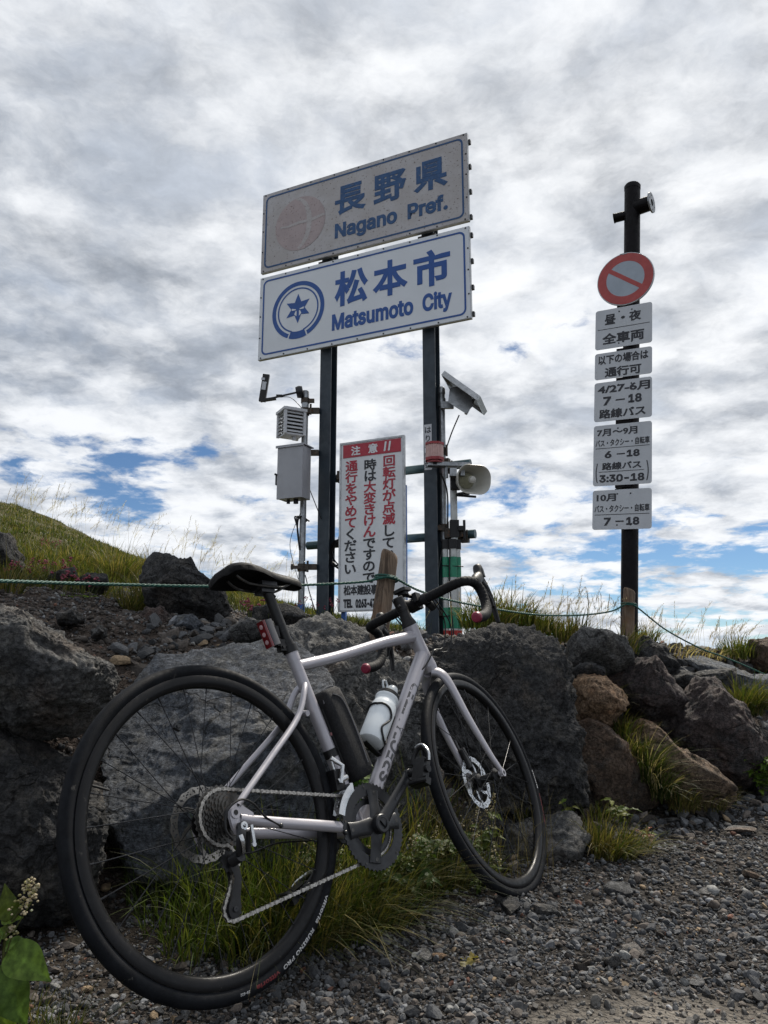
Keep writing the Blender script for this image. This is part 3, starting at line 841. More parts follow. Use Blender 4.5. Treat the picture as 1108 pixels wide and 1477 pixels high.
def scatter(name, x, y, rad, sub, label, seed, warm=0.28, sink=0.25):
    r = np.random.default_rng(seed); n = len(x)
    S, Fc = stone_shapes(sub, 28, seed + 1)
    P = S[r.integers(0, 28, n)]
    P = np.einsum('nij,nkj->nki', rand_rot(r, n), P) * rad[:, None, None]
    z = ground_d(x, y) + rad * (0.5 - sink)
    P = P + np.stack([x, y, z], -1)[:, None, :]
    nv = S.shape[1]
    Fa = (Fc[None] + (np.arange(n) * nv)[:, None, None]).reshape(-1, 3)
    st = stone_tints(r, n, warm)
    dq = np.hypot(x - .62, (y - 1.45) * 1.5) + .25 * fbm(np.stack([x * 5, y * 5, 0 * x], -1), 3)
    du = (sstep(.62, .18, dq) * r.uniform(.3, 1, n))[:, None] * (sink < .3)        # dusty, compacted patch of the road
    st = st * (1 - du * .6) + np.array([.26, .24, .21]) * du * .6
    tint = np.repeat(st, nv, axis=0)
    o = mesh_np(name, P.reshape(-1, 3), Fa, M['gravel'], col=tint, smooth=14 if sub > 1 else None)
    return tag(o, label, None, None, 'stuff')


def gravel_points(r, n, y0, y1, pad=0.6):
    y = np.sqrt(r.uniform(y0 ** 1.0, y1 ** 1.0, n)) ** 2
    hw = y * 0.53 + pad
    x = r.uniform(-1, 1, n) * hw
    sb = bank(x, y) + .06 * np.sin(9 * x) + .04 * np.sin(23 * x + 1)
    k = (bank(x, y) < 0.12) & ~((sb > -.25) & (x < .5) & (r.random(n) < .5))
    dq = np.hypot(x - .62, (y - 1.45) * 1.5) + .25 * fbm(np.stack([x * 5, y * 5, 0 * x], -1), 3)
    k &= ~((dq < .45) & (r.random(n) < .68))
    return x[k], y[k]


r_ = np.random.default_rng(21)
x, y = gravel_points(r_, 72000, 0.95, 2.3)
scatter('gravel', x, y, np.exp(r_.normal(np.log(0.0050), 0.55, len(x))).clip(0.0025, 0.026), 2, 'dark grey gravel of the roadside', 22)
x, y = gravel_points(r_, 80000, 2.2, 5.6)
scatter('gravel', x, y, np.exp(r_.normal(np.log(0.0064), 0.58, len(x))).clip(0.004, 0.036), 1, 'gravel further along the foot of the bank', 23)
# scree on the slope behind
n = 70000
y = r_.uniform(2.2, 6.0, n); x = r_.uniform(-3.2, 0.8, n)
s = bank(x, y); k = (s > 0.1) & (s < 3.2) & (np.abs(x) < y * 0.62 + .2)
x, y = x[k], y[k]
rad = np.exp(r_.normal(np.log(0.0085), 0.45, len(x))).clip(0.004, 0.035)
scatter('scree', x, y, rad, 1, 'brown grey scree on the slope behind the bank', 24, warm=0.8)
n = 9000
y = r_.uniform(2.6, 6.5, n); x = r_.uniform(-1.0, 3.4, n)
s = bank(x, y); k = (s > -0.1) & (s < 1.5)
x, y = x[k], y[k]
scatter('rubble', x, y, np.exp(r_.normal(np.log(0.020), 0.55, len(x))).clip(0.007, 0.07), 2, 'rubble filling the gaps between the bank boulders', 25, warm=0.4)

# ---- single loose stones lying on the gravel (px, py, width in px, flatness, tint, label)
S2, F2 = stone_shapes(3, 10, 77)
M['loose'] = rock_mat('loose_stone_grey', (0.11, 0.11, 0.112), (0.17, 0.168, 0.165), (0.22, 0.215, 0.205), pit=0.2, lichen=0.1)
_protos = []


def loose(k, px, py, wpx, m, label, rot=0.0, flat=1.0):
    if px is None: return
    # stand on the ground under this line of sight
    r = ray(px, py); t = 0.68 / max(1e-3, -r[2])
    for _ in range(12):
        q = EYE + r * t; t = t * (CAM_H - ground1(q[0], q[1])) / max(1e-3, CAM_H - q[2])
    q = EYE + r * t
    rad = wpx / FOCAL * t / 2
    o = mesh_np('loose_stone', S2[k % 10] * rad * [1.1, 1.0, flat], F2, M[m], smooth=30, loc=(q[0], q[1], ground1(q[0], q[1]) + rad * 0.25 * flat))
    o.rotation_euler = (0.1 * sin(k * 3.1), 0.15 * cos(k * 2.3), rot)
    return tag(o, label, 'stone', 'loose stones on the gravel')


for k, (px, py, wpx, m, label, flat) in enumerate([
    (783, 1318, 58, 'rock_grey', 'lumpy grey stone at the edge of the gravel just right of the front tyre', .8),
    (735, 1310, 70, 'rock_dark', 'dark flat stone under the front tyre', .6),
    (892, 1288, 55, 'loose', 'pale wedge shaped stone on the gravel below the yellow grass tuft', .6),
    (800, 1290, 40, 'rock_dark', 'dark stone between the front tyre and the pale wedge shaped stone', .7),
    (1018, 1288, 40, 'loose', 'pale flat stone near the right edge of the gravel', .55),
    (1065, 1200, 52, 'loose', 'grey slab shaped stone on the gravel near the right edge', .5),
    (1035, 1172, 44, 'loose', 'low grey stone at the foot of the long light brown boulder', .6),
    (970, 1185, 34, 'loose', 'pale stone on the gravel beneath the bank grass', .6),
    (885, 1392, 44, 'rock_dark', 'black rounded stone in the middle of the foreground gravel', .8),
    (915, 1372, 40, 'rock_grey', 'brown grey stone touching the black rounded one', .7),
    (512, 1424, 34, 'loose', 'grey angular stone at the bottom, in front of the grass', .8),
    (555, 1442, 30, 'rock_slab', 'bluish stone at the bottom, right of the angular one', .8),
    (612, 1382, 36, 'loose', 'pale stone beside the small reddish one in front of the grass', .7),
    (633, 1384, 30, 'rock_tan', 'reddish brown stone on the gravel in front of the grass', .7),
    (690, 1180, 36, 'rock_grey', 'small stone wedged below the largest dark boulder', .8),
    (1010, 1420, 30, 'loose', 'light grey stone on the dusty patch at lower right', .7),
    (772, 1340, 26, 'loose', 'small pale stone below the lumpy grey one', .7),
    (745, 1452, 26, 'rock_slab', 'bluish grey stone near the bottom edge of the gravel', .7),
    (1085, 1265, 40, 'rock_brown', 'brown stone at the right edge of the gravel', .6),
    (165, 1345, 34, 'rock_dark', 'dark stone to the left of the rear tyre', .8)]):
    loose(k, px, py, wpx, m, label, k * 1.7, flat)

# ------------------------------------------------------------------ boundary sign: two boards on two H posts
SD = np.array([0.9032, -0.4291, 0.0])           # along the boards, towards the road
SIGN_YAW = atan2(SD[1], SD[0])
SN = np.array([SD[1], -SD[0], 0.0])             # away... towards the camera side
if SN[1] > 0: SN = -SN
P0 = at(679.5, 459, 5.3)                        # lower right corner of the lower board
sgn = empty('boundary_sign', (P0[0] - SD[0] * 0.97, P0[1] - SD[1] * 0.97, 0.9))
sgn.rotation_euler = (0, 0, SIGN_YAW)
tag(sgn, 'big two-board road sign on two dark steel posts, naming prefecture and city', 'road sign')
BX = 0.97                                        # local x of the right edge of the boards; local z = world z - 0.9; front = -y
Wd_, Hd_ = 1.945, 0.768


def sign_board(zb, face, edge, label):
    """board with folded edge; zb = world height of its lower edge"""
    mb = MB().box((0, 0.016, zb - 0.9 + Hd_ / 2), (Wd_, 0.030, Hd_))
    o = mb.build('board', edge, sgn, 20)
    f = MB().prism(rrect(-Wd_ / 2 + .004, 0.004, Wd_ / 2 - .004, Hd_ - .004, .012), 0.003, Matrix.Translation((0, 0.0005, zb - 0.9)) @ Matrix.Rotation(pi / 2, 4, 'X'))
    f.build('face', face, o, None)
    o['label'] = label
    spots = [(-Wd_ / 2 + 0.03 + i * (Wd_ - .06) / 8, z) for i in range(9) for z in (.014, Hd_ - .014)] + [(x, z) for z in (.2, .4, .58) for x in (-Wd_ / 2 + .014, Wd_ / 2 - .014)]
    pr = None
    for x, z in spots:
        if pr is None: pr = q = MB().lathe([(0.007, 0), (0.006, 0.004), (0.0, 0.005)], (0, 0, 0), (0, -1, 0), 8).build('rivet', M['anod'], o)
        else: q = link(pr.copy(), o)
        q.location = (x, -0.003, zb + z - 0.9)
    ch = MB()
    for z in (0.05, .27, .49, .71): ch.box((Wd_ / 2 - .012, .045, zb - .9 + z), (.05, .028, .036))
    for z in (.12, .64): ch.box((0, .046, zb - .9 + z), (Wd_ - .08, .03, .05))
    ch.build('rail', M['anod'], o)
    return o


zl, zu = 2.506 + CAM_H, 3.322 + CAM_H
upper = sign_board(zu, M['board_old'], M['board_edge'], 'weathered upper board speckled with dirt')
lower = sign_board(zl, M['board_new'], M['board_edge'], 'clean white lower board')
YF = -0.0045
ux = lambda u: u + BX                            # u is measured from the right edge
zz = lambda z: z + CAM_H - 0.9
for brd, zb, ink in ((upper, zu, 'ink_teal'), (lower, zl, 'ink_blue')):
    bl = Lettering()
    b0 = zb - .9
    bl.ring(rrect(-Wd_ / 2 + .036, b0 + .034, Wd_ / 2 - .036, b0 + Hd_ - .034, .05), rrect(-Wd_ / 2 + .051, b0 + .049, Wd_ / 2 - .051, b0 + Hd_ - .049, .038), YF)
    bl.build('border_line', M[ink], brd)
t = Lettering()
for ch, c in (('長', -1.045), ('野', -.677), ('県', -.313)):
    t.put(ch, ux(c), zz(3.808), w=.298, h=.272, bold=.032, center=True, y=YF)
t.put('Nagano', ux(-1.192), zz(3.43), w=.582, h=.172, bold=.034, y=YF)
t.put('Pref.', ux(-.517), zz(3.462), w=.348, h=.142, bold=.034, y=YF)
t.build('lettering', M['ink_teal'], upper)
t = Lettering()
for ch, c in (('松', -1.03), ('本', -.675), ('市', -.313)):
    t.put(ch, ux(c), zz(2.992), w=.312, h=.312, bold=.032, center=True, y=YF)
t.put('Matsumoto', ux(-1.208), zz(2.632), w=.735, h=.146, bold=.034, y=YF)
t.put('City', ux(-.395), zz(2.598), w=.248, h=.186, bold=.034, y=YF)
t.build('lettering', M['ink_blue'], lower)
# emblems
e = Lettering(); cx_, cz_ = ux(-1.542), zz(3.705)
e.arc(cx_, cz_, 0, .254, 0, 2 * pi, 60, YF)
em = e.build('emblem', M['faded_pink'], upper)
e = Lettering()
A = np.linspace(-1.32, 1.50, 40)
outer = [(cx_ - .05 + .17 * cos(a), cz_ + .255 * sin(a)) for a in A]
inner = [(cx_ - .05 + .125 * cos(a) - .004, cz_ + .235 * sin(a)) for a in A]
b = len(e.v); e.v += [(p[0], YF - .001, p[1]) for p in outer + inner]
e.f += [[b + i, b + i + 1, b + 41 + i, b + 40 + i] for i in range(39)]
bar = [(-.20, .012), (-.12, .006), (-.02, .022), (.10, .016), (.245, .036), (.252, .012), (.12, -.010), (0, -.004), (-.10, -.016), (-.20, -.004)]
e.poly([(cx_ + p[0], cz_ + p[1]) for p in bar], YF - .0015)
e.build('emblem_stroke', M['faded_white'], em)
e = Lettering(); cx_, cz_ = ux(-1.543), zz(2.893)
g = .42
e.arc(cx_, cz_, .222, .260, -pi / 2 + g - .02, 1.5 * pi - g + .02, 70, YF)
e.arc(cx_, cz_, .190, .203, -pi / 2 + g * .72, 1.5 * pi - g * .72, 70, YF)
e.arc(cx_, cz_, .196, .262, -pi / 2 - g * .82, -pi / 2 + g * .82, 16, YF)
star = []
for k in range(12):
    a = pi / 2 + k * pi / 6; r = .132 if k % 2 == 0 else .066
    star.append((cx_ + r * cos(a), cz_ + .012 + r * 1.02 * sin(a)))
cn = (cx_, cz_ + .012); b = len(e.v)
e.v += [(cn[0], YF, cn[1])] + [(p[0], YF, p[1]) for p in star]
e.f += [[b, b + 1 + k, b + 1 + (k + 1) % 12] for k in range(12)]
em = e.build('emblem', M['ink_blue'], lower)
e = Lettering()
for q in ([(-.060, -.012), (-.018, -.012), (-.018, -.004), (-.060, .008)], [(.018, -.012), (.060, -.012), (.060, .008), (.018, -.004)],
          [(-.022, -.020), (-.012, -.020), (-.012, -.070), (-.036, -.048)], [(.012, -.020), (.022, -.020), (.036, -.048), (.012, -.070)]):
    e.poly([(cn[0] + p[0], cn[1] + p[1]) for p in q], YF - .001)
e.build('emblem_cutout', M['board_new'], em)
# posts: H sections
for u in (-1.307, -.378):
    zb = -0.25; h = (zu + Hd_ - .08) - .9 - zb
    mb = MB()
    x = ux(u)
    mb.box((x, .080, zb + h / 2), (.104, .009, h)); mb.box((x, .175, zb + h / 2), (.104, .009, h)); mb.box((x, .1275, zb + h / 2), (.008, .0855, h))
    p = mb.build('post', M['post'], sgn, 20)
    kk = MB()
    for z in (zl + .12, zl + .64, zu + .12, zu + .64, zl + Hd_ + .023): kk.box((x, .064, z - .9), (.15, .02, .055))
    kk.build('bracket', M['anod'], p)


def on_sign(u, z, off=0.0):
    """world point: u from the right edge of the boards, z above the camera, off behind the boards"""
    return np.array([P0[0], P0[1], 0]) + SD * u - SN * off + np.array([0, 0, z + CAM_H])


# service sticker on the near post
st = empty('sticker', on_sign(-.392, 1.56, .0735)); st.rotation_euler = (0, 0, SIGN_YAW)
tag(st, 'small grey vertical sticker on the front of the right steel post', 'sticker')
MB().box((0, 0, 0), (.062, .0025, .36)).build('backing', M['plate'], st, None)
t = Lettering()
for k, ch in enumerate('はり長野会'): t.char(ch, 0, .135 - k * .068, .058, .02, y=-.0025)
t.build('lettering', M['ink_black'], st)

# ------------------------------------------------------------------ cross pipes clamped to the posts
def pipe_thing(name, a, b, r, m, label, clamps=()):
    a = Vector(a); b = Vector(b); c = a.copy()
    o = MB().tube([(0, 0, 0), b - a], r, 18).tube([(b - a) * 1.0, (b - a) * 1.0005], r * .9, 18).build(name, M[m], None, 40, loc=c)
    tag(o, label, 'pipe', 'cross pipes between the sign posts')
    for q in clamps:
        q = Vector(q) - c
        d = (b - a).normalized()
        mb = MB().tube([q - d * .025, q + d * .025], r + .008, 14).box(q + Vector((0, -.05, .01)), (.05, .05, .07), Matrix.Rotation(SIGN_YAW, 3, 'Z')).box(q + Vector((.03, -.035, -.05)), (.06, .03, .03), Matrix.Rotation(SIGN_YAW, 3, 'Z'))
        mb.tube([q + Vector((.04, -.06, .03)), q + Vector((.04, -.06, -.07))], .006, 6)
        mb.build('clamp', M['clamp'], o)
    return o


pipe_thing('cross_pipe', on_sign(-1.27, 1.43, .21), on_sign(-.10, 1.43, .21), .034, 'teal_pipe', 'upper teal cross pipe behind the warning board',
           [on_sign(-1.22, 1.43, .21), on_sign(-.30, 1.43, .21)])
pipe_thing('cross_pipe', on_sign(-1.53, .885, .21), on_sign(-.075, .885, .21), .034, 'teal_pipe', 'lower teal cross pipe sticking out beyond both steel posts',
           [on_sign(-1.20, .885, .21), on_sign(-.29, .885, .21), on_sign(-.19, .885, .21)])
# cable hank on the lower pipe
mb = MB()
rr = np.random.default_rng(3)
hc = on_sign(-1.195, .80, .17)
for k in range(8):
    ra, rb = rr.uniform(.07, .10), rr.uniform(.09, .125); ph = rr.uniform(0, 6)
    pts = [Vector(hc) + Vector((ra * cos(a) * .9 + rr.normal(0, .004), -.03 + .012 * k / 8 + ra * cos(a) * -.4, rb * sin(a) + rr.normal(0, .004) - .012 * k / 4)) for a in np.linspace(ph, ph + 2 * pi, 26)[:-1]]
    mb.tube(spline(pts, 2, True) , .0062, 6, False)
o = mb.build('cable_coil', M['plastic'], None)
tag(o, 'coil of black cable hung between the left post and the warning board', 'cable')

# ------------------------------------------------------------------ warning board
P1 = at(582, 650, 5.6)
wb = empty('warning_board', (P1[0] - SD[0] * .275, P1[1] - SD[1] * .275, CAM_H + .25)); wb.rotation_euler = (0, 0, SIGN_YAW)
tag(wb, 'tall white warning board with a red heading band, standing between the two posts', 'warning sign')
WZ = lambda z: z - .25
w0, w1, z0, z1 = -.278, .275, WZ(.330), WZ(1.668)
MB().box(((w0 + w1) / 2, .012, (z0 + z1) / 2), (w1 - w0, .020, z1 - z0)).build('panel', M['white_film'], wb, None)
fr = MB()
for x in (w0, w1): fr.box((x, .010, (z0 + z1) / 2), (.014, .030, z1 - z0 + .014))
for z in (z0, z1): fr.box(((w0 + w1) / 2, .010, z), (w1 - w0 - .0145, .030, .014))
fr.build('frame', M['board_edge'], wb, None)
wx = lambda u: u + .275
MB().box((0.0, -.0005, WZ(1.600)), (.508, .003, .107)).build('heading_band', M['ink_red'], wb, None)
t = Lettering()
t.put('注', wx(-.415), WZ(1.598), h=.078, w=.084, bold=.03, center=True, y=-.0035).put('意', wx(-.262), WZ(1.600), h=.078, w=.084, bold=.03, center=True, y=-.0035)
t.put('!', wx(-.155), WZ(1.602), h=.078, w=.018, bold=.05, center=True, y=-.0035, shear=.15).put('!', wx(-.118), WZ(1.602), h=.078, w=.018, bold=.05, center=True, y=-.0035, shear=.15)
t.build('lettering', M['white_film'], wb)
for txt, nred, u, za, zb in (('回転灯が点滅している', range(0, 6), -.122, 1.483, .655), ('時は大変きけんですので', range(2, 7), -.288, 1.468, .579), ('通行をやめてください', range(0, 6), -.452, 1.475, .652)):
    red, blk = Lettering(), Lettering()
    st_ = (za - zb) / (len(txt) - 1)
    for k, ch in enumerate(txt):
        (red if k in nred else blk).char(ch, wx(u - .008 * k / len(txt)), WZ(za - st_ * k), .098 if ch < '一' else .094, .026, kx=1.18, y=-.0010)
    red.build('lettering', M['ink_red'], wb); blk.build('lettering', M['ink_black'], wb)
blk = Lettering()
for k, ch in enumerate('松本建設事務所'): blk.char(ch, wx(-.482 + k * .0585), WZ(.486), .080, .030, kx=.78, y=-.0010)
blk.build('lettering', M['ink_black'], wb)
blk = Lettering()
blk.put('TEL', wx(-.514), WZ(.352), h=.068, w=.080, bold=.05, y=-.0010).build('lettering', M['ink_black'], wb)
blk = Lettering()
blk.put('0263-47', wx(-.408), WZ(.350), h=.068, w=.168, bold=.05, y=-.0010)
blk.build('lettering', M['ink_black'], wb)
for x in (-.255, .262):
    MB().box((x, .042, (WZ(.62) + WZ(-.05)) / 2 + .35), (.034, .030, 1.30)).build('leg', M['blue_leg'], wb, None)

# ------------------------------------------------------------------ left instrument mast
LX, LY = -.655, 5.95
zt = 2.90 
mast = empty('instrument_mast', (LX, LY, 0.85))
tag(mast, 'thin galvanised mast with a blue foot, left of the left steel post', 'mast')
MB().tube([(0, 0, .22), (0, 0, zt - .97)], .0265, 20).build('pole', M['galv'], mast)
MB().tube([(0, 0, -.05), (0, 0, .2195)], .029, 20).build('foot', M['blue_leg'], mast)
MB().lathe([(.0275, -.05), (.030, -.048), (.030, .02), (.026, .03), (0, .034)], (0, 0, zt - .94), (0, 0, 1), 20).tube([(0, 0, zt - 1.12), (0, 0, zt - 1.0)], .031, 20).build('cap', M['galv'], mast)
for z in (2.30, 1.36, .98 - .68 , 2.66):
    zz_ = z  - .85
    mb = MB().tube([(0, 0, zz_ - .03), (0, 0, zz_ + .03)], .036, 14).box((.06, -.01, zz_ + .005), (.12, .035, .045)).box((-.04, -.03, zz_), (.09, .025, .025)).tube([(.05, -.05, zz_ - .04), (.05, -.05, zz_ + .05)], .009, 8).tube([(-.075, -.035, zz_ - .02), (-.075, -.035, zz_ + .025)], .009, 8)
    mb.build('clamp', M['clamp'], mast)
mb = MB().tube([(0, 0, 2.735  - .85), (0, 0, 2.775  - .85)], .037, 16).box((.05, 0, 2.755  - .85), (.05, .03, .03))
mb.build('collar', M['clamp'], mast)
for k in range(3):
    MB().tube(spline([(.01 + .02 * k, .02, 1.86  - .85 - .12), (-.06 + .02 * k, -.03, 1.77  - .85), (-.04, -.03, 1.68  - .85), (-.018, -.028, 1.5  - .85)], 6), .007, 6).build('cable', M['plastic'], mast)
MB().tube(spline([(.03, -.02, 1.30  - .85), (.07, -.03, 1.15  - .85), (.12, -.01, 1.0  - .85)], 6), .004, 6).build('cable', M['plastic'], mast)
MB().tube(spline([(-.02, -.02, .95), (-.10, 0, .7), (-.03, .02, .42)], 8), .0025, 5).build('cable', M['plastic'], mast)
MB().tube(spline([(.03, -.02, 1.2), (.09, -.03, 1.05), (.15, -.02, .9)], 8), .004, 5).build('cable', M['plastic'], mast)
# sensor arm
arm = empty('sensor_arm', (LX, LY, 2.80 ))
tag(arm, 'slim arm with an upright black sensor plate at its tip, high on the left mast', 'sensor')
MB().tube([(-.02, -.03, .03), (-.32, -.06, -.055)], .0085, 10).build('rod', M['anod'], arm)
MB().lathe([(0, -.03), (.045, -.028), (.052, 0), (.045, .028), (0, .03)], (-.045, -.035, .02), (1, 0, .2), 18).build('joint', M['anod'], arm)
MB().box((-.335, -.06, .045), (.055, .030, .235), Matrix.Rotation(radians(7), 3, 'Y')).box((-.30, -.06, -.055), (.13, .035, .02), Matrix.Rotation(radians(-9), 3, 'Y')).box((-.21, -.055, -.022), (.05, .02, .02)).build('sensor_plate', M['black'], arm)
MB().box((-.336, -.0765, .06), (.034, .003, .07), Matrix.Rotation(radians(7), 3, 'Y')).box((-.345, -.0765, .12), (.030, .003, .02), Matrix.Rotation(radians(7), 3, 'Y')).build('label_plate', M['plate'], arm)
MB().tube(spline([(-.2, -.05, -.03), (-.12, -.04, -.03), (-.05, -.03, -.09), (-.02, -.02, -.13)], 6), .003, 6).build('cable', M['plastic'], arm)
# louvred screen
lv = empty('louvred_screen', (LX - .105, LY - .06, 2.42 )); lv.rotation_euler = (0, 0, radians(28))
tag(lv, 'small white louvred weather box above the grey enclosure', 'weather box')
S_ = .165
MB().box((0, 0, .215), (S_ + .035, S_ + .035, .022)).box((0, 0, .232), (S_ - .02, S_ - .02, .012)).build('roof', M['louvre'], lv, 20)
MB().box((0, 0, .012), (S_ - .01, S_ - .01, .014)).lathe([(.018, 0), (.018, -.03), (0, -.032)], (.02, -.02, .006), (0, 0, 1), 12).build('floor', M['louvre'], lv, 20)
for a in (-1, 1):
    for b in (-1, 1): MB().box((a * S_ / 2, b * S_ / 2, .105), (.022, .022, .198)).build('corner_post', M['louvre'], lv, 20)
mb = MB()
for k in range(6):
    z = .035 + k * .031
    for a in range(4):
        R = Matrix.Rotation(a * pi / 2, 3, 'Z')
        mb.box(R @ Vector((0, -S_ / 2 + .004, z)), (S_ - .024, .004, .024), R @ Matrix.Rotation(radians(-38), 3, 'X'))
mb.build('louvre', M['louvre'], lv, None)
MB().box((0, 0, .105), (S_ - .05, S_ - .05, .17)).build('core', M['dark_in'], lv, None)
# grey enclosure
bx = empty('equipment_box', (LX - .065, LY - .10, 1.895 )); bx.rotation_euler = (0, 0, radians(-24))
tag(bx, 'grey metal equipment box on the left mast, under the white louvred box', 'equipment box')
w_, d_, h_ = .225, .125, .425
MB().rbox((0, .01, h_ / 2), (w_, d_, h_), .012).build('case', M['box_grey'], bx, 30)
MB().rbox((0, -d_ / 2 - .002, h_ / 2), (w_ + .012, .026, h_ + .004), .010).build('door', M['box_grey'], bx, 30)
MB().box((0, .0, h_ + .006), (w_ + .03, d_ + .045, .008)).box((0, -d_ / 2 - .022, h_ - .002), (w_ + .03, .006, .018)).build('lid', M['box_grey'], bx, 20)
MB().box((-w_ / 2 - .012, -d_ / 2 + .01, .16), (.022, .03, .085)).lathe([(.009, 0), (.009, .02), (0, .022)], (-w_ / 2 - .012, -d_ / 2 - .006, .20), (0, -1, 0), 10).build('latch', M['anod'], bx)
MB().lathe([(.02, 0), (.02, -.035), (0, -.036)], (.02, .0, 0), (0, 0, 1), 12).build('gland', M['plastic'], bx)
MB().lathe([(.014, 0), (.014, -.03), (0, -.031)], (-.05, 0, 0), (0, 0, 1), 12).build('gland', M['plastic'], bx)

# ------------------------------------------------------------------ right instrument mast and what hangs on it
RX, RY = .452, 5.6
rm = empty('lamp_mast', (RX, RY, .9))
tag(rm, 'thin galvanised mast carrying the solar panel, right of the right steel post', 'mast')
MB().tube([(0, 0, .62), (0, 0, 2.70  - .9)], .0255, 20).build('pole', M['galv'], rm)
MB().tube([(0, 0, 2.58  - .9), (0, 0, 2.65  - .9)], .032, 18).lathe([(.029, 0), (.029, .04), (.02, .055), (0, .058)], (0, 0, 2.69  - .9), (0, 0, 1), 18).build('cap', M['galv'], rm)
for z in (2.22, 1.62, .98):
    zz_ = z  - .9
    MB().tube([(0, 0, zz_ - .03), (0, 0, zz_ + .03)], .034, 14).box((-.05, -.02, zz_), (.11, .03, .04)).tube([(.03, -.04, zz_ - .045), (.03, -.04, zz_ + .045)], .008, 8).build('clamp', M['clamp'], rm)
MB().tube(spline([(.13, -.05, 2.50  - .9), (.07, -.04, 2.36  - .9), (.015, -.03, 2.20  - .9)], 6), .005, 6).build('cable', M['plastic'], rm)
MB().tube(spline([(-.03, -.2, 2.0  - .9), (.02, -.1, 1.9  - .9), (.03, -.05, 1.75  - .9), (.02, -.04, 1.5  - .9)], 6), .006, 6).build('cable', M['plastic'], rm)
MB().tube(spline([(-.01, -.03, 1.5  - .9), (-.07, -.06, 1.2  - .9), (-.11, -.05, 1.02  - .9)], 6), .005, 6).build('cable', M['plastic'], rm)
# solar panel
sp = empty('solar_panel', (.625, 5.52, 2.665 ))
tag(sp, 'small tilted solar panel on top of the right mast', 'solar panel')
e1 = np.array([.22, -.06, -.195]); e1 /= np.linalg.norm(e1)     # down the slope
e2 = np.array([.27, .96, .0]); e2 -= e1 * (e1 @ e2); e2 /= np.linalg.norm(e2)
e3 = np.cross(e1, e2); e3 = e3 if e3[2] > 0 else -e3
Rp = Matrix([[e1[i], e2[i], e3[i]] for i in range(3)])
fr = MB()
Lx, Ly = .34, .36
for s_ in (-1, 1):
    fr.box(Rp @ Vector((s_ * Lx / 2, 0, 0)), (.012, Ly + .012, .040), Rp); fr.box(Rp @ Vector((0, s_ * Ly / 2, 0)), (Lx - .0125, .012, .040), Rp)
fr.build('frame', M['board_edge'], sp, None)
MB().box(Rp @ Vector((0, 0, .010)), (Lx - .013, Ly - .013, .006), Rp).build('cell_sheet', M['cell'], sp, None)
MB().box(Rp @ Vector((0, 0, .002)), (Lx - .014, Ly - .014, .005), Rp).box(Rp @ Vector((-.03, 0, -.015)), (.09, .07, .025), Rp).build('back_sheet', M['grey_case'], sp, None)
br = MB().box(Rp @ Vector((-.04, 0, -.022)), (.22, .03, .012), Rp)
br.prism([(-.115, -.07), (.02, -.16), (.075, -.10), (.06, .0), (-.02, .06), (-.10, .045)], .006, Matrix.Translation((-.02, -.05, -.02)) @ Matrix.Rotation(pi / 2, 4, 'X'))
br.box((-.135, .03, -.085), (.10, .03, .055))
br.tube([(-.0, -.04, -.18), (.07, -.03, -.05)], .012, 8)
br.build('bracket', M['galv'], sp, 30)
# beacon
bc = empty('warning_beacon', tuple(np.array(at(627, 667, 5.38))))
tag(bc, 'red beacon lamp with a pale ribbed lens, in front of the right steel post', 'beacon')
octo = lambda r: [(r * cos(pi / 8 + k * pi / 4), r * sin(pi / 8 + k * pi / 4)) for k in range(8)]
MB().prism(octo(.074), .022, Matrix.Translation((0, 0, .010))).prism(octo(.060), .014, Matrix.Translation((0, 0, -.006))).build('base', M['beacon_red'], bc, 20)
MB().prism(octo(.074), .018, Matrix.Translation((0, 0, .128))).prism(octo(.070), .006, Matrix.Translation((0, 0, .1465)), .7).build('top', M['beacon_red'], bc, 20)
mb = MB(); n_ = 72
V = []
for z in (.032, .128):
    for k in range(n_):
        r = .064 + .0022 * (1 if k % 3 else -1); V.append((r * cos(2 * pi * k / n_), r * sin(2 * pi * k / n_), z))
mb.add(V, [(k, (k + 1) % n_, n_ + (k + 1) % n_, n_ + k) for k in range(n_)])
mb.build('lens', M['beacon_lens'], bc, 25)
MB().lathe([(.03, -.006), (.03, -.022), (0, -.023)], (0, 0, 0), (0, 0, 1), 12).build('foot', M['plastic'], bc)
# bracket bar
ba = at(620, 669, 5.38); bb_ = at(675, 672, 5.42)
o = MB().box((0, 0, 0), (float(np.linalg.norm(bb_ - ba)) + .03, .075, .028), Matrix.Rotation(radians(4), 3, 'Z')).tube([(-.02, 0, -.014), (-.02, 0, -.10)], .014, 8).box((.10, .01, -.05), (.03, .05, .07)).box((.03, .0, -.06), (.05, .06, .06)).build('bracket_bar', M['galv'], None, 30, loc=tuple((ba + bb_) / 2))
tag(o, 'flat grey bracket arm under the red beacon, above the loudspeaker', 'bracket')
# loudspeaker
ls = empty('loudspeaker', tuple(at(681, 692, 5.36)))
tag(ls, 'off-white horn loudspeaker with a rounded rectangular mouth, facing the road', 'loudspeaker')
ls.rotation_euler = (radians(8), 0, radians(20))
mb = MB()


def horn_sec(wx_, wz_, y, r, n=8):
    return [Vector((p[0], y, p[1])) for p in rrect(-wx_, -wz_, wx_, wz_, r, n)]


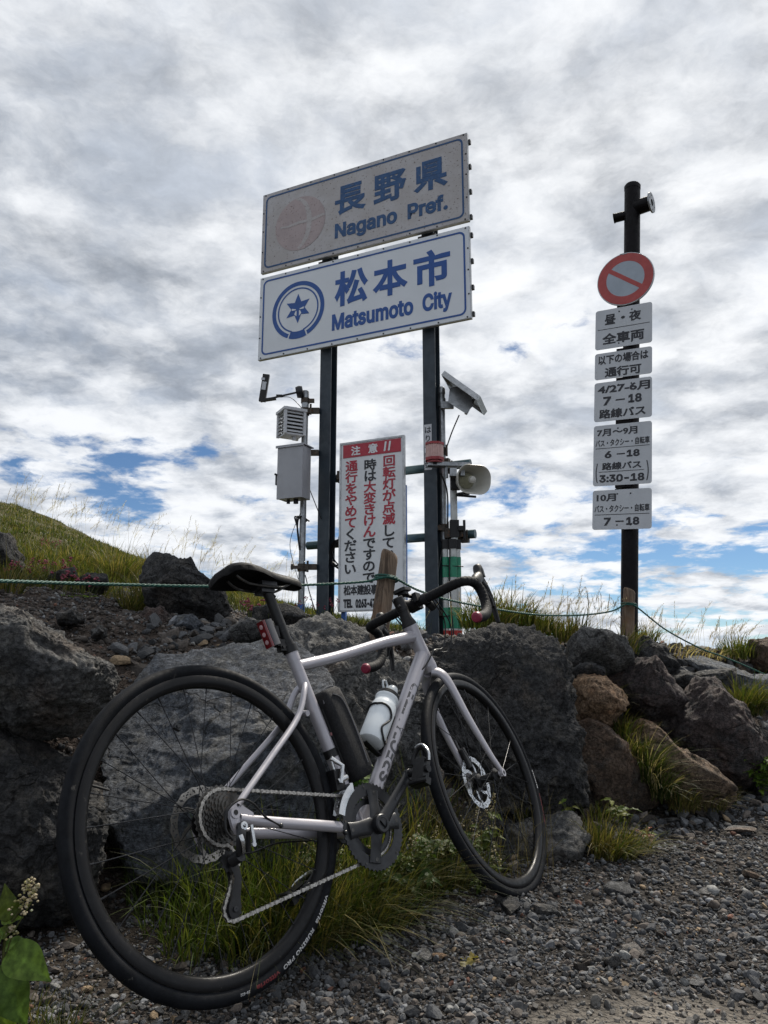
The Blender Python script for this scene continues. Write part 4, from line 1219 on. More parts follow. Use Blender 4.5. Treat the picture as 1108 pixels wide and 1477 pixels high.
secs = [horn_sec(.030, .030, .16, .029), horn_sec(.055, .048, .15, .045), horn_sec(.085, .068, .10, .063), horn_sec(.112, .088, .04, .078), horn_sec(.130, .104, -.03, .086), horn_sec(.136, .109, -.036, .090), horn_sec(.134, .107, -.040, .089),
        horn_sec(.126, .100, -.030, .083), horn_sec(.104, .081, .04, .072), horn_sec(.080, .062, .09, .058), horn_sec(.072, .058, .096, .055)]
V = [p for s_ in secs for p in s_]; n_ = len(secs[0])
mb.add(V, [(i * n_ + k, i * n_ + (k + 1) % n_, (i + 1) * n_ + (k + 1) % n_, (i + 1) * n_ + k) for i in range(len(secs) - 1) for k in range(n_)] + [list(range((len(secs) - 1) * n_, len(secs) * n_)), list(range(n_))[::-1]])
mb.build('horn', M['horn'], ls, 40)
mb = MB().lathe([(.062, .0), (.060, -.012), (.044, -.030), (.034, -.060), (.030, -.085), (.0, -.086)], (0, .095, 0), (0, 1, 0), 28)
for a in (.7, 2.3, 3.9, 5.5): mb.lathe([(.006, -.02), (.006, -.03), (0, -.031)], (.05 * cos(a), .095, .05 * sin(a)), (0, 1, 0), 8)
mb.build('throat', M['horn_in'], ls, 30)
MB().lathe([(.027, -.0865), (.025, -.112), (.018, -.118), (0, -.119)], (0, .095, 0), (0, 1, 0), 20).build('phase_plug', M['horn'], ls, 40)
MB().tube([(0, .14, 0), (0, .24, 0)], .045, 18).box((0, .15, -.095), (.05, .14, .02)).box((0, .09, -.115), (.16, .02, .016)).build('driver', M['anod'], ls)
# grey lower pole and bundled staff
sf = empty('bundled_staffs', (.495, 5.5, .85))
tag(sf, 'folded bundle of aluminium staffs with green and red tape, beside the right steel post', 'staff bundle')
hz = 1.50 - .85
for k, (x, y, w) in enumerate(((-.040, -.01, .042), (.010, -.03, .052), (.050, .0, .040))):
    p = MB().rbox((x, y, (hz - .25) / 2), (w, .045, hz + .25), .012).build('staff', M['staff'], sf, 30)
    for z, h, m in ((.46, .15, 'tape_green'), (.09, .15, 'tape_green'), (-.025, .052, 'tape_red')):
        if m == 'tape_red' and k == 1: pass
        MB().rbox((x, y, z), (w + .006, .051, h), .014).build('tape_band', M[m], p, 30)
    MB().rbox((x, y, hz - .02), (w + .010, .055, .07), .012).build('end_cap', M['plastic'], p, 30)
MB().tube([(-.07, -.045, .47), (.085, -.06, .46)], .004, 6).tube([(-.07, -.035, .10), (.085, -.06, .115)], .004, 6).tube(spline([(-.012, -.06, .60), (-.018, -.065, .3), (.005, -.07, -.05), (.0, -.06, -.1)], 6), .005, 6).build('tie', M['plastic'], sf)
lp = empty('speaker_pole', (.525, 5.5, hz + .85))
tag(lp, 'square grey pole section behind the loudspeaker, on top of the staff bundle', 'pole')
MB().rbox((0, .02, .28), (.05, .05, .62), .010).build('shaft', M['staff'], lp, 30)
MB().box((0, .015, .10), (.066, .066, .13)).box((.045, -.02, .10), (.04, .03, .035)).tube([(.07, -.03, .02), (.07, -.03, .16)], .010, 8).build('joint', M['plastic'], lp, 30)
MB().box((0.01, -.02, .44), (.07, .07, .09)).build('speaker_mount', M['plastic'], lp, 30)

# ------------------------------------------------------------------ tall brown pole with the round sign and five plates
POLE = Matrix.Translation((1.568, 5.058, CAM_H)) @ Matrix.Rotation(radians(.65), 4, 'X') @ Matrix.Rotation(radians(3.72), 4, 'Y')
PYAW = Matrix.Rotation(radians(-31.8), 4, 'Z')


def at_pole(o, z=0.0, yaw=True):
    o.matrix_world = POLE @ (PYAW if yaw else Matrix()) @ Matrix.Translation((0, 0, z))
    return o


pb = -0.12
pl = at_pole(empty('sign_pole'), pb)
tag(pl, 'tall dark brown steel pole with capped top and two short stub pipes', 'sign pole')
py_ = .085
PX = .036
PR = .057
MB().tube([(PX, py_, -.1), (PX, py_, 3.44 - pb)], PR, 28).build('shaft', M['pole_brown'], pl, 40)
MB().lathe([(PR + .002, 0), (PR + .003, .028), (PR - .006, .042), (0, .046)], (PX, py_, 3.44 - pb), (0, 0, 1), 28).build('cap', M['pole_brown'], pl, 40)
zs_ = 3.285 - pb
mb = MB().tube([(PX, py_, zs_ - .005), (PX + .135, py_ - .012, zs_ + .004)], .055, 24)
mb.build('stub_pipe', M['pole_brown'], pl, 40)
dd = Vector((.135, -.012, .004)).normalized()
c_ = Vector((PX + .135, py_ - .012, zs_ + .004))
fl_ = MB().lathe([(.026, .0), (.026, .011), (.075, .011), (.075, 0)], c_, dd, 32, True).build('flange', M['galv'], pl, 40)
mb = MB().lathe([(.0, .002), (.026, .002)], c_, dd, 24)
uu = dd.orthogonal().normalized(); vv = dd.cross(uu)
for k in range(6):
    a = k * pi / 3; mb.lathe([(.0065, .0112), (.0065, .0116), (0, .0117)], c_ + (uu * cos(a) + vv * sin(a)) * .052, dd, 8)
mb.build('bolt_hole', M['dark_in'], fl_)
MB().tube([(PX, py_, zs_ - .04), (PX - .125, py_ - .012, zs_ - .050)], .034, 18).tube([(PX - .125, py_ - .012, zs_ - .050), (PX - .134, py_ - .013, zs_ - .051)], .037, 18).build('stub_pipe', M['pole_brown'], pl, 40)
mb = MB()
for z in (2.69, 2.49, 2.40, 2.15, 2.04, 1.93, 1.86, 1.62, 1.60, 1.15, 1.12, .9):
    mb.box((0, .035, z - pb), (.10, .045, .022))
mb.build('band', M['pole_brown'], pl, 20)

ds = at_pole(empty('round_sign'), 2.685)
tag(ds, 'round faded prohibition sign with red ring and diagonal bar, high on the brown pole', 'traffic sign')
mb = MB().lathe([(.196, .012), (.2035, .010), (.2045, .0), (.203, -.004), (.198, -.004)], (.012, 0, 0), (0, 1, 0), 64)
mb.build('disc', M['board_edge'], ds, 40)
t = Lettering().arc(.012, 0, .136, .1975, 0, 2 * pi, 64, -.0060)
a_ = radians(-36)
ux_, uz_ = cos(a_), sin(a_)
t.poly([(.012 + .137 * s1 * ux_ - s2 * .016 * uz_, .137 * s1 * uz_ + s2 * .016 * ux_) for s1, s2 in ((-1, -1), (1, -1), (1, 1), (-1, 1))], -.0062)
t.build('red_ring', M['disc_red'], ds)
Lettering().arc(.012, 0, 0, .1365, 0, 2 * pi, 48, -.0055).build('field', M['disc_grey'], ds)
mb = MB()
for k in range(3):
    mb.box((-.02 + k * .018, -.006, .198 - k * .001), (.016, .006, .006 + .004 * (k % 2)))
mb.build('peeling_edge', M['board_edge'], ds, None)


def aux_plate(zt_, zb_, label, rows, lines=(), rnd=.018):
    h = zt_ - zb_ - .014
    o = at_pole(empty('sign_plate'), zb_ + .007)
    tag(o, label, 'sign plate', 'plates on the brown pole')
    MB().prism(rrect(-.2, 0, .2, h, rnd), .004, Matrix.Translation((0, .003, 0)) @ Matrix.Rotation(pi / 2, 4, 'X')).build('panel', M['plate'], o, None)
    t = Lettering()
    for txt, x0, x1, c, hh, bold in rows:
        if len(txt) > 1 and txt[0] in '()':
            pass
        t.put(txt, (x0 + x1) / 2 * .4 - .2, h * (1 - c), w=(x1 - x0) * .4, h=hh * h, bold=bold, center=True, y=-.0025)
    for x0, x1, c in lines:
        t.poly([(x0 * .4 - .2, h * (1 - c) - .002), (x1 * .4 - .2, h * (1 - c) - .002), (x1 * .4 - .2, h * (1 - c) + .002), (x0 * .4 - .2, h * (1 - c) + .002)], -.0025)
    t.build('lettering', M['ink_black'], o)
    for x in (-.03, .06):
        for z in (.03, h - .03): MB().lathe([(.006, 0), (.005, .003), (0, .004)], (x, -.001, z), (0, -1, 0), 8).build('rivet', M['anod'], o)
    return o


aux_plate(2.478, 2.161, 'plate directly under the round sign, two lines with a rule between them',
          [('昼', .165, .37, .265, .26, .034), ('・', .46, .53, .265, .07, .05), ('夜', .60, .815, .265, .26, .034), ('全車両', .125, .865, .755, .28, .034)], [(.04, .96, .50)])
aux_plate(2.145, 1.932, 'second plate from the top, two lines of writing and no rule',
          [('以下の場合は', .06, .94, .27, .36, .034), ('通行可', .18, .82, .76, .38, .034)])
aux_plate(1.922, 1.617, 'plate with three lines that starts 4/27, in the middle of the brown pole',
          [('4/27-6月', .06, .97, .19, .23, .034), ('7', .16, .30, .49, .22, .04), ('-', .38, .54, .49, .034, .034), ('18', .60, .83, .49, .22, .04), ('路線バス', .09, .90, .815, .24, .034)])
aux_plate(1.601, 1.147, 'tallest plate, five lines with brackets round the lower two',
          [('7月〜9月', .06, .76, .125, .125, .034), ('バス・タクシー・自転車', .035, .965, .30, .12, .026), ('6', .20, .32, .495, .115, .04), ('-', .41, .55, .495, .020, .034), ('18', .58, .80, .495, .115, .04),
           ('路線バス', .155, .83, .685, .125, .034), ('3:30-18', .11, .88, .885, .125, .038), ('(', .045, .085, .79, .32, .0), (')', .91, .95, .79, .32, .0)], [(.04, .965, .385), (.10, .87, .775)])
aux_plate(1.129, .836, 'lowest plate, three lines starting with the month of October',
          [('10月', .07, .405, .195, .20, .034), ('バス・タクシー・自転車', .035, .965, .475, .19, .026), ('7', .20, .32, .80, .20, .04), ('-', .40, .54, .80, .034, .034), ('18', .58, .80, .80, .20, .04)], [(.04, .965, .625)])

# ------------------------------------------------------------------ wooden stakes and the rope
def wood_mat():
    m = bpy.data.materials.new('weathered_wood'); m.use_nodes = True
    T = NT(m.node_tree); P = m.node_tree.nodes['Principled BSDF']
    oc = T.n('ShaderNodeTexCoord').outputs['Object']
    g = T.noise(T.vmath('MULTIPLY', oc, (60, 60, 3.0)), 1.0, 8, 0.7, dist=0.6)
    k = T.noise(oc, 9, 5, .6)
    c = T.mix(T.rng(g, .36, .64), (0.055, 0.036, 0.024), (0.23, 0.165, 0.115))
    c = T.mix(T.rng(k, .45, .68), c, (0.15, 0.085, 0.045))
    c = T.mix(T.rng(g, .60, .72), c, (0.26, 0.235, 0.20))
    T.set(P.inputs['Base Color'], c); P.inputs['Roughness'].default_value = .85
    b = T.n('ShaderNodeBump', ins={'Strength': 1.0, 'Distance': .006, 'Height': g}); T.set(P.inputs['Normal'], b.outputs[0])
    return m


M['wood'] = wood_mat()


def stake(top, foot, r, label, seed):
    top = np.array(top); foot = np.array(foot)
    ax = top - foot; L = np.linalg.norm(ax); ax /= L
    u = np.cross(ax, [0, 1, 0]); u /= np.linalg.norm(u); w = np.cross(ax, u)
    n, m = 40, 60
    tt, aa = np.meshgrid(np.linspace(0, 1, m), np.arange(n) * 2 * pi / n, indexing='ij')
    tt = tt.ravel(); aa = aa.ravel()
    q = np.stack([np.cos(aa) * 2.2, np.sin(aa) * 2.2, tt * 2.0], -1) + seed
    rad = r * (1 + .10 * fbm(q, 4, .6) + .05 * fbm(np.stack([np.cos(aa) * 7, np.sin(aa) * 7, tt * 1.5], -1) + seed, 3, .5, True)) * (1 - .14 * tt)
    rad *= 1 - .18 * sstep(.975, 1, tt)
    P = np.outer(tt * L, ax) + (np.cos(aa) * rad)[:, None] * u + (np.sin(aa) * rad)[:, None] * w
    P += np.outer(.35 * np.cos(aa) * rad * sstep(.8, 1, tt), ax)
    i = np.arange(n * m).reshape(m, n); j = np.roll(i, -1, 1)
    Fc = [list(map(int, f)) for f in np.stack([i[:-1], j[:-1], j[1:], i[1:]], -1).reshape(-1, 4)] + [[int(k) for k in i[-1]]]
    o = mesh_np('wooden_stake', P, Fc, M['wood'], smooth=40, loc=tuple(foot))
    return tag(o, label, 'stake', 'wooden stakes holding the rope')


s1t, s1b = at(563, 797, 3.1), at(537, 985, 3.04)
stake(s1t, s1b + (s1b - s1t) * .2, .041, 'brown leaning wooden stake behind the handlebar, in front of the warning board', 3)
s2t, s2b = at(908, 850, 4.72), at(905, 926, 4.72)
stake(s2t, s2b + (s2b - s2t) * .4, .040, 'short grey wooden stake standing against the tall brown pole', 8)


def twisted_rope(name, pts, r, label, loops=()):
    P = spline(pts, 60)
    mb = MB()
    L = [0]
    for a, b in zip(P, P[1:]): L.append(L[-1] + (b - a).length)
    tot = L[-1]; n = int(tot / .012)
    Q = []; k = 0
    for i in range(n + 1):
        d = tot * i / n
        while k < len(L) - 2 and L[k + 1] < d: k += 1
        f = (d - L[k]) / max(1e-9, L[k + 1] - L[k]); Q.append(P[k].lerp(P[k + 1], f))
    V, Fc = [], []
    T_ = [(Q[min(i + 1, n)] - Q[max(i - 1, 0)]).normalized() for i in range(n + 1)]
    for sft in range(3):
        b = len(V)
        for i in range(n + 1):
            t = T_[i]; u = t.cross(Vector((0, 0, 1))).normalized(); w = u.cross(t)
            a = 2 * pi * (i * .012 / .055 + sft / 3); c = Q[i] + (u * cos(a) + w * sin(a)) * r * .5
            for q in range(7):
                e_ = 2 * pi * q / 7; V.append(c + (u * cos(e_) + w * sin(e_)) * r * .56)
        Fc += [(b + i * 7 + q, b + i * 7 + (q + 1) % 7, b + (i + 1) * 7 + (q + 1) % 7, b + (i + 1) * 7 + q) for i in range(n) for q in range(7)]
    mb.add(V, Fc)
    for c, ax, rr_ in loops:
        ax = Vector(ax).normalized()
        for h in (0, r * 1.7): mb.lathe([(rr_ + r * .8 * cos(a), h + r * .8 * sin(a)) for a in np.linspace(0, 2 * pi, 9)[:-1]], Vector(c), ax, 28, True)
    o = mb.build(name, M['rope'], None, 60)
    return tag(o, label, 'rope')


lp1 = at(557, 836, 3.07); lp2 = at(907, 873, 4.69)
twisted_rope('rope', [at(-1100, 800, 1.55), at(-500, 826, 1.58), at(-160, 834, 1.62), at(0, 838, 1.95), at(150, 842.5, 2.32), at(300, 845.5, 2.6), at(430, 844, 2.86), at(520, 839.5, 3.0), lp1 + [-.03, -.045, .0],
             lp1 + [.03, -.045, .003], at(605, 852, 3.18), at(660, 868, 3.4), at(760, 885, 3.85), at(830, 887.5, 4.25), at(880, 882, 4.55), lp2 + [-.03, -.04, .003], lp2 + [.03, -.04, -.01],
             at(960, 908, 4.78), at(1010, 935, 4.85), at(1040, 946, 4.9), at(1075, 960, 5.0), at(1130, 985, 5.1)], .0054,
             'green twisted rope strung between the stakes along the top of the bank', [(lp1, s1t - s1b, .046), (lp2, s2t - s2b, .045)])

# ------------------------------------------------------------------ bicycle (x forward, y to its left, z up; rear axle at 0,0,0)
BIKE_R = Matrix.Rotation(.8252, 4, 'Z') @ Matrix.Rotation(-.3269, 4, 'X') @ Matrix.Rotation(.0281, 4, 'Y')
BIKE = Matrix.Translation((-.3611, 1.698, CAM_H - .3474)) @ BIKE_R
B0 = Vector((.5, 0, -.341))
bike = empty('bicycle')
bike.matrix_world = BIKE @ Matrix.Translation(B0)
tag(bike, 'silver drop-bar road bicycle leaning against the boulders, black saddle and wheels', 'bicycle')
HA = 1.2616
AX = Vector((-cos(HA), 0, sin(HA))); PN = Vector((sin(HA), 0, cos(HA)))
FA = Vector((1.003, 0, 0))
AP = FA - PN * .0465
STEER = Matrix.Translation(AP) @ Matrix.Rotation(.183, 4, AX) @ Matrix.Translation(-AP)
CROWN = AP + AX * sqrt(.3812 ** 2 - .0465 ** 2)
HT_TOP = CROWN + AX * .143
BB = Vector((.418, 0, -.075))
TYRE_R = .341


def part(mb, name, m, parent=None, steer=False, smooth=35):
    """a bicycle part (parent None) or a piece of one"""
    T = STEER if steer else None
    return mb.build(name, M[m], parent or bike, smooth, T=T, loc=-B0 if parent is None else None)


V3 = Vector


def lerp(a, b, t): return V3(a).lerp(V3(b), t)


# frame -------------------------------------------------------------
ST = lambda z: BB + V3((-.128, 0, .462)) * (z / .462)      # along the seat tube by height above the bottom bracket
fb = MB()
fb.tube([ST(.0), ST(.12), ST(.36), ST(.455)], [.0172, .0166, .0160, .0162], 24)
fb.tube([ST(.432), ST(.462)], .0172, 24)
dt0, dt1 = BB + V3((.010, 0, .012)), V3((.829, 0, .392))
fb.tube([lerp(dt0, dt1, t) for t in (0, .12, .5, .85, 1)], [.0225, .0222, .0222, .0228, .023], 28, ell=(1.0, .95))
tt0, tt1 = ST(.418), HT_TOP + AX * -.035 + V3((-.004, 0, 0))
fb.tube(spline([tt0, lerp(tt0, tt1, .3) + V3((0, 0, -.002)), lerp(tt0, tt1, .7) + V3((0, 0, .004)), tt1], 6), [.0150 + .0036 * sstep(.45, 1, k / 18) for k in range(19)], 26, ell=(1.02, .98))
h0, h1 = CROWN + AX * .006, HT_TOP
fb.tube([lerp(h0, h1, t) for t in (0, .12, .3, .7, .9, 1)], [.0262, .0245, .0222, .0212, .0222, .0235], 28)
fb.lathe([(.021, -.034), (.0215, -.0335), (.0215, .0335), (.021, .034)], BB, (0, 1, 0), 28)
for s in (-1, 1):
    P_ = spline([BB + V3((-.015, s * .020, -.002)), (.345, s * .033, -.068), (.27, s * .044, -.056), (.14, s * .058, -.036), (.045, s * .0665, -.020), (.012, s * .0685, -.012)], 6)
    n_ = len(P_)
    fb.tube(P_, [.0125 - .0025 * k / n_ for k in range(n_)], 18, ell=[(1.0 + .12 * sin(pi * k / n_), .80) for k in range(n_)], ref=(0, 0, 1))
    P_ = spline([ST(.368) + V3((-.004, s * .008, 0)), ST(.353) + V3((-.026, s * .022, -.006)), (.245, s * .034, .200), (.13, s * .052, .108), (.035, s * .066, .034), (.012, s * .0685, .014)], 6)
    n_ = len(P_)
    fb.tube(P_, [.0085 - .0012 * k / n_ for k in range(n_)], 16, ell=(.92, 1.0), ref=(1, 0, 1))
    # dropout with two round lightening holes and the axle seat
    poly = [(-.014, -.006), (-.010, .010), (.000, .020), (.012, .022), (.024, .010), (.046, -.005), (.048, -.023), (.030, -.026), (.012, -.032), (-.002, -.042), (-.010, -.028)]
    fb.prism(poly if s < 0 else poly, .008, Matrix.Translation((0, s * .0685 + .004, 0)) @ Matrix.Rotation(pi / 2, 4, 'X'))
    fb.tube([(0, s * .0645, 0), (0, s * .0755, 0)], .0115, 18)
fb.tube(spline([(.285, -.030, .212), (.282, 0, .218), (.285, .030, .212)], 6), .0075, 12)
frame = part(fb, 'frame', 'frame', smooth=50)
mb = MB()
for (x, z, r) in ((.016, -.009, .0052), (.031, -.013, .0045), (.010, .014, .003)):
    mb.lathe([(r, 0), (r, .0004), (0, .0005)], (x, -.0730, z), (0, -1, 0), 14)
mb.tube([(0, -.0756, 0), (0, -.0760, 0)], .0055, 14)
for p in ((.118, -.0655, -.040), (.318, -.050, -.078)): mb.lathe([(.005, 0), (.005, .004), (.003, .006), (0, .006)], p, (0, -1, 0), 10)
part(mb, 'fitting', 'black', frame)
# lettering along the down tube
DU = (dt1 - dt0).normalized(); DV = V3((-DU.z, 0, DU.x))
Vt, Ft = text_np('SPECIALIZED', 1, .028, 1.02)
W0, H0 = Vt[:, :2].max(0)
Lt, Ht = .350, .0345
start = .117
pts = []
for p in Vt:
    u = start + p[0] / W0 * Lt + .10 * (p[1] / H0) * Ht; v = (p[1] / H0 - .5) * Ht - .003
    a = v / .0222; c = dt0 + DU * u
    e_ = p[2] * .01; pts.append(c + DV * ((.0226 * 1.012 + e_) * sin(a)) + V3((0, -1, 0)) * ((.0222 * .965 + e_) * cos(a)))
mesh_np('lettering', np.array([tuple(p) for p in pts]), Ft, M['dec_grey'], frame)
mb = MB()
# short white band and small logo mark at the head of the seat tube
part(MB().tube([ST(.405) + V3((0, 0, 0)), ST(.4052)], .0163, 24), 'seat_tube_line', 'dec_grey', frame)

# seat post, saddle, tail light -------------------------------------
sd = (ST(1) - ST(0)).normalized()
p0, p1 = ST(.44), ST(.615)
sp_ = MB().tube([p0, p1], .0138, 24)
sp_.tube([p1 - sd * .03, p1, p1 + sd * .012 + V3((-.006, 0, 0))], [.0138, .0145, .012], 20)
sp_.tube(spline([p1 - sd * .012 + V3((.008, 0, 0)), p1 + V3((-.008, 0, .006)), p1 + V3((-.035, 0, .012)), p1 + V3((-.046, 0, .013))], 5), [.0125] * 16, 14, ell=(.62, 1.25), ref=(0, 0, 1))
seatpost = part(sp_, 'seatpost', 'black')
hd = MB().box(p1 + V3((-.012, 0, .022)), (.050, .052, .012)).box(p1 + V3((-.012, 0, .008)), (.044, .034, .016)).tube([p1 + V3((-.030, 0, -.004)), p1 + V3((-.030, 0, .03))], .0035, 8).tube([p1 + V3((.008, 0, -.004)), p1 + V3((.008, 0, .03))], .0035, 8)
part(hd, 'rail_clamp', 'anod', seatpost)
part(MB().tube([p0 + sd * .075, p0 + sd * .077], .0141, 20).tube([p0 + sd * .095, p0 + sd * .0965], .0141, 20), 'mark_ring', 'anod', seatpost)
cl = MB().tube([ST(.455), ST(.473)], .0205, 24).box(ST(.464) + V3((-.026, 0, .002)), (.022, .018, .018)).tube([ST(.464) + V3((-.03, -.014, .002)), ST(.464) + V3((-.03, .014, .002))], .004, 10)
part(cl, 'seat_clamp', 'black')
# saddle shell: lofted sections from tail to nose
sx_ = [.098, .103, .115, .135, .160, .190, .220, .250, .280, .310, .338, .354, .362, .365]
sw_ = [.042, .060, .072, .0755, .0740, .066, .053, .039, .0285, .0225, .0195, .0165, .011, .004]
sz_ = [.590, .597, .604, .609, .6095, .6075, .605, .603, .602, .600, .5975, .594, .590, .585]
sdp = [.012, .018, .024, .028, .028, .026, .024, .022, .020, .018, .018, .016, .012, .006]   # how far the sides hang down
ns = 26
V, V2 = [], []
for x, w, z, d in zip(sx_, sw_, sz_, sdp):
    for k in range(ns):
        t = 2 * pi * k / ns
        c, s_ = cos(t), sin(t)
        yy = w * np.sign(c) * abs(c) ** .75
        if s_ >= 0: zz2 = z - d * (abs(yy) / w) ** 2.6 - .004 * max(0, 1 - (yy / (.30 * w)) ** 2)      # top with a centre channel
        else: zz2 = z - d * (abs(yy) / w) ** 2.0 * .985 - .012 - .006 * (-s_)
        V.append((x, yy * (1 if s_ >= 0 else .97), zz2))
m_ = len(sx_)
Fs = [(i * ns + k, (i + 1) * ns + k, (i + 1) * ns + (k + 1) % ns, i * ns + (k + 1) % ns) for i in range(m_ - 1) for k in range(ns)] + [list(range(ns)), list(range((m_ - 1) * ns, m_ * ns))[::-1]]
saddle = part(MB().add(V, Fs), 'saddle', 'saddle', smooth=50)
rl = MB()
for s in (-1, 1):
    rl.tube(spline([(.135, s * .020, .575), (.155, s * .022, .562), (.185, s * .022, .5545), (.262, s * .022, .5545), (.295, s * .017, .562), (.335, s * .008, .583)], 6), .0036, 8)
part(rl, 'rail', 'steel', saddle)
part(MB().prism([(.15, -.012), (.20, -.010), (.255, -.008), (.255, .008), (.20, .010), (.15, .012)], .002, Matrix.Translation((0, 0, .5905))), 'shell_plate', 'plastic', saddle)
# tail light
tl0 = ST(.49) + V3((-.056, 0, .014))
Rt = Matrix(((sd.z, 0, sd.x), (0, 1, 0), (-sd.x, 0, sd.z))).to_3x3()
tl = MB().rbox(tl0 + Rt @ V3((.006, 0, 0)), (.024, .028, .070), .006, Rt)
light = part(tl, 'tail_light', 'grey_case')
part(MB().rbox(tl0 + Rt @ V3((-.0115, 0, 0)), (.009, .029, .072), .004, Rt), 'lens', 'red_lens', light)
ld = MB()
for k in (-1, 0, 1):
    ld.lathe([(.0062, 0), (.0055, .0015), (.003, .002), (0, .002)], tl0 + Rt @ V3((-.0160, 0, k * .021)), Rt @ V3((-1, 0, 0)), 14)
part(ld, 'led', 'led', light)
part(MB().tube([ST(.472), ST(.486)], .0165, 20).box(ST(.479) + V3((-.026, 0, 0)), (.03, .016, .018)).box(ST(.51) + V3((-.030, 0, .0)), (.022, .014, .03)), 'mount', 'plastic', light)

# wheels -------------------------------------------------------------
def wheel(name, label, centre, steer, spoke_n, fl_r, fl_l, rear):
    c = V3(centre)
    wroot = MB()
    tr = .0148; tc = TYRE_R - tr
    prof = []
    for k in range(22):
        a = radians(-128) + radians(256) * k / 21
        prof.append((tc + tr * cos(a) * (1.0 if abs(a) > .35 else 1.0), tr * sin(a)))
    prof += [(tc - .012, .0098), (tc - .0125, -.0098)]
    # hub is the wheel's own body; tyre, rim, spokes are its pieces
    hub = MB()
    if rear: hub.lathe([(.0, -.066), (.008, -.066), (.010, -.058), (.017, -.056), (.017, -.022), (.027, -.021), (.027, -.017), (.014, -.012), (.014, .028), (.026, .031), (.026, .036), (.017, .038), (.015, .056), (.009, .060), (0, .060)], c, (0, 1, 0), 28)
    else: hub.lathe([(.0, -.050), (.009, -.050), (.011, -.040), (.022, -.034), (.022, -.030), (.0125, -.022), (.0125, .018), (.022, .024), (.022, .028), (.016, .034), (.016, .040), (.009, .048), (0, .048)], c, (0, 1, 0), 28)
    w = part(hub, name, 'black', None, steer)
    if label: w['label'] = label
    tyre = part(MB().lathe(prof, c, (0, 1, 0), 128, True), 'tyre', 'rubber', w, steer, 60)
    rp = [(.3135, -.0118), (.3120, -.0128), (.300, -.0135), (.291, -.0105), (.2865, -.004), (.2865, .004), (.291, .0105), (.300, .0135), (.3120, .0128), (.3135, .0118), (.311, .0), ]
    part(MB().lathe(rp, c, (0, 1, 0), 128, True), 'rim', 'rim', w, steer, 40)
    sk = MB()
    for k in range(spoke_n):
        side = -1 if k % 2 else 1
        a = 2 * pi * (k + .25) / spoke_n + .1
        rf, yf = (.0245, fl_l) if side > 0 else (.0235, fl_r)
        off = (1 if (k // 2) % 2 else -1) * (radians(64) if rear else radians(58))
        b = a + off
        p_h = c + V3((rf * cos(b), yf, rf * sin(b))); p_r = c + V3((.2885 * cos(a), side * .003, .2885 * sin(a)))
        sk.tube([p_h, p_r], .00105, 6)
        sk.tube([p_r, p_r + (p_h - p_r).normalized() * .014], .0019, 6)
    part(sk, 'spokes', 'spoke', w, steer)
    ro = MB()
    yr = .0465 if rear else .0385
    slots = lambda a, b: (b == 1 and (int(a / (2 * pi) * 144) % 4 == 0)) or (b == 2 and (int(a / (2 * pi) * 144 + 2) % 6 < 2)) or (b == 3 and int(a / (2 * pi) * 144) % 4 == 1)
    ro.disc_y((c.x, yr, c.z), .0635, .0795, .0019, 144, lambda a: .0012 * sin(a * 18), slots, 5)
    for k in range(6):
        a = k * pi / 3
        P_ = [c + V3((r * cos(a + t), yr, r * sin(a + t))) for r, t in ((.022, 0), (.035, .10), (.050, .28), (.0645, .52))]
        ro.tube(spline(P_, 4), .0052, 6, ell=(.18, 1), ref=(0, 1, 0))
    rot = part(ro, 'brake_rotor', 'rotor' if rear else 'alloy', w, steer)
    part(MB().disc_y((c.x, yr, c.z), .014, .030, .004, 48), 'rotor_carrier', 'black', rot, steer)
    va = 2.80 if rear else -.35
    vd = V3((cos(va), 0, sin(va)))
    part(MB().tube([c + vd * .288, c + vd * .255], .0028, 8).tube([c + vd * .255, c + vd * .249], .0020, 8), 'valve', 'black', w, steer)
    return w, tyre


def tyre_text(txt, a0, a1, h, m, tyre, c, y, steer, bold=.03, r_mid=None):
    """lettering round the right-hand sidewall, tops outward, running clockwise from angle a0 to a1"""
    Vt, Ft = text_np(txt, 1, bold, 1.05)
    W0, H0 = Vt[:, :2].max(0); out = []
    tr = .0148; tc = TYRE_R - tr
    for p in Vt:
        a = a0 + (a1 - a0) * p[0] / W0
        v = (p[1] / H0 - .5) * h                        # along the sidewall arc
        b = -pi / 2 + (v + .002) / tr                   # cross-section angle, -90 deg = widest point on the right
        e_ = tr + .00035 + p[2] * .003; r = tc + e_ * cos(b); yy = e_ * sin(b)
        q = V3(c) + V3((r * cos(a), yy, r * sin(a)))
        out.append(tuple(STEER @ q) if steer else tuple(q))
    return mesh_np('lettering', np.array(out), Ft, M[m], tyre)


rw, rty = wheel('rear_wheel', None, (0, 0, 0), False, 28, -.019, .0335, True)
fw, fty = wheel('front_wheel', None, FA, True, 24, -.032, .026, False)
tyre_text('vittoria', radians(-37), radians(-48.5), .0085, 'tyre_print', rty, (0, 0, 0), 0, False)
tyre_text('RUBINO PRO', radians(-51), radians(-70), .0080, 'tyre_print', rty, (0, 0, 0), 0, False)
tyre_text('vittoria', radians(-72), radians(-83), .0085, 'tyre_red', rty, (0, 0, 0), 0, False)
tyre_text('28-622', radians(-86), radians(-90), .005, 'tyre_print', rty, (0, 0, 0), 0, False)
tyre_text('vittoria', radians(2), radians(-9), .0085, 'tyre_print', fty, FA, 0, True)
tyre_text('RUBINO PRO', radians(-12), radians(-30), .0080, 'tyre_red', fty, FA, 0, True)
# spoke magnet / reflector clip
part(MB().box((-.078, -.013, .197), (.016, .010, .012), Matrix.Rotation(.5, 3, 'Y')).box((-.078, -.019, .197), (.008, .004, .006)), 'spoke_magnet', 'anod', rw)
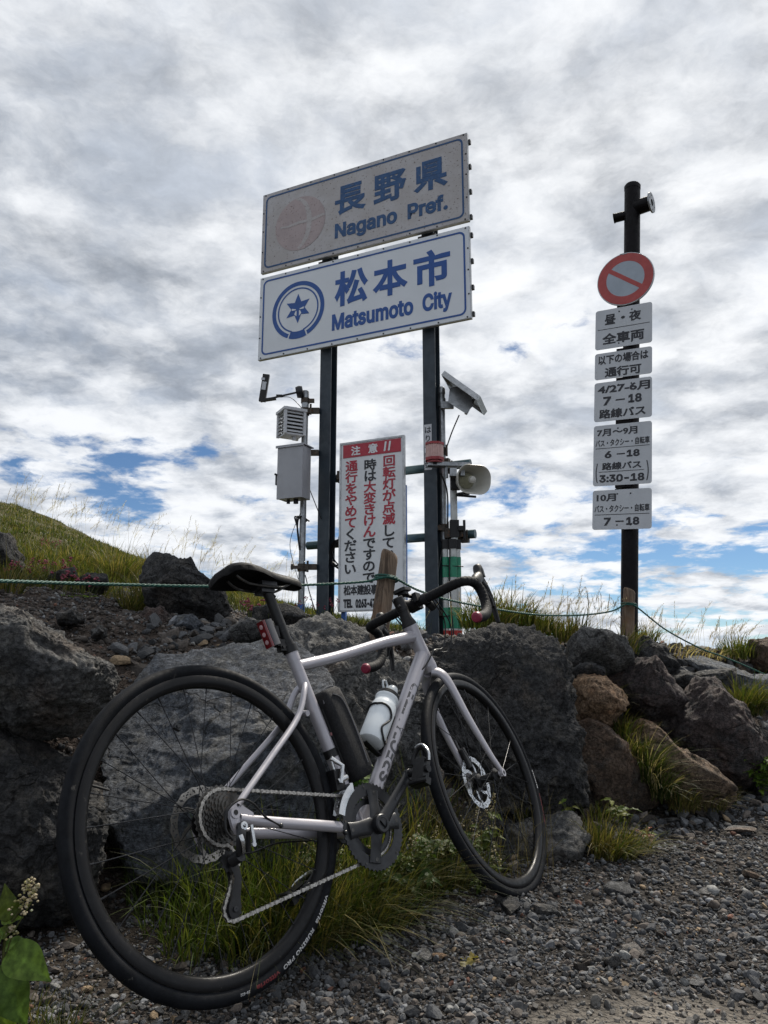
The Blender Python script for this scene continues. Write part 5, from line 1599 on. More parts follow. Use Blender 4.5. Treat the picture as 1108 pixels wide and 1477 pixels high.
# cassette
cs_ = MB(); cr_ = [.0665, .0585, .0525, .047, .042, .038, .0345, .031, .028, .0255, .023]
for k, r in enumerate(cr_):
    nt = max(11, int(2 * pi * r / .0127))
    cs_.disc_y((0, -.0225 - k * .0033, 0), .017 if r < .04 else r - .020, r - .0015, .0017, nt * 6, lambda a, nt=nt: .0026 * max(-.6, sin(a * nt)))
    if r > .04:
        for j in range(5):
            a = j * 2 * pi / 5 + k * .1; cs_.tube([(.015 * cos(a), -.0225 - k * .0033, .015 * sin(a)), ((r - .018) * cos(a + .25), -.0225 - k * .0033, (r - .018) * sin(a + .25))], .004, 6, ell=(.25, 1), ref=(0, 1, 0))
part(cs_, 'cassette', 'steel', rw)

# fork ----------------------------------------------------------------
fk = MB()
fk.tube([CROWN + AX * -.012, CROWN + AX * .006], [.024, .0262], 26)
for s in (-1, 1):
    P_ = spline([CROWN + V3((-.002, 0, -.014)) + V3((0, s * .006, 0)), CROWN + V3((.010, s * .026, -.026)), CROWN + V3((.022, s * .040, -.062)), CROWN + V3((.064, s * .047, -.175)), CROWN + V3((.125, s * .052, -.290)), (.998, s * .0545, .012), (1.003, s * .0545, -.008)], 8)
    n_ = len(P_)
    fk.tube(P_, [.0185 - .0100 * sstep(0, .9, k / n_) for k in range(n_)], 20, ell=[(1.18, .74)] * n_, ref=(1, 0, .35))
    fk.tube([(1.003, s * .0475, 0), (1.003, s * .0615, 0)], .0118, 18)
fork = part(fk, 'fork', 'frame', None, True, 60)
part(MB().lathe([(.0055, 0), (.0055, .0006), (0, .0007)], (1.003, -.0616, 0), (0, -1, 0), 14).tube([(1.003, -.05, 0), (1.003, .05, 0)], .006, 12), 'axle', 'black', fork, True)
cal = MB().rbox((.975, .046, .075), (.030, .034, .060), .008, Matrix.Rotation(radians(-18), 3, 'Y')).rbox((.962, .054, .115), (.018, .022, .04), .006, Matrix.Rotation(radians(-18), 3, 'Y')).tube([(.985, .034, .08), (.985, .066, .08)], .011, 14)
part(cal, 'brake_caliper', 'black', None, True)
rc = MB().rbox((.055, .050, .035), (.062, .030, .026), .008).tube([(.05, .036, .04), (.05, .068, .04)], .011, 14)
part(rc, 'brake_caliper', 'black')

# cockpit ---------------------------------------------------------------
sp0 = HT_TOP + AX * .001
hs = MB().tube([sp0, sp0 + AX * .004, sp0 + AX * .022, sp0 + AX * .046], [.0245, .0242, .0185, .0172], 26)
hs.tube([sp0 + AX * .0465, sp0 + AX * .052], .0174, 24)
part(hs, 'headset_spacer', 'plastic', None, True)
BC = V3((.862, 0, .566))
sm = MB().tube([sp0 + AX * .0525, sp0 + AX * .096], .0185, 24).tube([sp0 + AX * .096, sp0 + AX * .0985], [.0185, .015], 24)
st0 = sp0 + AX * .074
sm.tube([st0, lerp(st0, BC, .5), BC], [.0172, .0155, .0175], 20, ell=(.92, 1.06))
sm.tube([BC + V3((0, -.022, 0)), BC + V3((0, .022, 0))], .0205, 22)
stem = part(sm, 'stem', 'black', None, True, 40)
bb2 = MB()
for s in (-1, 1):
    for q in (-1, 1): bb2.tube([BC + V3((.014, s * .014, q * .015)), BC + V3((.024, s * .014, q * .015))], .0042, 8)
    bb2.tube([st0 + V3((-.02, s * .008, .012 * s)), st0 + V3((-.026, s * .008, .012 * s))], .0042, 8)
bb2.box(BC + V3((.019, 0, 0)), (.010, .046, .036))
part(bb2, 'bolt', 'anod', stem, True)
mt = MB().rbox(BC + V3((-.045, .0, .042)), (.058, .046, .010), .012, Matrix.Rotation(radians(-8), 3, 'Y')).rbox(BC + V3((-.045, .0, .032)), (.030, .030, .014), .006).tube([BC + V3((-.03, .0, .030)), BC + V3((-.004, -.012, .022))], .007, 8).box(BC + V3((-.01, -.026, .012)), (.03, .016, .03))
part(mt, 'computer_mount', 'plastic', None, True)
part(MB().tube([BC + V3((.012, -.048, -.012)), BC + V3((.030, -.050, -.022))], .0135, 14).lathe([(.014, 0), (.014, .008), (.0, .010)], BC + V3((.03, -.05, -.022)), (.8, 0, -.5), 16).tube([BC + V3((0, -.040, 0)), BC + V3((0, -.058, 0))], .0185, 16), 'lamp_mount', 'plastic', None, True)
bar_, tape_, plugs = MB(), MB(), []
bar_.tube([BC + V3((0, -.11, 0)), BC + V3((0, .11, 0))], [.0152] * 2, 22)
lever_objs = []
for s in (-1, 1):
    Yb = .205
    P_ = spline([BC + V3((0, s * .055, 0)), BC + V3((0, s * .11, 0)), BC + V3((.002, s * .160, .001)), BC + V3((.016, s * .190, .002)), BC + V3((.050, s * (Yb - .003), .002)), BC + V3((.078, s * Yb, -.008)),
                 BC + V3((.090, s * (Yb + .002), -.034)), BC + V3((.083, s * (Yb + .005), -.075)), BC + V3((.058, s * (Yb + .008), -.108)), BC + V3((.020, s * (Yb + .010), -.128)), BC + V3((-.034, s * (Yb + .011), -.140))], 9)
    # wrapped tape: overlapping turns show as fine ridges
    L = [0]
    for a, b in zip(P_, P_[1:]): L.append(L[-1] + (b - a).length)
    fineP, rad = [], []
    n_ = 260
    for i in range(n_ + 1):
        d = L[-1] * i / n_
        k = min(np.searchsorted(L, d, 'right') - 1, len(P_) - 2); f = (d - L[k]) / (L[k + 1] - L[k]); fineP.append(P_[k].lerp(P_[k + 1], f))
        ph = (d / .0145) % 1
        rad.append(.0152 + .0011 * (1 - ph) + (.0008 if d > .28 else 0))
    tape_.tube(fineP, rad, 16)
    e = (fineP[-1] - fineP[-4]).normalized()
    plug_ = MB(); plug_.lathe([(.0135, -.004), (.0172, 0), (.0172, .004), (.014, .010), (.004, .012), (0, .011)], fineP[-1], e, 22)
    plugs.append(plug_)
    # hood and lever
    hb = V3((BC.x + .080, s * (Yb + .001), BC.z + .004))
    hood = MB()
    HP = spline([hb + V3((-.014, 0, -.004)), hb + V3((.012, 0, .012)), hb + V3((.034, 0, .024)), hb + V3((.046, 0, .045)), hb + V3((.050, 0, .066)), hb + V3((.050, 0, .074))], 5)
    n_ = len(HP)
    hood.tube(HP, [.0165, .0175, .0185, .019, .019, .019, .0188, .0186, .0184, .0182, .018, .0180, .0180, .0182, .0184, .0186, .0186, .0182, .0176, .0168, .0156, .0142, .0128, .0110, .009, .005][:n_], 18, ell=(1.12, .88), ref=(1, 0, -.6))
    hood.tube([hb + V3((.030, 0, .006)), hb + V3((.052, 0, -.006))], [.0135, .0115], 14)
    h_o = part(hood, 'brake_hood', 'plastic' if s < 0 else 'plastic', None, True, 60)
    part(MB().tube([hb + V3((.040, -.0165, .020)), hb + V3((.047, -.0150, .050))], .008, 10, ell=(.8, .4), ref=(1, 0, 0)), 'hood_cap', 'anod', h_o, True)
    lev = MB()
    LP = spline([hb + V3((.046, 0, .016)), hb + V3((.058, 0, -.012)), hb + V3((.060, s * .002, -.050)), hb + V3((.056, s * .004, -.090)), hb + V3((.048, s * .006, -.128)), hb + V3((.046, s * .007, -.140))], 6)
    n_ = len(LP)
    lev.tube(LP, [.0115 - .005 * sstep(.3, 1, k / n_) for k in range(n_)], 14, ell=(.5, 1.05), ref=(1, 0, .1))
    lev.tube([hb + V3((.034, 0, -.010)), hb + V3((.048, s * .004, -.062)), hb + V3((.036, s * .010, -.088))], [.006, .008, .006], 10, ell=(.4, 1.2), ref=(1, 0, 0))
    part(lev, 'brake_lever', 'black', h_o, True, 50)
    part(MB().tube([hb + V3((.0655, 0, -.030)), hb + V3((.0645, s * .003, -.075))], .005, 8, ell=(.12, .9), ref=(1, 0, 0)), 'lever_badge', 'alloy', h_o, True)
hbar = part(bar_, 'handlebar', 'black', None, True)
part(tape_, 'bar_tape', 'tape', hbar, True, 80)
for q in plugs: part(q, 'end_plug', 'pink', hbar, True, 50)
cb = MB()
for k, (y0, y1, out, zd) in enumerate(((-.070, -.016, .060, .0), (-.080, -.010, .075, -.015), (.070, .012, .062, -.006), (.080, .016, .048, .008))):
    a = STEER @ (BC + V3((.006, y0, -.012))); b_ = STEER @ (BC + V3((out, y0 * .9, -.075 + zd))); c_ = STEER @ (BC + V3((out * .8, y0 * .55, -.155 + zd)))
    d_ = V3((.856, y1 * 1.6, .395)) if k < 2 else STEER @ V3((.872, .028, .340)); e_ = V3((.823, y1, .362)) if k < 2 else STEER @ V3((.895, .040, .285))
    if k == 3: d_, e_ = V3((.850, .026, .385)), V3((.815, .020, .350))
    cb.tube(spline([a, b_, c_, d_, e_], 10), .0024, 8)
cb.tube(spline([V3((.852, -.030, .400)), V3((.828, -.0295, .374)), V3((.806, -.0255, .352)), V3((.782, -.0215, .334))], 8), .0025, 8)
cb.tube(spline([STEER @ V3((.935, .056, .19)), STEER @ V3((.955, .062, .14)), STEER @ V3((.962, .060, .115))], 6), .0024, 8)
cb.tube(spline([(.118, -.066, -.040), (.075, -.074, -.018), (.040, -.083, .012), (.005, -.088, .022), (-.028, -.086, .004), (-.036, -.084, -.03), (-.022, -.084, -.052)], 8), .0024, 8)
cb.tube(spline([(.30, .052, -.075), (.20, .060, -.066), (.12, .062, -.075), (.06, .064, -.06)], 6), .0022, 8)
part(cb, 'cable', 'black')

# drive train --------------------------------------------------------------
yr_ = -.0455
ck = MB()
ck.disc_y((BB.x, yr_, BB.z), .0715, .1005, .0034, 300, lambda a: .0024 * max(-.7, sin(a * 50)))
ck.disc_y((BB.x, yr_ + .001, BB.z), .0765, .0812, .0052, 120)
A0 = atan2(.103, .127)
for k in range(4):
    a = A0 + (radians(38), radians(142), radians(218), radians(322))[k]
    P_ = [BB + V3((r * cos(a + t), yr_ - .004 - y, r * sin(a + t))) for r, t, y in ((.012, 0, .008), (.035, 0, .006), (.058, 0, .002), (.084, 0, -.001))]
    P_ = [V3((q.x, q.y, q.z)) for q in P_]
    ck.tube(spline(P_, 4), [.021, .0205, .020, .019, .0185, .018, .0175, .017, .017, .0175, .018, .019, .020], 12, ell=(.26, 1), ref=(0, 1, 0))
ck.disc_y((BB.x, yr_ + .008, BB.z), .052, .0665, .0022, 204, lambda a: .0026 * max(-.7, sin(a * 34)))
crank = part(ck, 'crankset', 'anod', None, False, 40)
for k in range(4):
    a = A0 + (radians(38), radians(142), radians(218), radians(322))[k]
    part(MB().lathe([(.0048, 0), (.0048, .0025), (.0025, .003), (0, .0022)], BB + V3((.0775 * cos(a), yr_ - .0065, .0775 * sin(a))), (0, -1, 0), 10), 'ring_bolt', 'steel', crank)
for k in range(5):
    a = .4 + k * 2 * pi / 5; part(MB().lathe([(.0028, 0), (.0028, .001), (0, .0012)], BB + V3((.093 * cos(a), yr_ - .0019, .093 * sin(a))), (0, -1, 0), 8), 'ring_pin', 'steel', crank)
PEDAL = V3((.545, -.080, .028))
for s in (-1, 1):
    d = (PEDAL - V3((BB.x, -.080, BB.z)));
    a0 = V3((BB.x, s * .073, BB.z)); a1 = a0 + V3((d.x, s * .010, d.z)) * (1 if s < 0 else -1) + (V3((0, 2 * .010 * 1, 0)) if s > 0 else V3((0, 0, 0)))
    am = MB().tube(spline([a0, lerp(a0, a1, .25), lerp(a0, a1, .6), lerp(a0, a1, .92), a1], 4), [.0195, .0190, .0180, .0168, .0158, .0152, .0148, .0144, .0140, .0138, .0136, .0136, .0138, .0140, .0142, .0143, .0140], 16, ell=(.45, 1.0), ref=(0, 1, 0))
    am.lathe([(.0215, -.009), (.0225, -.007), (.0225, .007), (.020, .0095), (.0135, .0095), (.0135, .004), (0, .004)], a0, (0, s, 0), 28)
    am.lathe([(.0135, -.007), (.0145, -.006), (.0145, .006), (.0135, .007)], a1, (0, s, 0), 20)
    arm_o = part(am, 'crank_arm', 'anod', None, False, 40)
    part(MB().tube([a0 + V3((0, -s * .03, 0)), a0 + V3((0, -s * .055, 0))], .018, 20), 'spindle', 'black', arm_o)
    if s < 0:
        Vt, Ft = text_np('SHIMANO', 1, .02); W0, H0 = Vt[:, :2].max(0); du = (a1 - a0).normalized(); dv = V3((-du.z, 0, du.x))
        mesh_np('lettering', np.array([tuple(a0 + V3((0, -.0092, 0)) + du * (.075 + p[0] / W0 * .048) + dv * ((p[1] / H0 - .5) * .0075)) for p in Vt]), Ft, M['dec_grey'], arm_o)
    # clip-in pedal, toe up
    pc = a1 + V3((0, s * .045, 0))
    pd = MB().tube([a1, a1 + V3((0, s * .016, 0)), pc + V3((0, s * .028, 0))], [.0085, .0082, .0095], 14)
    R = Matrix.Rotation(radians(-62 if s < 0 else -20), 3, 'Y')
    pd.rbox(pc, (.062, .040, .022), .006, R)
    pd.box(pc + R @ V3((-.030, 0, -.004)), (.018, .052, .020), R)
    pd.tube([pc + R @ V3(p) for p in spline([(.02, -.027, .003), (.040, -.026, .006), (.058, -.012, .008), (.060, 0, .009), (.058, .012, .008), (.040, .026, .006), (.02, .027, .003)], 4)], .0062, 10)
    pd.tube([pc + R @ V3((-.032, -.028, .006)), pc + R @ V3((-.036, -.018, .014)), pc + R @ V3((-.036, .018, .014)), pc + R @ V3((-.032, .028, .006))], .0055, 8)
    ped = part(pd, 'pedal', 'black', None, False, 40)
    part(MB().tube([pc + R @ V3(p) for p in spline([(.018, s * .0325, .006), (.040, s * .0315, .010), (.061, s * .014, .0145), (.0645, 0, .016), (.061, -s * .014, .0145)], 5)], .0036, 8), 'cleat_rim', 'alloy', ped)
# front derailleur
fd = MB()
for y in (yr_ - .0065, yr_ + .0155):
    P_ = [BB + V3((.108 * cos(a), y - BB.y, .108 * sin(a))) for a in np.linspace(radians(118), radians(160), 9)]
    fd.tube(P_, .0095, 8, ell=(.10, 1.0), ref=(0, 1, 0))
fd.box(BB + V3((-.100, yr_ + .0045, .046)), (.008, .022, .014)).box(BB + V3((-.052, yr_ + .0045, .098)), (.010, .022, .016))
fdp = part(fd, 'front_derailleur', 'alloy', None, False, 40)
lk = MB().tube([BB + V3((-.075, -.040, .110)), BB + V3((-.062, -.044, .150)), BB + V3((-.088, -.034, .172))], [.006, .0055, .007], 10).tube([BB + V3((-.078, -.036, .115)), BB + V3((-.055, -.046, .122))], .007, 10).tube([BB + V3((-.088, -.034, .172)), BB + V3((-.075, -.03, .11))], .004, 8)
part(lk, 'link_arm', 'alloy', fdp)
part(MB().box(BB + V3((-.072, -.022, .120)), (.030, .028, .05)).tube([ST(.200) + V3((.0, 0, 0)), ST(.180)], .0185, 20), 'band_clamp', 'black', fdp)
part(MB().box(ST(.235) + V3((.010, -.0165, 0)), (.006, .002, .008)), 'red_tag', 'red_lens', fdp)
# rear derailleur
UP, LP_ = V3((.002, -.030, -.088)), V3((-.008, -.033, -.178))
rdm = MB().tube([(.004, -.076, -.030), (.004, -.090, -.030)], .0095, 16).tube(spline([(.004, -.086, -.030), (-.004, -.088, -.048), (-.002, -.078, -.068), (.006, -.060, -.080)], 5), [.010] * 16, 12, ell=(.6, 1.1), ref=(0, 1, 0)).tube([(.006, -.064, -.082), (.002, -.040, -.088)], .013, 14)
rdm.tube([(.022, -.080, -.040), (.024, -.066, -.078)], .0055, 8)
rd = part(rdm, 'rear_derailleur', 'anod', None, False, 40)
part(MB().lathe([(.0085, 0), (.0085, .003), (.004, .0035), (.004, .0015), (0, .001)], (.004, -.090, -.030), (0, -1, 0), 14).tube(spline([(-.008, -.093, -.046), (-.004, -.0925, -.062), (.008, -.074, -.079)], 4), .005, 8, ell=(.4, 1), ref=(0, 1, 0)).tube([(.024, -.088, -.030), (.027, -.086, -.070)], .0045, 8).lathe([(.006, 0), (.005, .003), (0, .003)], (.026, -.086, -.068), (0, -1, 0), 10), 'link_plate', 'alloy', rd)
cg = MB()
for dy in (-.009, .009):
    a, b = UP + V3((0, dy, 0)), LP_ + V3((0, dy, 0))
    cg.tube(spline([a + V3((.0, 0, .012)), a, lerp(a, b, .35) + V3((.012 if dy < 0 else .008, 0, 0)), lerp(a, b, .75) + V3((.006, 0, 0)), b, b + V3((0, 0, -.016))], 4), [.010, .012, .0135, .0125, .0115, .0105, .010, .0095, .009, .009, .009, .0095, .0105, .012, .0145, .0155, .0155, .0145, .0125, .010, .008], 10, ell=(.09, 1), ref=(0, 1, 0))
part(cg, 'pulley_cage', 'black', rd, False, 40)
for c in (UP, LP_):
    pu = MB()
    pu.disc_y(tuple(c), .004, .0205, .0030, 132, lambda a: .0022 * max(-.8, sin(a * 11)))
    pu.lathe([(.0045, -.012), (.0045, .012)], c, (0, 1, 0), 12)
    pu.lathe([(.0055, .010), (.0055, .0135), (.003, .0142), (0, .013)], c, (0, -1, 0), 12)
    part(pu, 'jockey_wheel', 'anod', rd, False, 40)
# chain: path round cog, inner ring and the two pulleys
RC, RB = .0570, .0682
cyc, cyr = -.0268, yr_ + .008


def arc_pts(c, r, a0, a1, y, n=24):
    return [V3((c[0] + r * cos(a), y, c[1] + r * sin(a))) for a in np.linspace(a0, a1, n)]


bb2d = (BB.x, BB.z)
dxb, dzb = BB.x, BB.z; Dd = sqrt(dxb ** 2 + dzb ** 2); base = atan2(dzb, dxb)
al = math.acos((RC - RB) / Dd)
ta = base + al                                    # top tangent direction on both circles
path = arc_pts((0, 0), RC, ta, ta + radians(196), cyc, 30)                  # over the back of the cog to its underside
path += arc_pts((UP.x, UP.z), .0205, radians(60), radians(-60), UP.y, 8)     # front of the upper pulley
path += arc_pts((LP_.x, LP_.z), .0205, radians(150), radians(300), LP_.y, 12)  # back of the lower pulley
# tangent from lower pulley (below) to the inner ring (below)
dx_, dz_ = BB.x - LP_.x, BB.z - LP_.z; D2 = sqrt(dx_ ** 2 + dz_ ** 2); b2 = atan2(dz_, dx_)
tb = b2 - math.acos((.0205 - RB) / D2)
path += [V3((LP_.x + .0205 * cos(tb), LP_.y, LP_.z + .0205 * sin(tb)))]
path += arc_pts(bb2d, RB, tb, tb + (ta - tb) % (2 * pi), cyr, 40)
path += [path[0].copy()]
L = [0]
for a, b in zip(path, path[1:]): L.append(L[-1] + (b - a).length)
nl = int(round(L[-1] / .0127 / 2) * 2); pit = L[-1] / nl
pins = []
for i in range(nl + 1):
    d = min(pit * i, L[-1] - 1e-9); k = min(np.searchsorted(L, d, 'right') - 1, len(path) - 2); f = (d - L[k]) / max(1e-9, L[k + 1] - L[k]); pins.append(path[k].lerp(path[k + 1], f))
cm = MB()
for i in range(nl):
    a, b = pins[i], pins[i + 1]; d = (b - a); l = d.length; d.normalize(); sidev = V3((0, 1, 0)); sidev = (sidev - d * sidev.dot(d)).normalized(); up_ = d.cross(sidev)
    R = Matrix((d, up_, sidev)).transposed().to_4x4()
    r = .0043
    poly = [(-r, 0), (-r * .7, r * .72), (0, r), (l * .32, r * .68), (l * .68, r * .68), (l, r), (l + r * .7, r * .72), (l + r, 0)]
    poly = poly + [(p[0], -p[1]) for p in poly[-2:0:-1]]
    poly = poly[::-1]
    y = .0031 if i % 2 else .0021
    for q in (-1, 1): cm.prism(poly, .0009, Matrix.Translation(a + sidev * (q * y - .00045)) @ R)
    cm.tube([a - sidev * .0037, a + sidev * .0037], .0021, 7)
part(cm, 'chain', 'chain', None, False, 30)

# bottle cage (a part), bottle and tool case (things of their own) -------------
BTL0 = V3((.515, 0, .133)); BU = DU.copy(); BV = DV.copy()
rb_ = .0368
cyl = lambda ang, h, r: BTL0 + BU * h + BV * (r * cos(ang)) + V3((0, -1, 0)) * (r * sin(ang))      # ang 0 = away from the tube, 90 deg = right-hand side
cgm = MB()
for s in (1, -1):
    P_ = [cyl(s * radians(a), h, rb_ + .003) for a, h in ((172, .045), (150, .020), (125, .006), (100, .012), (78, .034), (92, .058), (104, .075), (98, .092), (78, .104), (50, .109), (20, .106))]
    cgm.tube(spline(P_, 7), .0030, 8)
cgm.tube(spline([cyl(radians(a), .107, rb_ + .003) for a in (20, 8, -8, -20)], 4), .0030, 8)
cgm.tube([cyl(radians(180), -.010, rb_ + .005), cyl(radians(180), .125, rb_ + .005)], .0085, 10, ell=(.45, 1), ref=tuple(BV))
cgm.tube([cyl(radians(180), -.010, rb_ + .005), cyl(0, -.012, -.01), cyl(0, -.010, .020)], .006, 10, ell=(.5, 1.6), ref=tuple(BU))
part(cgm, 'bottle_cage', 'plastic', None, False, 50)


def on_bike(name, mb, m, smooth=40):
    """a thing carried by the bicycle: its own top-level object at its own place"""
    return mb.build(name, M[m], None, smooth)


def bike_thing(name, base, label, cat):
    o = empty(name); o.matrix_world = BIKE @ Matrix.Translation(base)
    return tag(o, label, cat)


bt = bike_thing('water_bottle', BTL0, 'white water bottle held in the cage on the bicycle down tube', 'bottle')
mb = MB().lathe([(0, .0), (.030, .0), (.0345, .003), (.0365, .010), (.0368, .060), (.0368, .122), (.0355, .128), (.0325, .137), (.0315, .146), (.0325, .150), (.0345, .153), (.0345, .158), (.030, .160), (0, .160)], (0, 0, 0), BU, 40)
mb.build('body', M['bottle'], bt, 35)
MB().lathe([(.0335, .1605), (.0335, .170), (.030, .174), (.024, .176), (.0, .176)], (0, 0, 0), BU, 36).build('lid', M['plastic'], bt, 35)
MB().lathe([(.0175, .1765), (.0180, .190), (.0155, .203), (.010, .209), (0, .210)], BV * -.006, BU, 28).build('spout_cover', M['bottle_cap'], bt, 50)
MB().tube([BV * .016 + BU * .172, BV * .030 + BU * .186, BV * .036 + BU * .199, BV * .027 + BU * .206, BV * .016 + BU * .197, BV * .011 + BU * .178], .0032, 8).build('carry_loop', M['bottle_cap'], bt, 50)
tcb = ST(.10) + V3((.058, 0, .02))
tcs = bike_thing('tool_case', tcb, 'slim black zipped tool case standing in front of the bicycle seat tube', 'tool case')
Rk = Matrix(((sd.z, 0, sd.x), (0, 1, 0), (-sd.x, 0, sd.z))).to_3x3()
mb = MB()
secs = []
for h, kx, ky in ((0, .75, .7), (.008, .95, .92), (.03, 1, 1), (.12, 1.0, 1.0), (.20, .98, .98), (.232, .92, .9), (.242, .70, .7)):
    secs.append([Rk @ V3((p[0] * kx, p[1] * ky, h)) for p in rrect(-.037, -.036, .037, .036, .018, 5)])
n_ = len(secs[0]); V = [p for s_ in secs for p in s_]
mb.add(V, [(i * n_ + k, i * n_ + (k + 1) % n_, (i + 1) * n_ + (k + 1) % n_, (i + 1) * n_ + k) for i in range(len(secs) - 1) for k in range(n_)] + [list(range(n_))[::-1], list(range((len(secs) - 1) * n_, len(secs) * n_))])
mb.build('body', M['nylon'], tcs, 60)
zp = MB()
zp.tube(spline([Rk @ V3(p) for p in ((.0385, -.018, .02), (.0385, -.018, .12), (.037, -.018, .21), (.02, -.016, .243), (-.02, -.016, .243), (-.036, -.018, .21))], 6), .0022, 6)
zp.tube(spline([Rk @ V3(p) for p in ((.015, -.0365, .03), (.020, -.0365, .12), (.015, -.036, .20), (-.01, -.0345, .225))], 6), .0018, 6)
zp.box(Rk @ V3((.0395, -.018, .03)), (.004, .006, .022), Rk)
zp.build('zip', M['grey_case'], tcs, 50)
MB().tube([Rk @ V3((-.039, 0, .02)), Rk @ V3((-.039, 0, .20))], .010, 8, ell=(.4, 1), ref=(1, 0, 0)).build('mounting_strip', M['plastic'], tcs, 50)

# ------------------------------------------------------------------ grass and plants
G_GREEN = [(0.028, 0.046, 0.008), (0.047, 0.066, 0.012), (0.072, 0.082, 0.018), (0.110, 0.104, 0.027)]
G_DRY = [(0.14, 0.115, 0.04), (0.18, 0.145, 0.065), (0.10, 0.08, 0.03)]
G_STRAW = [(0.36, 0.29, 0.17), (0.28, 0.21, 0.12), (0.40, 0.34, 0.22)]


def blades(name, base, h, lean, width, tint, m='grass', label=None, rows=6, kind='stuff', droop=1.0, seed=0, parent=None, loc=None):
    """many curved grass blades as one mesh; base (n,3), h (n,), lean (n,2) sideways reach as a share of h"""
    r = np.random.default_rng(seed); n = len(base)
    t = np.linspace(0, 1, rows)
    ln = np.linalg.norm(lean, axis=1) + 1e-6
    dirv = np.stack([lean[:, 0] / ln, lean[:, 1] / ln, np.zeros(n)], -1)
    side = np.stack([-dirv[:, 1], dirv[:, 0], np.zeros(n)], -1)
    tw = r.uniform(-1, 1, n); side = side * np.cos(tw)[:, None] + dirv * np.sin(tw)[:, None]
    up = np.array([0, 0, 1.0])
    fall = np.clip(ln * droop, 0, 1.6)
    C = base[:, None, :] + dirv[:, None, :] * (h * ln)[:, None, None] * (t ** 1.8)[None, :, None] + up * (h[:, None] * (t[None] * (1 - 0.10 * fall[:, None]) - 0.42 * fall[:, None] * t[None] ** 2.6))[..., None]
    wv = width[:, None] * (1 - t[None] ** 2.2 * 0.94) * 0.5
    P = np.stack([C - side[:, None, :] * wv[..., None], C + side[:, None, :] * wv[..., None]], 2)      # n, rows, 2, 3
    nv = rows * 2
    f = np.array([[2 * i, 2 * i + 1, 2 * i + 3, 2 * i + 2] for i in range(rows - 1)])
    Fa = (f[None] + (np.arange(n) * nv)[:, None, None]).reshape(-1, 4)
    col = np.repeat(tint, nv, 0)
    o = mesh_np(name, P.reshape(-1, 3), Fa, M[m], col=col, smooth=180, parent=parent, loc=loc)
    if label: tag(o, label, None, None, kind)
    return o


def pick(r, cols, n, jit=0.25):
    c = np.array(cols)[r.integers(0, len(cols), n)]
    return np.clip(c * np.exp(r.normal(0, jit, n))[:, None], 0.004, 0.6)


def drop(px, py, guess=None):
    """ground point under the line of sight through a picture point"""
    r = ray(px, py); t = 0.5
    for _ in range(4000):
        q = EYE + r * t
        if q[2] <= ground1(q[0], q[1]): break
        t += 0.02
    return q


def tuft_points(r, c, n, rx, ry):
    a = r.uniform(0, 2 * pi, n); q = np.sqrt(r.uniform(0, 1, n))
    x = c[0] + rx * q * np.cos(a); y = c[1] + ry * q * np.sin(a)
    return x, y


def tuft(c, n, spread, h, cols, seed, wind=(0.15, -0.1), width=0.0042, out=0.75, hvar=0.3, z=None, label=None, name='grass', droop=1.0):
    r = np.random.default_rng(seed)
    x, y = tuft_points(r, c, n, spread, spread)
    zz_ = ground_d(x, y) - .01 if z is None else np.full(n, z) + r.normal(0, .008, n)
    hh = h * np.exp(r.normal(0, hvar, n)).clip(.35, 1.7)
    d = np.stack([x - c[0], y - c[1]], -1) / spread
    lean = d * out * r.uniform(.3, 1.1, n)[:, None] + np.array(wind) + r.normal(0, .22, (n, 2))
    return np.stack([x, y, zz_], -1), hh, lean, np.exp(r.normal(np.log(width), .25, n)), pick(r, cols, n), droop


def join_tufts(name, tufts, label, seed, rows=6, m='grass'):
    B = [np.concatenate([t[i] for t in tufts]) for i in range(5)]
    return blades(name, B[0], B[1], B[2], B[3], B[4], m, label, rows, 'stuff', 1.0, seed)


# long sedge growing between the bicycle and the boulders
r = np.random.default_rng(41)
T_ = []
k = 0
for (px, py, n, sp_r, h, cols, wind) in [
    (360, 1385, 160, .08, .13, G_GREEN, (.3, -.35)), (410, 1375, 220, .09, .16, G_GREEN + G_DRY[:1], (.3, -.4)),
    (455, 1362, 280, .10, .18, G_GREEN + G_DRY[:1], (.35, -.4)), (505, 1348, 300, .11, .19, G_GREEN + G_DRY[:1], (.3, -.4)), (550, 1330, 280, .10, .18, G_GREEN + G_DRY[:1], (.35, -.35)),
    (290, 1375, 150, .09, .12, G_GREEN[:3], (.2, -.2)), (330, 1360, 200, .10, .15, G_GREEN[:3], (.2, -.3)), (400, 1345, 240, .11, .17, G_GREEN[:3], (.2, -.3)), (250, 1340, 110, .09, .10, G_GREEN[:2], (.1, -.1)),
    (230, 1310, 120, .09, .11, G_GREEN[:2], (.1, -.1)), (300, 1320, 200, .11, .17, G_GREEN[:3], (.1, -.3)), (360, 1315, 240, .12, .19, G_GREEN[:3], (.2, -.3)), (430, 1305, 280, .12, .20, G_GREEN, (.2, -.3)),
    (500, 1295, 280, .12, .20, G_GREEN, (.2, -.3)), (555, 1285, 240, .11, .19, G_GREEN, (.25, -.3)), (605, 1290, 180, .09, .16, G_GREEN, (.3, -.3)), (645, 1280, 120, .08, .13, G_GREEN, (.2, -.2)),
    (600, 1240, 90, .08, .24, G_GREEN + G_DRY, (.1, -.1)), (640, 1225, 80, .08, .22, G_GREEN + G_DRY, (.2, -.1)), (530, 1250, 160, .10, .20, G_GREEN, (.1, -.2)), (380, 1275, 120, .10, .18, G_GREEN[:3], (.1, -.2)), (700, 1275, 80, .06, .10, G_GREEN, (.2, -.2))]:
    c = drop(px, py); k += 1
    T_.append(tuft(c, n, sp_r, h, cols, 100 + k, wind, .0034, hvar=.42))
join_tufts('grass', T_, 'long green and yellow grass under and behind the bicycle', 50, 8)
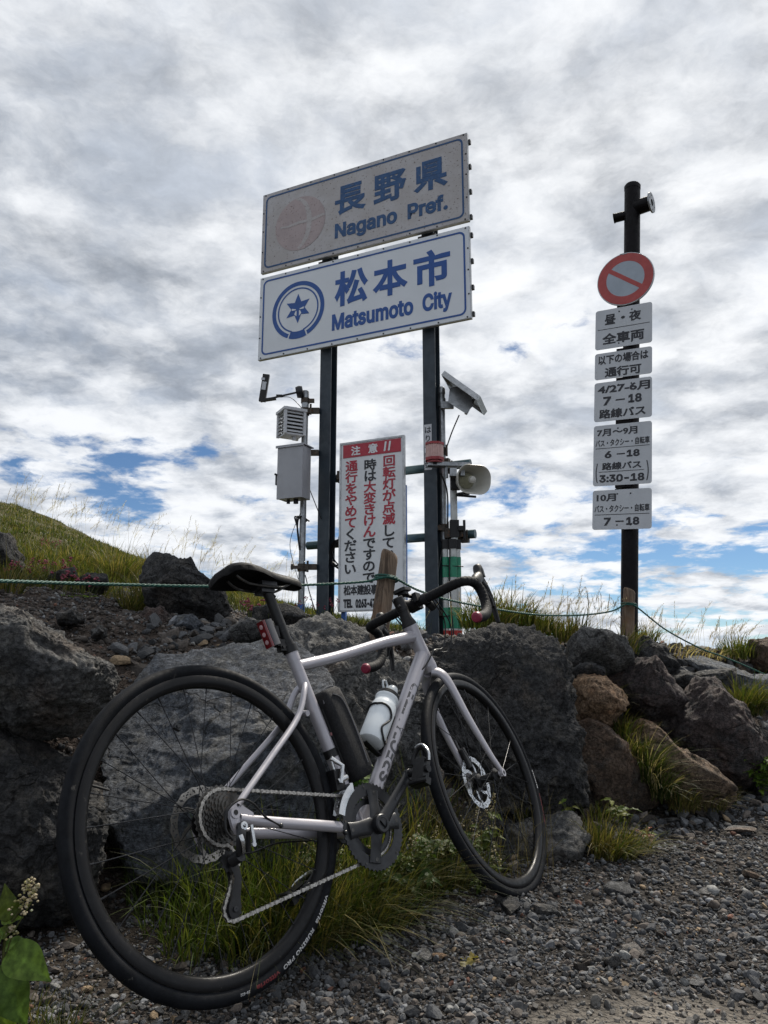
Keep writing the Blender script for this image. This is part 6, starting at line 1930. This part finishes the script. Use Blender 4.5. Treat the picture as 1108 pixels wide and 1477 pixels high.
# thin dry stems standing up among it
r = np.random.default_rng(43)
n = 130
x = r.uniform(-.25, .55, n); y = x * .65 + 2.45 + r.uniform(-.25, .02, n)
blades('dry_grass', np.stack([x, y, ground_d(x, y)], -1), r.uniform(.18, .38, n), r.normal(.15, .3, (n, 2)), np.full(n, .0016), pick(r, G_DRY, n), label='thin dry stems among the grass under the bicycle', seed=44)

# tufts on and below the stone bank at the right
T_ = []
for i, (px, py, Y, n, s_, h, cols) in enumerate([
    (880, 1235, None, 420, .085, .13, G_GREEN + G_DRY), (915, 1230, None, 200, .06, .09, G_GREEN + G_DRY), (850, 1225, None, 160, .05, .10, G_GREEN + G_DRY),
    (938, 1125, 3.42, 220, .05, .17, G_GREEN[:3] + G_STRAW[:1]), (955, 1150, 3.4, 200, .05, .14, G_GREEN[:3] + G_STRAW[:1]), (985, 1166, 3.4, 200, .06, .08, G_GREEN + G_DRY), (915, 1090, 3.45, 150, .05, .09, G_GREEN + G_DRY), (1020, 1165, 3.5, 150, .08, .09, G_DRY + G_GREEN[2:]),
    (1080, 1030, 4.2, 420, .08, .17, G_GREEN + G_DRY[:1]), (1100, 1020, 4.25, 200, .07, .15, G_GREEN + G_DRY[:1]),
    (880, 1025, 3.75, 80, .05, .12, G_GREEN + G_DRY), (905, 1062, 3.6, 160, .07, .10, G_GREEN + G_DRY), (865, 1050, 3.6, 60, .04, .06, G_GREEN), (985, 1030, 4.1, 60, .05, .07, G_DRY + G_GREEN), (1040, 1155, 3.6, 120, .07, .07, G_GREEN + G_DRY), (760, 1182, 3.0, 60, .05, .07, G_GREEN), (870, 1180, 3.2, 90, .06, .07, G_GREEN + G_DRY), (905, 940, 4.3, 110, .06, .15, G_GREEN + G_DRY),
    (955, 948, 5.3, 260, .25, .10, G_DRY + G_STRAW), (1000, 950, 5.5, 220, .25, .10, G_DRY + G_STRAW)]):
    c = drop(px, py) if Y is None else at(px, py, Y)
    T_.append(tuft(c, n, s_, h, cols, 200 + i, (.22, -.35), .0040, z=None if Y is None else c[2], droop=1.0))
join_tufts('grass', T_, 'grass tufts growing out of the joints of the stone bank', 51, 7)

# bright grass on the crest behind the largest dark boulder and along the skyline
T_ = []
for i, (px, py, Y, n, s_, h, cols) in enumerate([
    (700, 905, 4.2, 420, .14, .15, G_GREEN + G_DRY[:1]), (735, 900, 4.3, 380, .15, .16, G_GREEN + G_DRY[:1]), (765, 908, 4.3, 300, .13, .12, G_GREEN), (690, 920, 4.1, 160, .08, .09, G_GREEN),
    (805, 925, 4.4, 300, .12, .11, G_GREEN + G_DRY), (830, 925, 4.5, 180, .12, .16, G_DRY + G_GREEN), (785, 912, 4.4, 160, .10, .11, G_GREEN + G_DRY),
    (1065, 945, 5.5, 220, .14, .14, G_GREEN), (1075, 950, 5.4, 160, .12, .12, G_GREEN), (925, 925, 5.1, 160, .12, .13, G_GREEN + G_DRY)]):
    c = at(px, py, Y); T_.append(tuft(c, n, s_, h, cols, 240 + i, (.12, -.1), .0050, z=c[2]))
join_tufts('grass', T_, 'green grass on the crest behind the largest dark boulder', 52, 6)

# hillside at the left: tufts everywhere, taller ones nearer
r = np.random.default_rng(61)
T_ = []
n = 6300
y = r.uniform(3.6, 13.5, n); x = -y * r.uniform(-.06, .82, n)
s = bank(x, y); k = (s > 2.0)
x, y, s = x[k], y[k], s[k]
_, L = hill(x, y)
dens = fbm(np.stack([x * .9, y * .9, 0 * x], -1) + 3, 3) + sstep(2.0, 4.2, s) * .9 - .36
k = dens > r.uniform(-.2, .5, len(x)); x, y, s = x[k], y[k], s[k]
print('hill tufts', len(x))
B_, H_, Ln, Wd2, Tn = [], [], [], [], []
for cx_, cy_ in zip(x, y):
    m_ = int(24 if cy_ < 7 else 13)
    hh = r.uniform(.04, .115) if cy_ < 6 else r.uniform(.025, .07)
    warm = r.random() * (1 if cy_ < 6.5 else .75)
    t5 = tuft((cx_, cy_), m_, r.uniform(.05, .14), hh, (G_GREEN if warm < .55 else G_GREEN[1:] + G_DRY[2:]) if warm < .88 else G_DRY, int(r.integers(1e9)), (.08, -.05), .0055 if cy_ < 7 else .010)
    B_.append(t5[0]); H_.append(t5[1]); Ln.append(t5[2]); Wd2.append(t5[3]); Tn.append(t5[4])
blades('grass', np.concatenate(B_), np.concatenate(H_), np.concatenate(Ln), np.concatenate(Wd2), np.concatenate(Tn), label='yellow green grass covering the hillside', rows=4, seed=62)
# a few big soft tufts near the leaning boulder
T_ = []
for i, (px, py, n, s_, h) in enumerate([(170, 835, 420, .14, .22), (215, 830, 340, .13, .20), (100, 815, 200, .16, .15), (60, 815, 160, .16, .13), (215, 880, 260, .09, .20), (190, 880, 140, .06, .12), (240, 885, 150, .06, .16), (130, 820, 160, .14, .15), (8, 850, 120, .08, .16), (330, 855, 160, .16, .16), (370, 875, 160, .14, .14), (355, 850, 150, .2, .18)]):
    c = drop(px, py); T_.append(tuft(c, n, s_, h, G_GREEN[1:] + G_DRY[:2], 300 + i, (.15, -.2), .0048))
join_tufts('grass', T_, 'soft rounded grass tufts on the slope around the dark leaning boulder', 63, 7)


# feathery seed heads against the sky
def seed_heads(name, pts, hmin, hmax, seed, label):
    r = np.random.default_rng(seed)
    B_, H_, L_, W_, C_ = [], [], [], [], []
    for p in pts:
        h = r.uniform(hmin, hmax); ln = np.array([r.normal(.25, .22), r.normal(0, .2)]); c = pick(r, G_STRAW, 1)[0]
        B_.append(p); H_.append(h); L_.append(ln); W_.append(.0022); C_.append(c)
        l = np.linalg.norm(ln); fall = min(l, 1.6)
        for t in np.linspace(.62, .98, 13):
            q = np.array(p) + np.array([ln[0], ln[1], 0]) * h * t ** 1.8 + np.array([0, 0, h * (t * (1 - .1 * fall) - .42 * fall * t ** 2.6)])
            for _ in range(2):
                B_.append(q); H_.append(h * r.uniform(.05, .12) * (1.3 - t)*1.6); L_.append(r.normal(.2, .7, 2)); W_.append(.0028); C_.append(c * r.uniform(.8, 1.2))
    return blades(name, np.array(B_), np.array(H_), np.array(L_), np.array(W_), np.array(C_), label=label, rows=4, seed=seed)


r = np.random.default_rng(71)
pts = []
for _ in range(170):
    px = r.uniform(-20, 430); t = r.random(); Y = r.uniform(6.5, 11)
    x = (px - 554) / 1099 * Y; pts.append((x, Y, ground1(x, Y)))
seed_heads('seed_heads', pts, .35, .75, 72, 'pale feathery grass heads along the hill crest')
pts = []
for (px, py, Y, n, sx) in [(715, 905, 4.3, 26, .28), (790, 915, 4.4, 30, .25), (845, 915, 4.6, 26, .2), (945, 930, 5.3, 34, .28), (1000, 945, 5.6, 26, .3), (1062, 945, 5.6, 26, .16)]:
    c = at(px, py, Y)
    for _ in range(n): pts.append((c[0] + r.normal(0, sx * .6), c[1] + r.uniform(-.2, .3), c[2] - .03))
seed_heads('seed_heads', pts, .16, .40, 73, 'pale feathery grass heads along the crest of the stone bank')


# leafy plants ---------------------------------------------------------------
def leaf(base, d, up, length, width, curl=.35, fold=.25, nl=16, nw=6, wav=0.0, ph=0.0):
    """one broad leaf with a folded midrib and a drooping tip; returns verts and quads"""
    d = np.array(d, float); d /= np.linalg.norm(d); up = np.array(up, float); up -= d * (up @ d); up /= np.linalg.norm(up); sd_ = np.cross(d, up)
    V, Fq = [], []
    for i in range(nl + 1):
        t = i / nl
        w = width * (sin(pi * t ** .70) ** .9) * (1.12 - .62 * t ** 2) * .5 + .0008
        a = curl * t * 1.6
        c = np.array(base) + d * (length * (sin(a) / max(a, 1e-6) * t if a > 1e-6 else t)) - up * length * t * (1 - cos(a)) / max(a, 1e-6)
        u2 = up * cos(a) + d * sin(a)
        for j in range(nw + 1):
            s_ = j / nw * 2 - 1
            V.append(c + sd_ * s_ * w + u2 * (abs(s_) * w * fold * 1.6 - abs(s_) ** 2 * w * fold * .6 + wav * w * sin(t * 17 + ph) * abs(s_)))
    for i in range(nl):
        for j in range(nw):
            a = i * (nw + 1) + j; Fq.append((a, a + 1, a + nw + 2, a + nw + 1))
    return np.array(V), np.array(Fq)


def plant(name, label, foot, leaves, cols, stems=(), blooms=None, seed=0, cat='plant', group=None):
    """leaves: (base, direction, up, length, width, curl); stems: (points, radius); blooms: (points, size, colours)"""
    r = np.random.default_rng(seed)
    o = empty(name, tuple(foot)); tag(o, label, cat, group)
    f = np.array(foot)
    V, Fq, C, b = [], [], [], 0
    for lf in leaves:
        v, q = leaf(np.array(lf[0]) - f, *lf[1:], wav=.12, ph=r.uniform(0, 6)); c = pick(r, cols, 1, .2)[0]
        V.append(v); Fq.append(q + b); b += len(v)
        cc = np.repeat(c[None], len(v), 0); nw1 = 7
        rib = (np.arange(len(v)) % nw1) == 3; cc[rib] = cc[rib] * 1.5; cc = cc * (1 + .16 * np.where(((np.arange(len(v)) // nw1 + np.abs(np.arange(len(v)) % nw1 - 3)) % 3) == 0, 1, -.4))[:, None] * r.uniform(.85, 1.15, (len(v), 1)); C.append(cc)
    mesh_np('foliage', np.concatenate(V), np.concatenate(Fq), M['leaf'], o, smooth=180, col=np.concatenate(C))
    if stems:
        mb = MB()
        for P_, rad in stems: mb.tube(spline([np.array(p) - f for p in P_], 5), rad, 7)
        s_ = mb.build('stem', M['leaf'], o, 60)
        at_ = s_.data.color_attributes.new('tint', 'FLOAT_COLOR', 'POINT'); at_.data.foreach_set('color', np.tile([.11, .12, .04, 1], len(s_.data.vertices)).astype(np.float32))
    if blooms:
        pts, sz, bc_ = blooms
        S, Fc = ico(1); n = len(pts)
        P = S[None] * (sz * r.uniform(.5, 1.2, n))[:, None, None] * np.array([1, 1, .8]) + (np.array(pts) - f)[:, None, :]
        Fa = (Fc[None] + (np.arange(n) * len(S))[:, None, None]).reshape(-1, 3)
        mesh_np('blossom', P.reshape(-1, 3), Fa, M['bloom'], o, smooth=180, col=np.repeat(pick(r, bc_, n, .2), len(S), 0))
    return o


CREAM = [(.50, .43, .30), (.42, .35, .24), (.30, .27, .12)]
LEAF = [(.095, .155, .026), (.13, .19, .032), (.08, .135, .028)]


def panicle(r, c, h, w, n, tilt=(0, 0)):
    out = []
    for _ in range(n):
        t = r.random() ** .8; a = r.uniform(0, 2 * pi); q = w * (1 - t * .75) * sqrt(r.random())
        out.append(np.array(c) + np.array([q * cos(a) + tilt[0] * t * h, q * sin(a) + tilt[1] * t * h, t * h]))
    return out


r = np.random.default_rng(81)
# big leaves at the left bottom corner
Y = 1.38
f = at(5, 1475, Y); f[2] = 0
A_ = lambda px, py, dy=0.0: at(px, py, Y + dy)
vw = np.array([0, -.75, .65])
lv = [(A_(4, 1368, .02), A_(46, 1350) - A_(4, 1368), np.array([-.1, -.6, .8]), .05, .026, .5), (A_(-2, 1350), A_(18, 1338) - A_(-2, 1350), vw, .03, .02, .3),
      (A_(12, 1372), A_(76, 1392) - A_(12, 1372) + [0, -.03, 0], vw, .092, .056, .55), (A_(14, 1330), A_(8, 1278) - A_(14, 1330), np.array([.55, -.8, .1]), .062, .032, .1),
      (A_(-6, 1395), A_(52, 1477) - A_(-6, 1395) + [0, -.03, 0], vw, .112, .066, .5), (A_(-8, 1420), A_(20, 1500) - A_(-8, 1420) + [0, -.02, 0], vw, .10, .055, .5),
      (A_(0, 1322), A_(-40, 1300) - A_(0, 1322), vw, .06, .03, .5), (A_(2, 1330), A_(22, 1322) - A_(2, 1330), vw, .035, .016, .5), (A_(6, 1345), A_(-40, 1380) - A_(6, 1345), vw, .09, .05, .6),
      (A_(5, 1318), A_(34, 1300) - A_(5, 1318) + [0, .03, 0], vw, .03, .014, .3)]
bl_p = panicle(r, A_(28, 1318), .058, .022, 90, (.25, 0)) + panicle(r, A_(44, 1302), .03, .012, 40, (.3, 0)) + panicle(r, A_(16, 1352), .02, .012, 30)
plant('broad_leaf_plant', 'broad-leaved plant with cream flower spikes in the bottom left corner', f, lv, LEAF + [(.09, .12, .02)],
      [([f, A_(4, 1400), A_(10, 1345), A_(30, 1312)], .0024), ([A_(8, 1380), A_(20, 1345), A_(46, 1300)], .0012)], (bl_p, .0030, CREAM), 82)
c = A_(20, 1440, .05)
T_ = [tuft((c[0] + dx_, c[1] + dy_), 90, .06, .10, G_GREEN + G_DRY[:1], 320 + i, (.1, -.2), .0022) for i, (dx_, dy_) in enumerate(((0, 0), (.06, .05), (-.03, .08), (.09, -.02)))]
join_tufts('grass', T_, 'short fine grass around the plant in the bottom left corner', 64, 6)


def herb(label, px, py, Y, n, h, spread, lsize, cols, seed, bloom=0, name='leafy_plant', foot=None, up_bias=.5, group=None, stemn=4):
    r = np.random.default_rng(seed)
    f = at(px, py, Y) if foot is None else np.array(foot)
    lv, st_, bl = [], [], []
    for s_ in range(stemn):
        a = r.uniform(0, 2 * pi); top = f + np.array([spread * cos(a) * r.uniform(.2, .9), spread * sin(a) * r.uniform(.2, .9), h * r.uniform(.6, 1.0)])
        mid = (f + top) / 2 + np.array([0, 0, h * .1]); st_.append(([f, mid, top], .0014))
        for i in range(n):
            t = r.uniform(.15, 1.0); b_ = f * (1 - t) ** 2 + mid * 2 * t * (1 - t) + top * t * t; a2 = r.uniform(0, 2 * pi)
            lv.append((b_, np.array([cos(a2), sin(a2) - .25, r.uniform(-.2, up_bias)]), np.array([r.normal(0, .3), -.35 + r.normal(0, .3), 1.0]), lsize * r.uniform(.6, 1.2), lsize * r.uniform(.32, .5), r.uniform(.2, .7)))
        if bloom: bl += panicle(r, top, h * .28, .018, bloom, (.1, 0))
    return plant(name, label, f, lv, cols, st_, (bl, .0030, CREAM) if bloom else None, seed + 1, 'plant', group)


YEL = [(.10, .13, .022), (.14, .15, .03), (.075, .11, .02)]
herb('leafy plant with small cream flowers seen through the front wheel', 706, 1262, 2.62, 9, .20, .07, .055, YEL, 90, 34)
herb('dark green leaves poking up between the tool case and the down tube', 515, 1165, 2.35, 9, .20, .045, .060, [(.05, .10, .015), (.075, .125, .02)], 92, 0, stemn=4)
for i, (px, py, Y, lab) in enumerate([(560, 1300, 2.25, 'pale green weed with small toothed leaves in the grass right of the chain'), (470, 1290, 2.3, 'small leafy weed in the grass below the crank'),
                                      (640, 1265, 2.45, 'bushy leafy weed between the crankset and the front wheel'), (610, 1275, 2.3, 'light green weed just right of the chainrings'), (675, 1255, 2.55, 'leafy weed close to the left side of the front tyre')]):
    herb(lab, px, py, Y, 13, .13, .08, .034, [(.05, .085, .016), (.075, .11, .02), (.10, .12, .03)], 140 + 2 * i, 6, up_bias=.35, stemn=6)
herb('low broad dark leaves on the gravel side of the grass, below the crankset', 585, 1290, 2.2, 8, .10, .10, .050, [(.040, .075, .015), (.055, .095, .02)], 94, 0, up_bias=.2)
herb('broad dark leaves at the foot of the rough pitted boulder, left of the front tyre', 640, 1235, 2.5, 6, .08, .12, .085, [(.030, .058, .016), (.045, .075, .02)], 96, 0, up_bias=.2, stemn=3)
herb('small leafy weed between the grass and the front tyre', 690, 1290, 2.4, 12, .11, .08, .028, [(.06, .10, .02), (.09, .12, .025)], 98, 10, stemn=6)
herb('yellow green weed on top of the yellow grass tuft by the bank', 900, 1190, 3.0, 6, .10, .06, .045, YEL, 100, 0, up_bias=.6, stemn=4)
herb('red tinged little weed at the right end of the yellow grass tuft', 935, 1215, 2.95, 6, .06, .05, .030, [(.15, .07, .03), (.10, .12, .02), (.22, .06, .03)], 102, 0)
herb('bright green leafy plant at the right edge of the bank', 1100, 1150, 3.7, 16, .22, .10, .045, [(.06, .11, .015), (.09, .14, .02)], 104, 0, stemn=7)
herb('withered yellow leaves lying flat on the gravel in front of the grass', 672, 1392, 1.72, 4, .02, .05, .055, [(.20, .16, .04), (.16, .14, .05)], 106, 0, up_bias=.0, stemn=3, foot=drop(672, 1392))
herb('single pale weed sprouting by the low boulder at the right of the front tyre', 820, 1180, 2.95, 5, .06, .04, .03, YEL, 108, 0)
# pink alpine flowers
PINK = [(.30, .06, .10), (.38, .10, .15), (.22, .05, .07)]
for i, (px, py, w, n, lab) in enumerate([(30, 842, .10, 60, 'pink flowers at the left edge just above the rope'), (85, 840, .12, 80, 'pink flowers beside the rounded dark stone on the slope'), (100, 862, .09, 60, 'pink flowers on the scree just below the rope'),
                                         (70, 800, .10, 40, 'pink flowers high on the slope above the dark stones'), (362, 905, .08, 40, 'pink flowers on the rubble below the saddle'), (462, 890, .10, 60, 'pink flowers at the foot of the left steel post')]):
    r = np.random.default_rng(120 + i)
    c = drop(px, py) if py < 880 else at(px, py, 3.6 if px < 400 else 5.2)
    st_, bl, lv = [], [], []
    for _ in range(12):
        p = c + np.array([r.normal(0, w * .6), r.normal(0, w * .6), 0]); t = p + np.array([r.normal(0, .02), r.normal(0, .02), r.uniform(.05, .12)])
        st_.append(([p, (p + t) / 2, t], .0015)); bl += panicle(r, t, .03, .022, n // 8)
        a = r.uniform(0, 2 * pi); lv.append((p, np.array([cos(a), sin(a), .4]), np.array([0, 0, 1.]), .05, .018, .4))
    plant('pink_flower', lab, c, lv, LEAF, st_, (bl, .0055, PINK), 130 + i, 'flower')
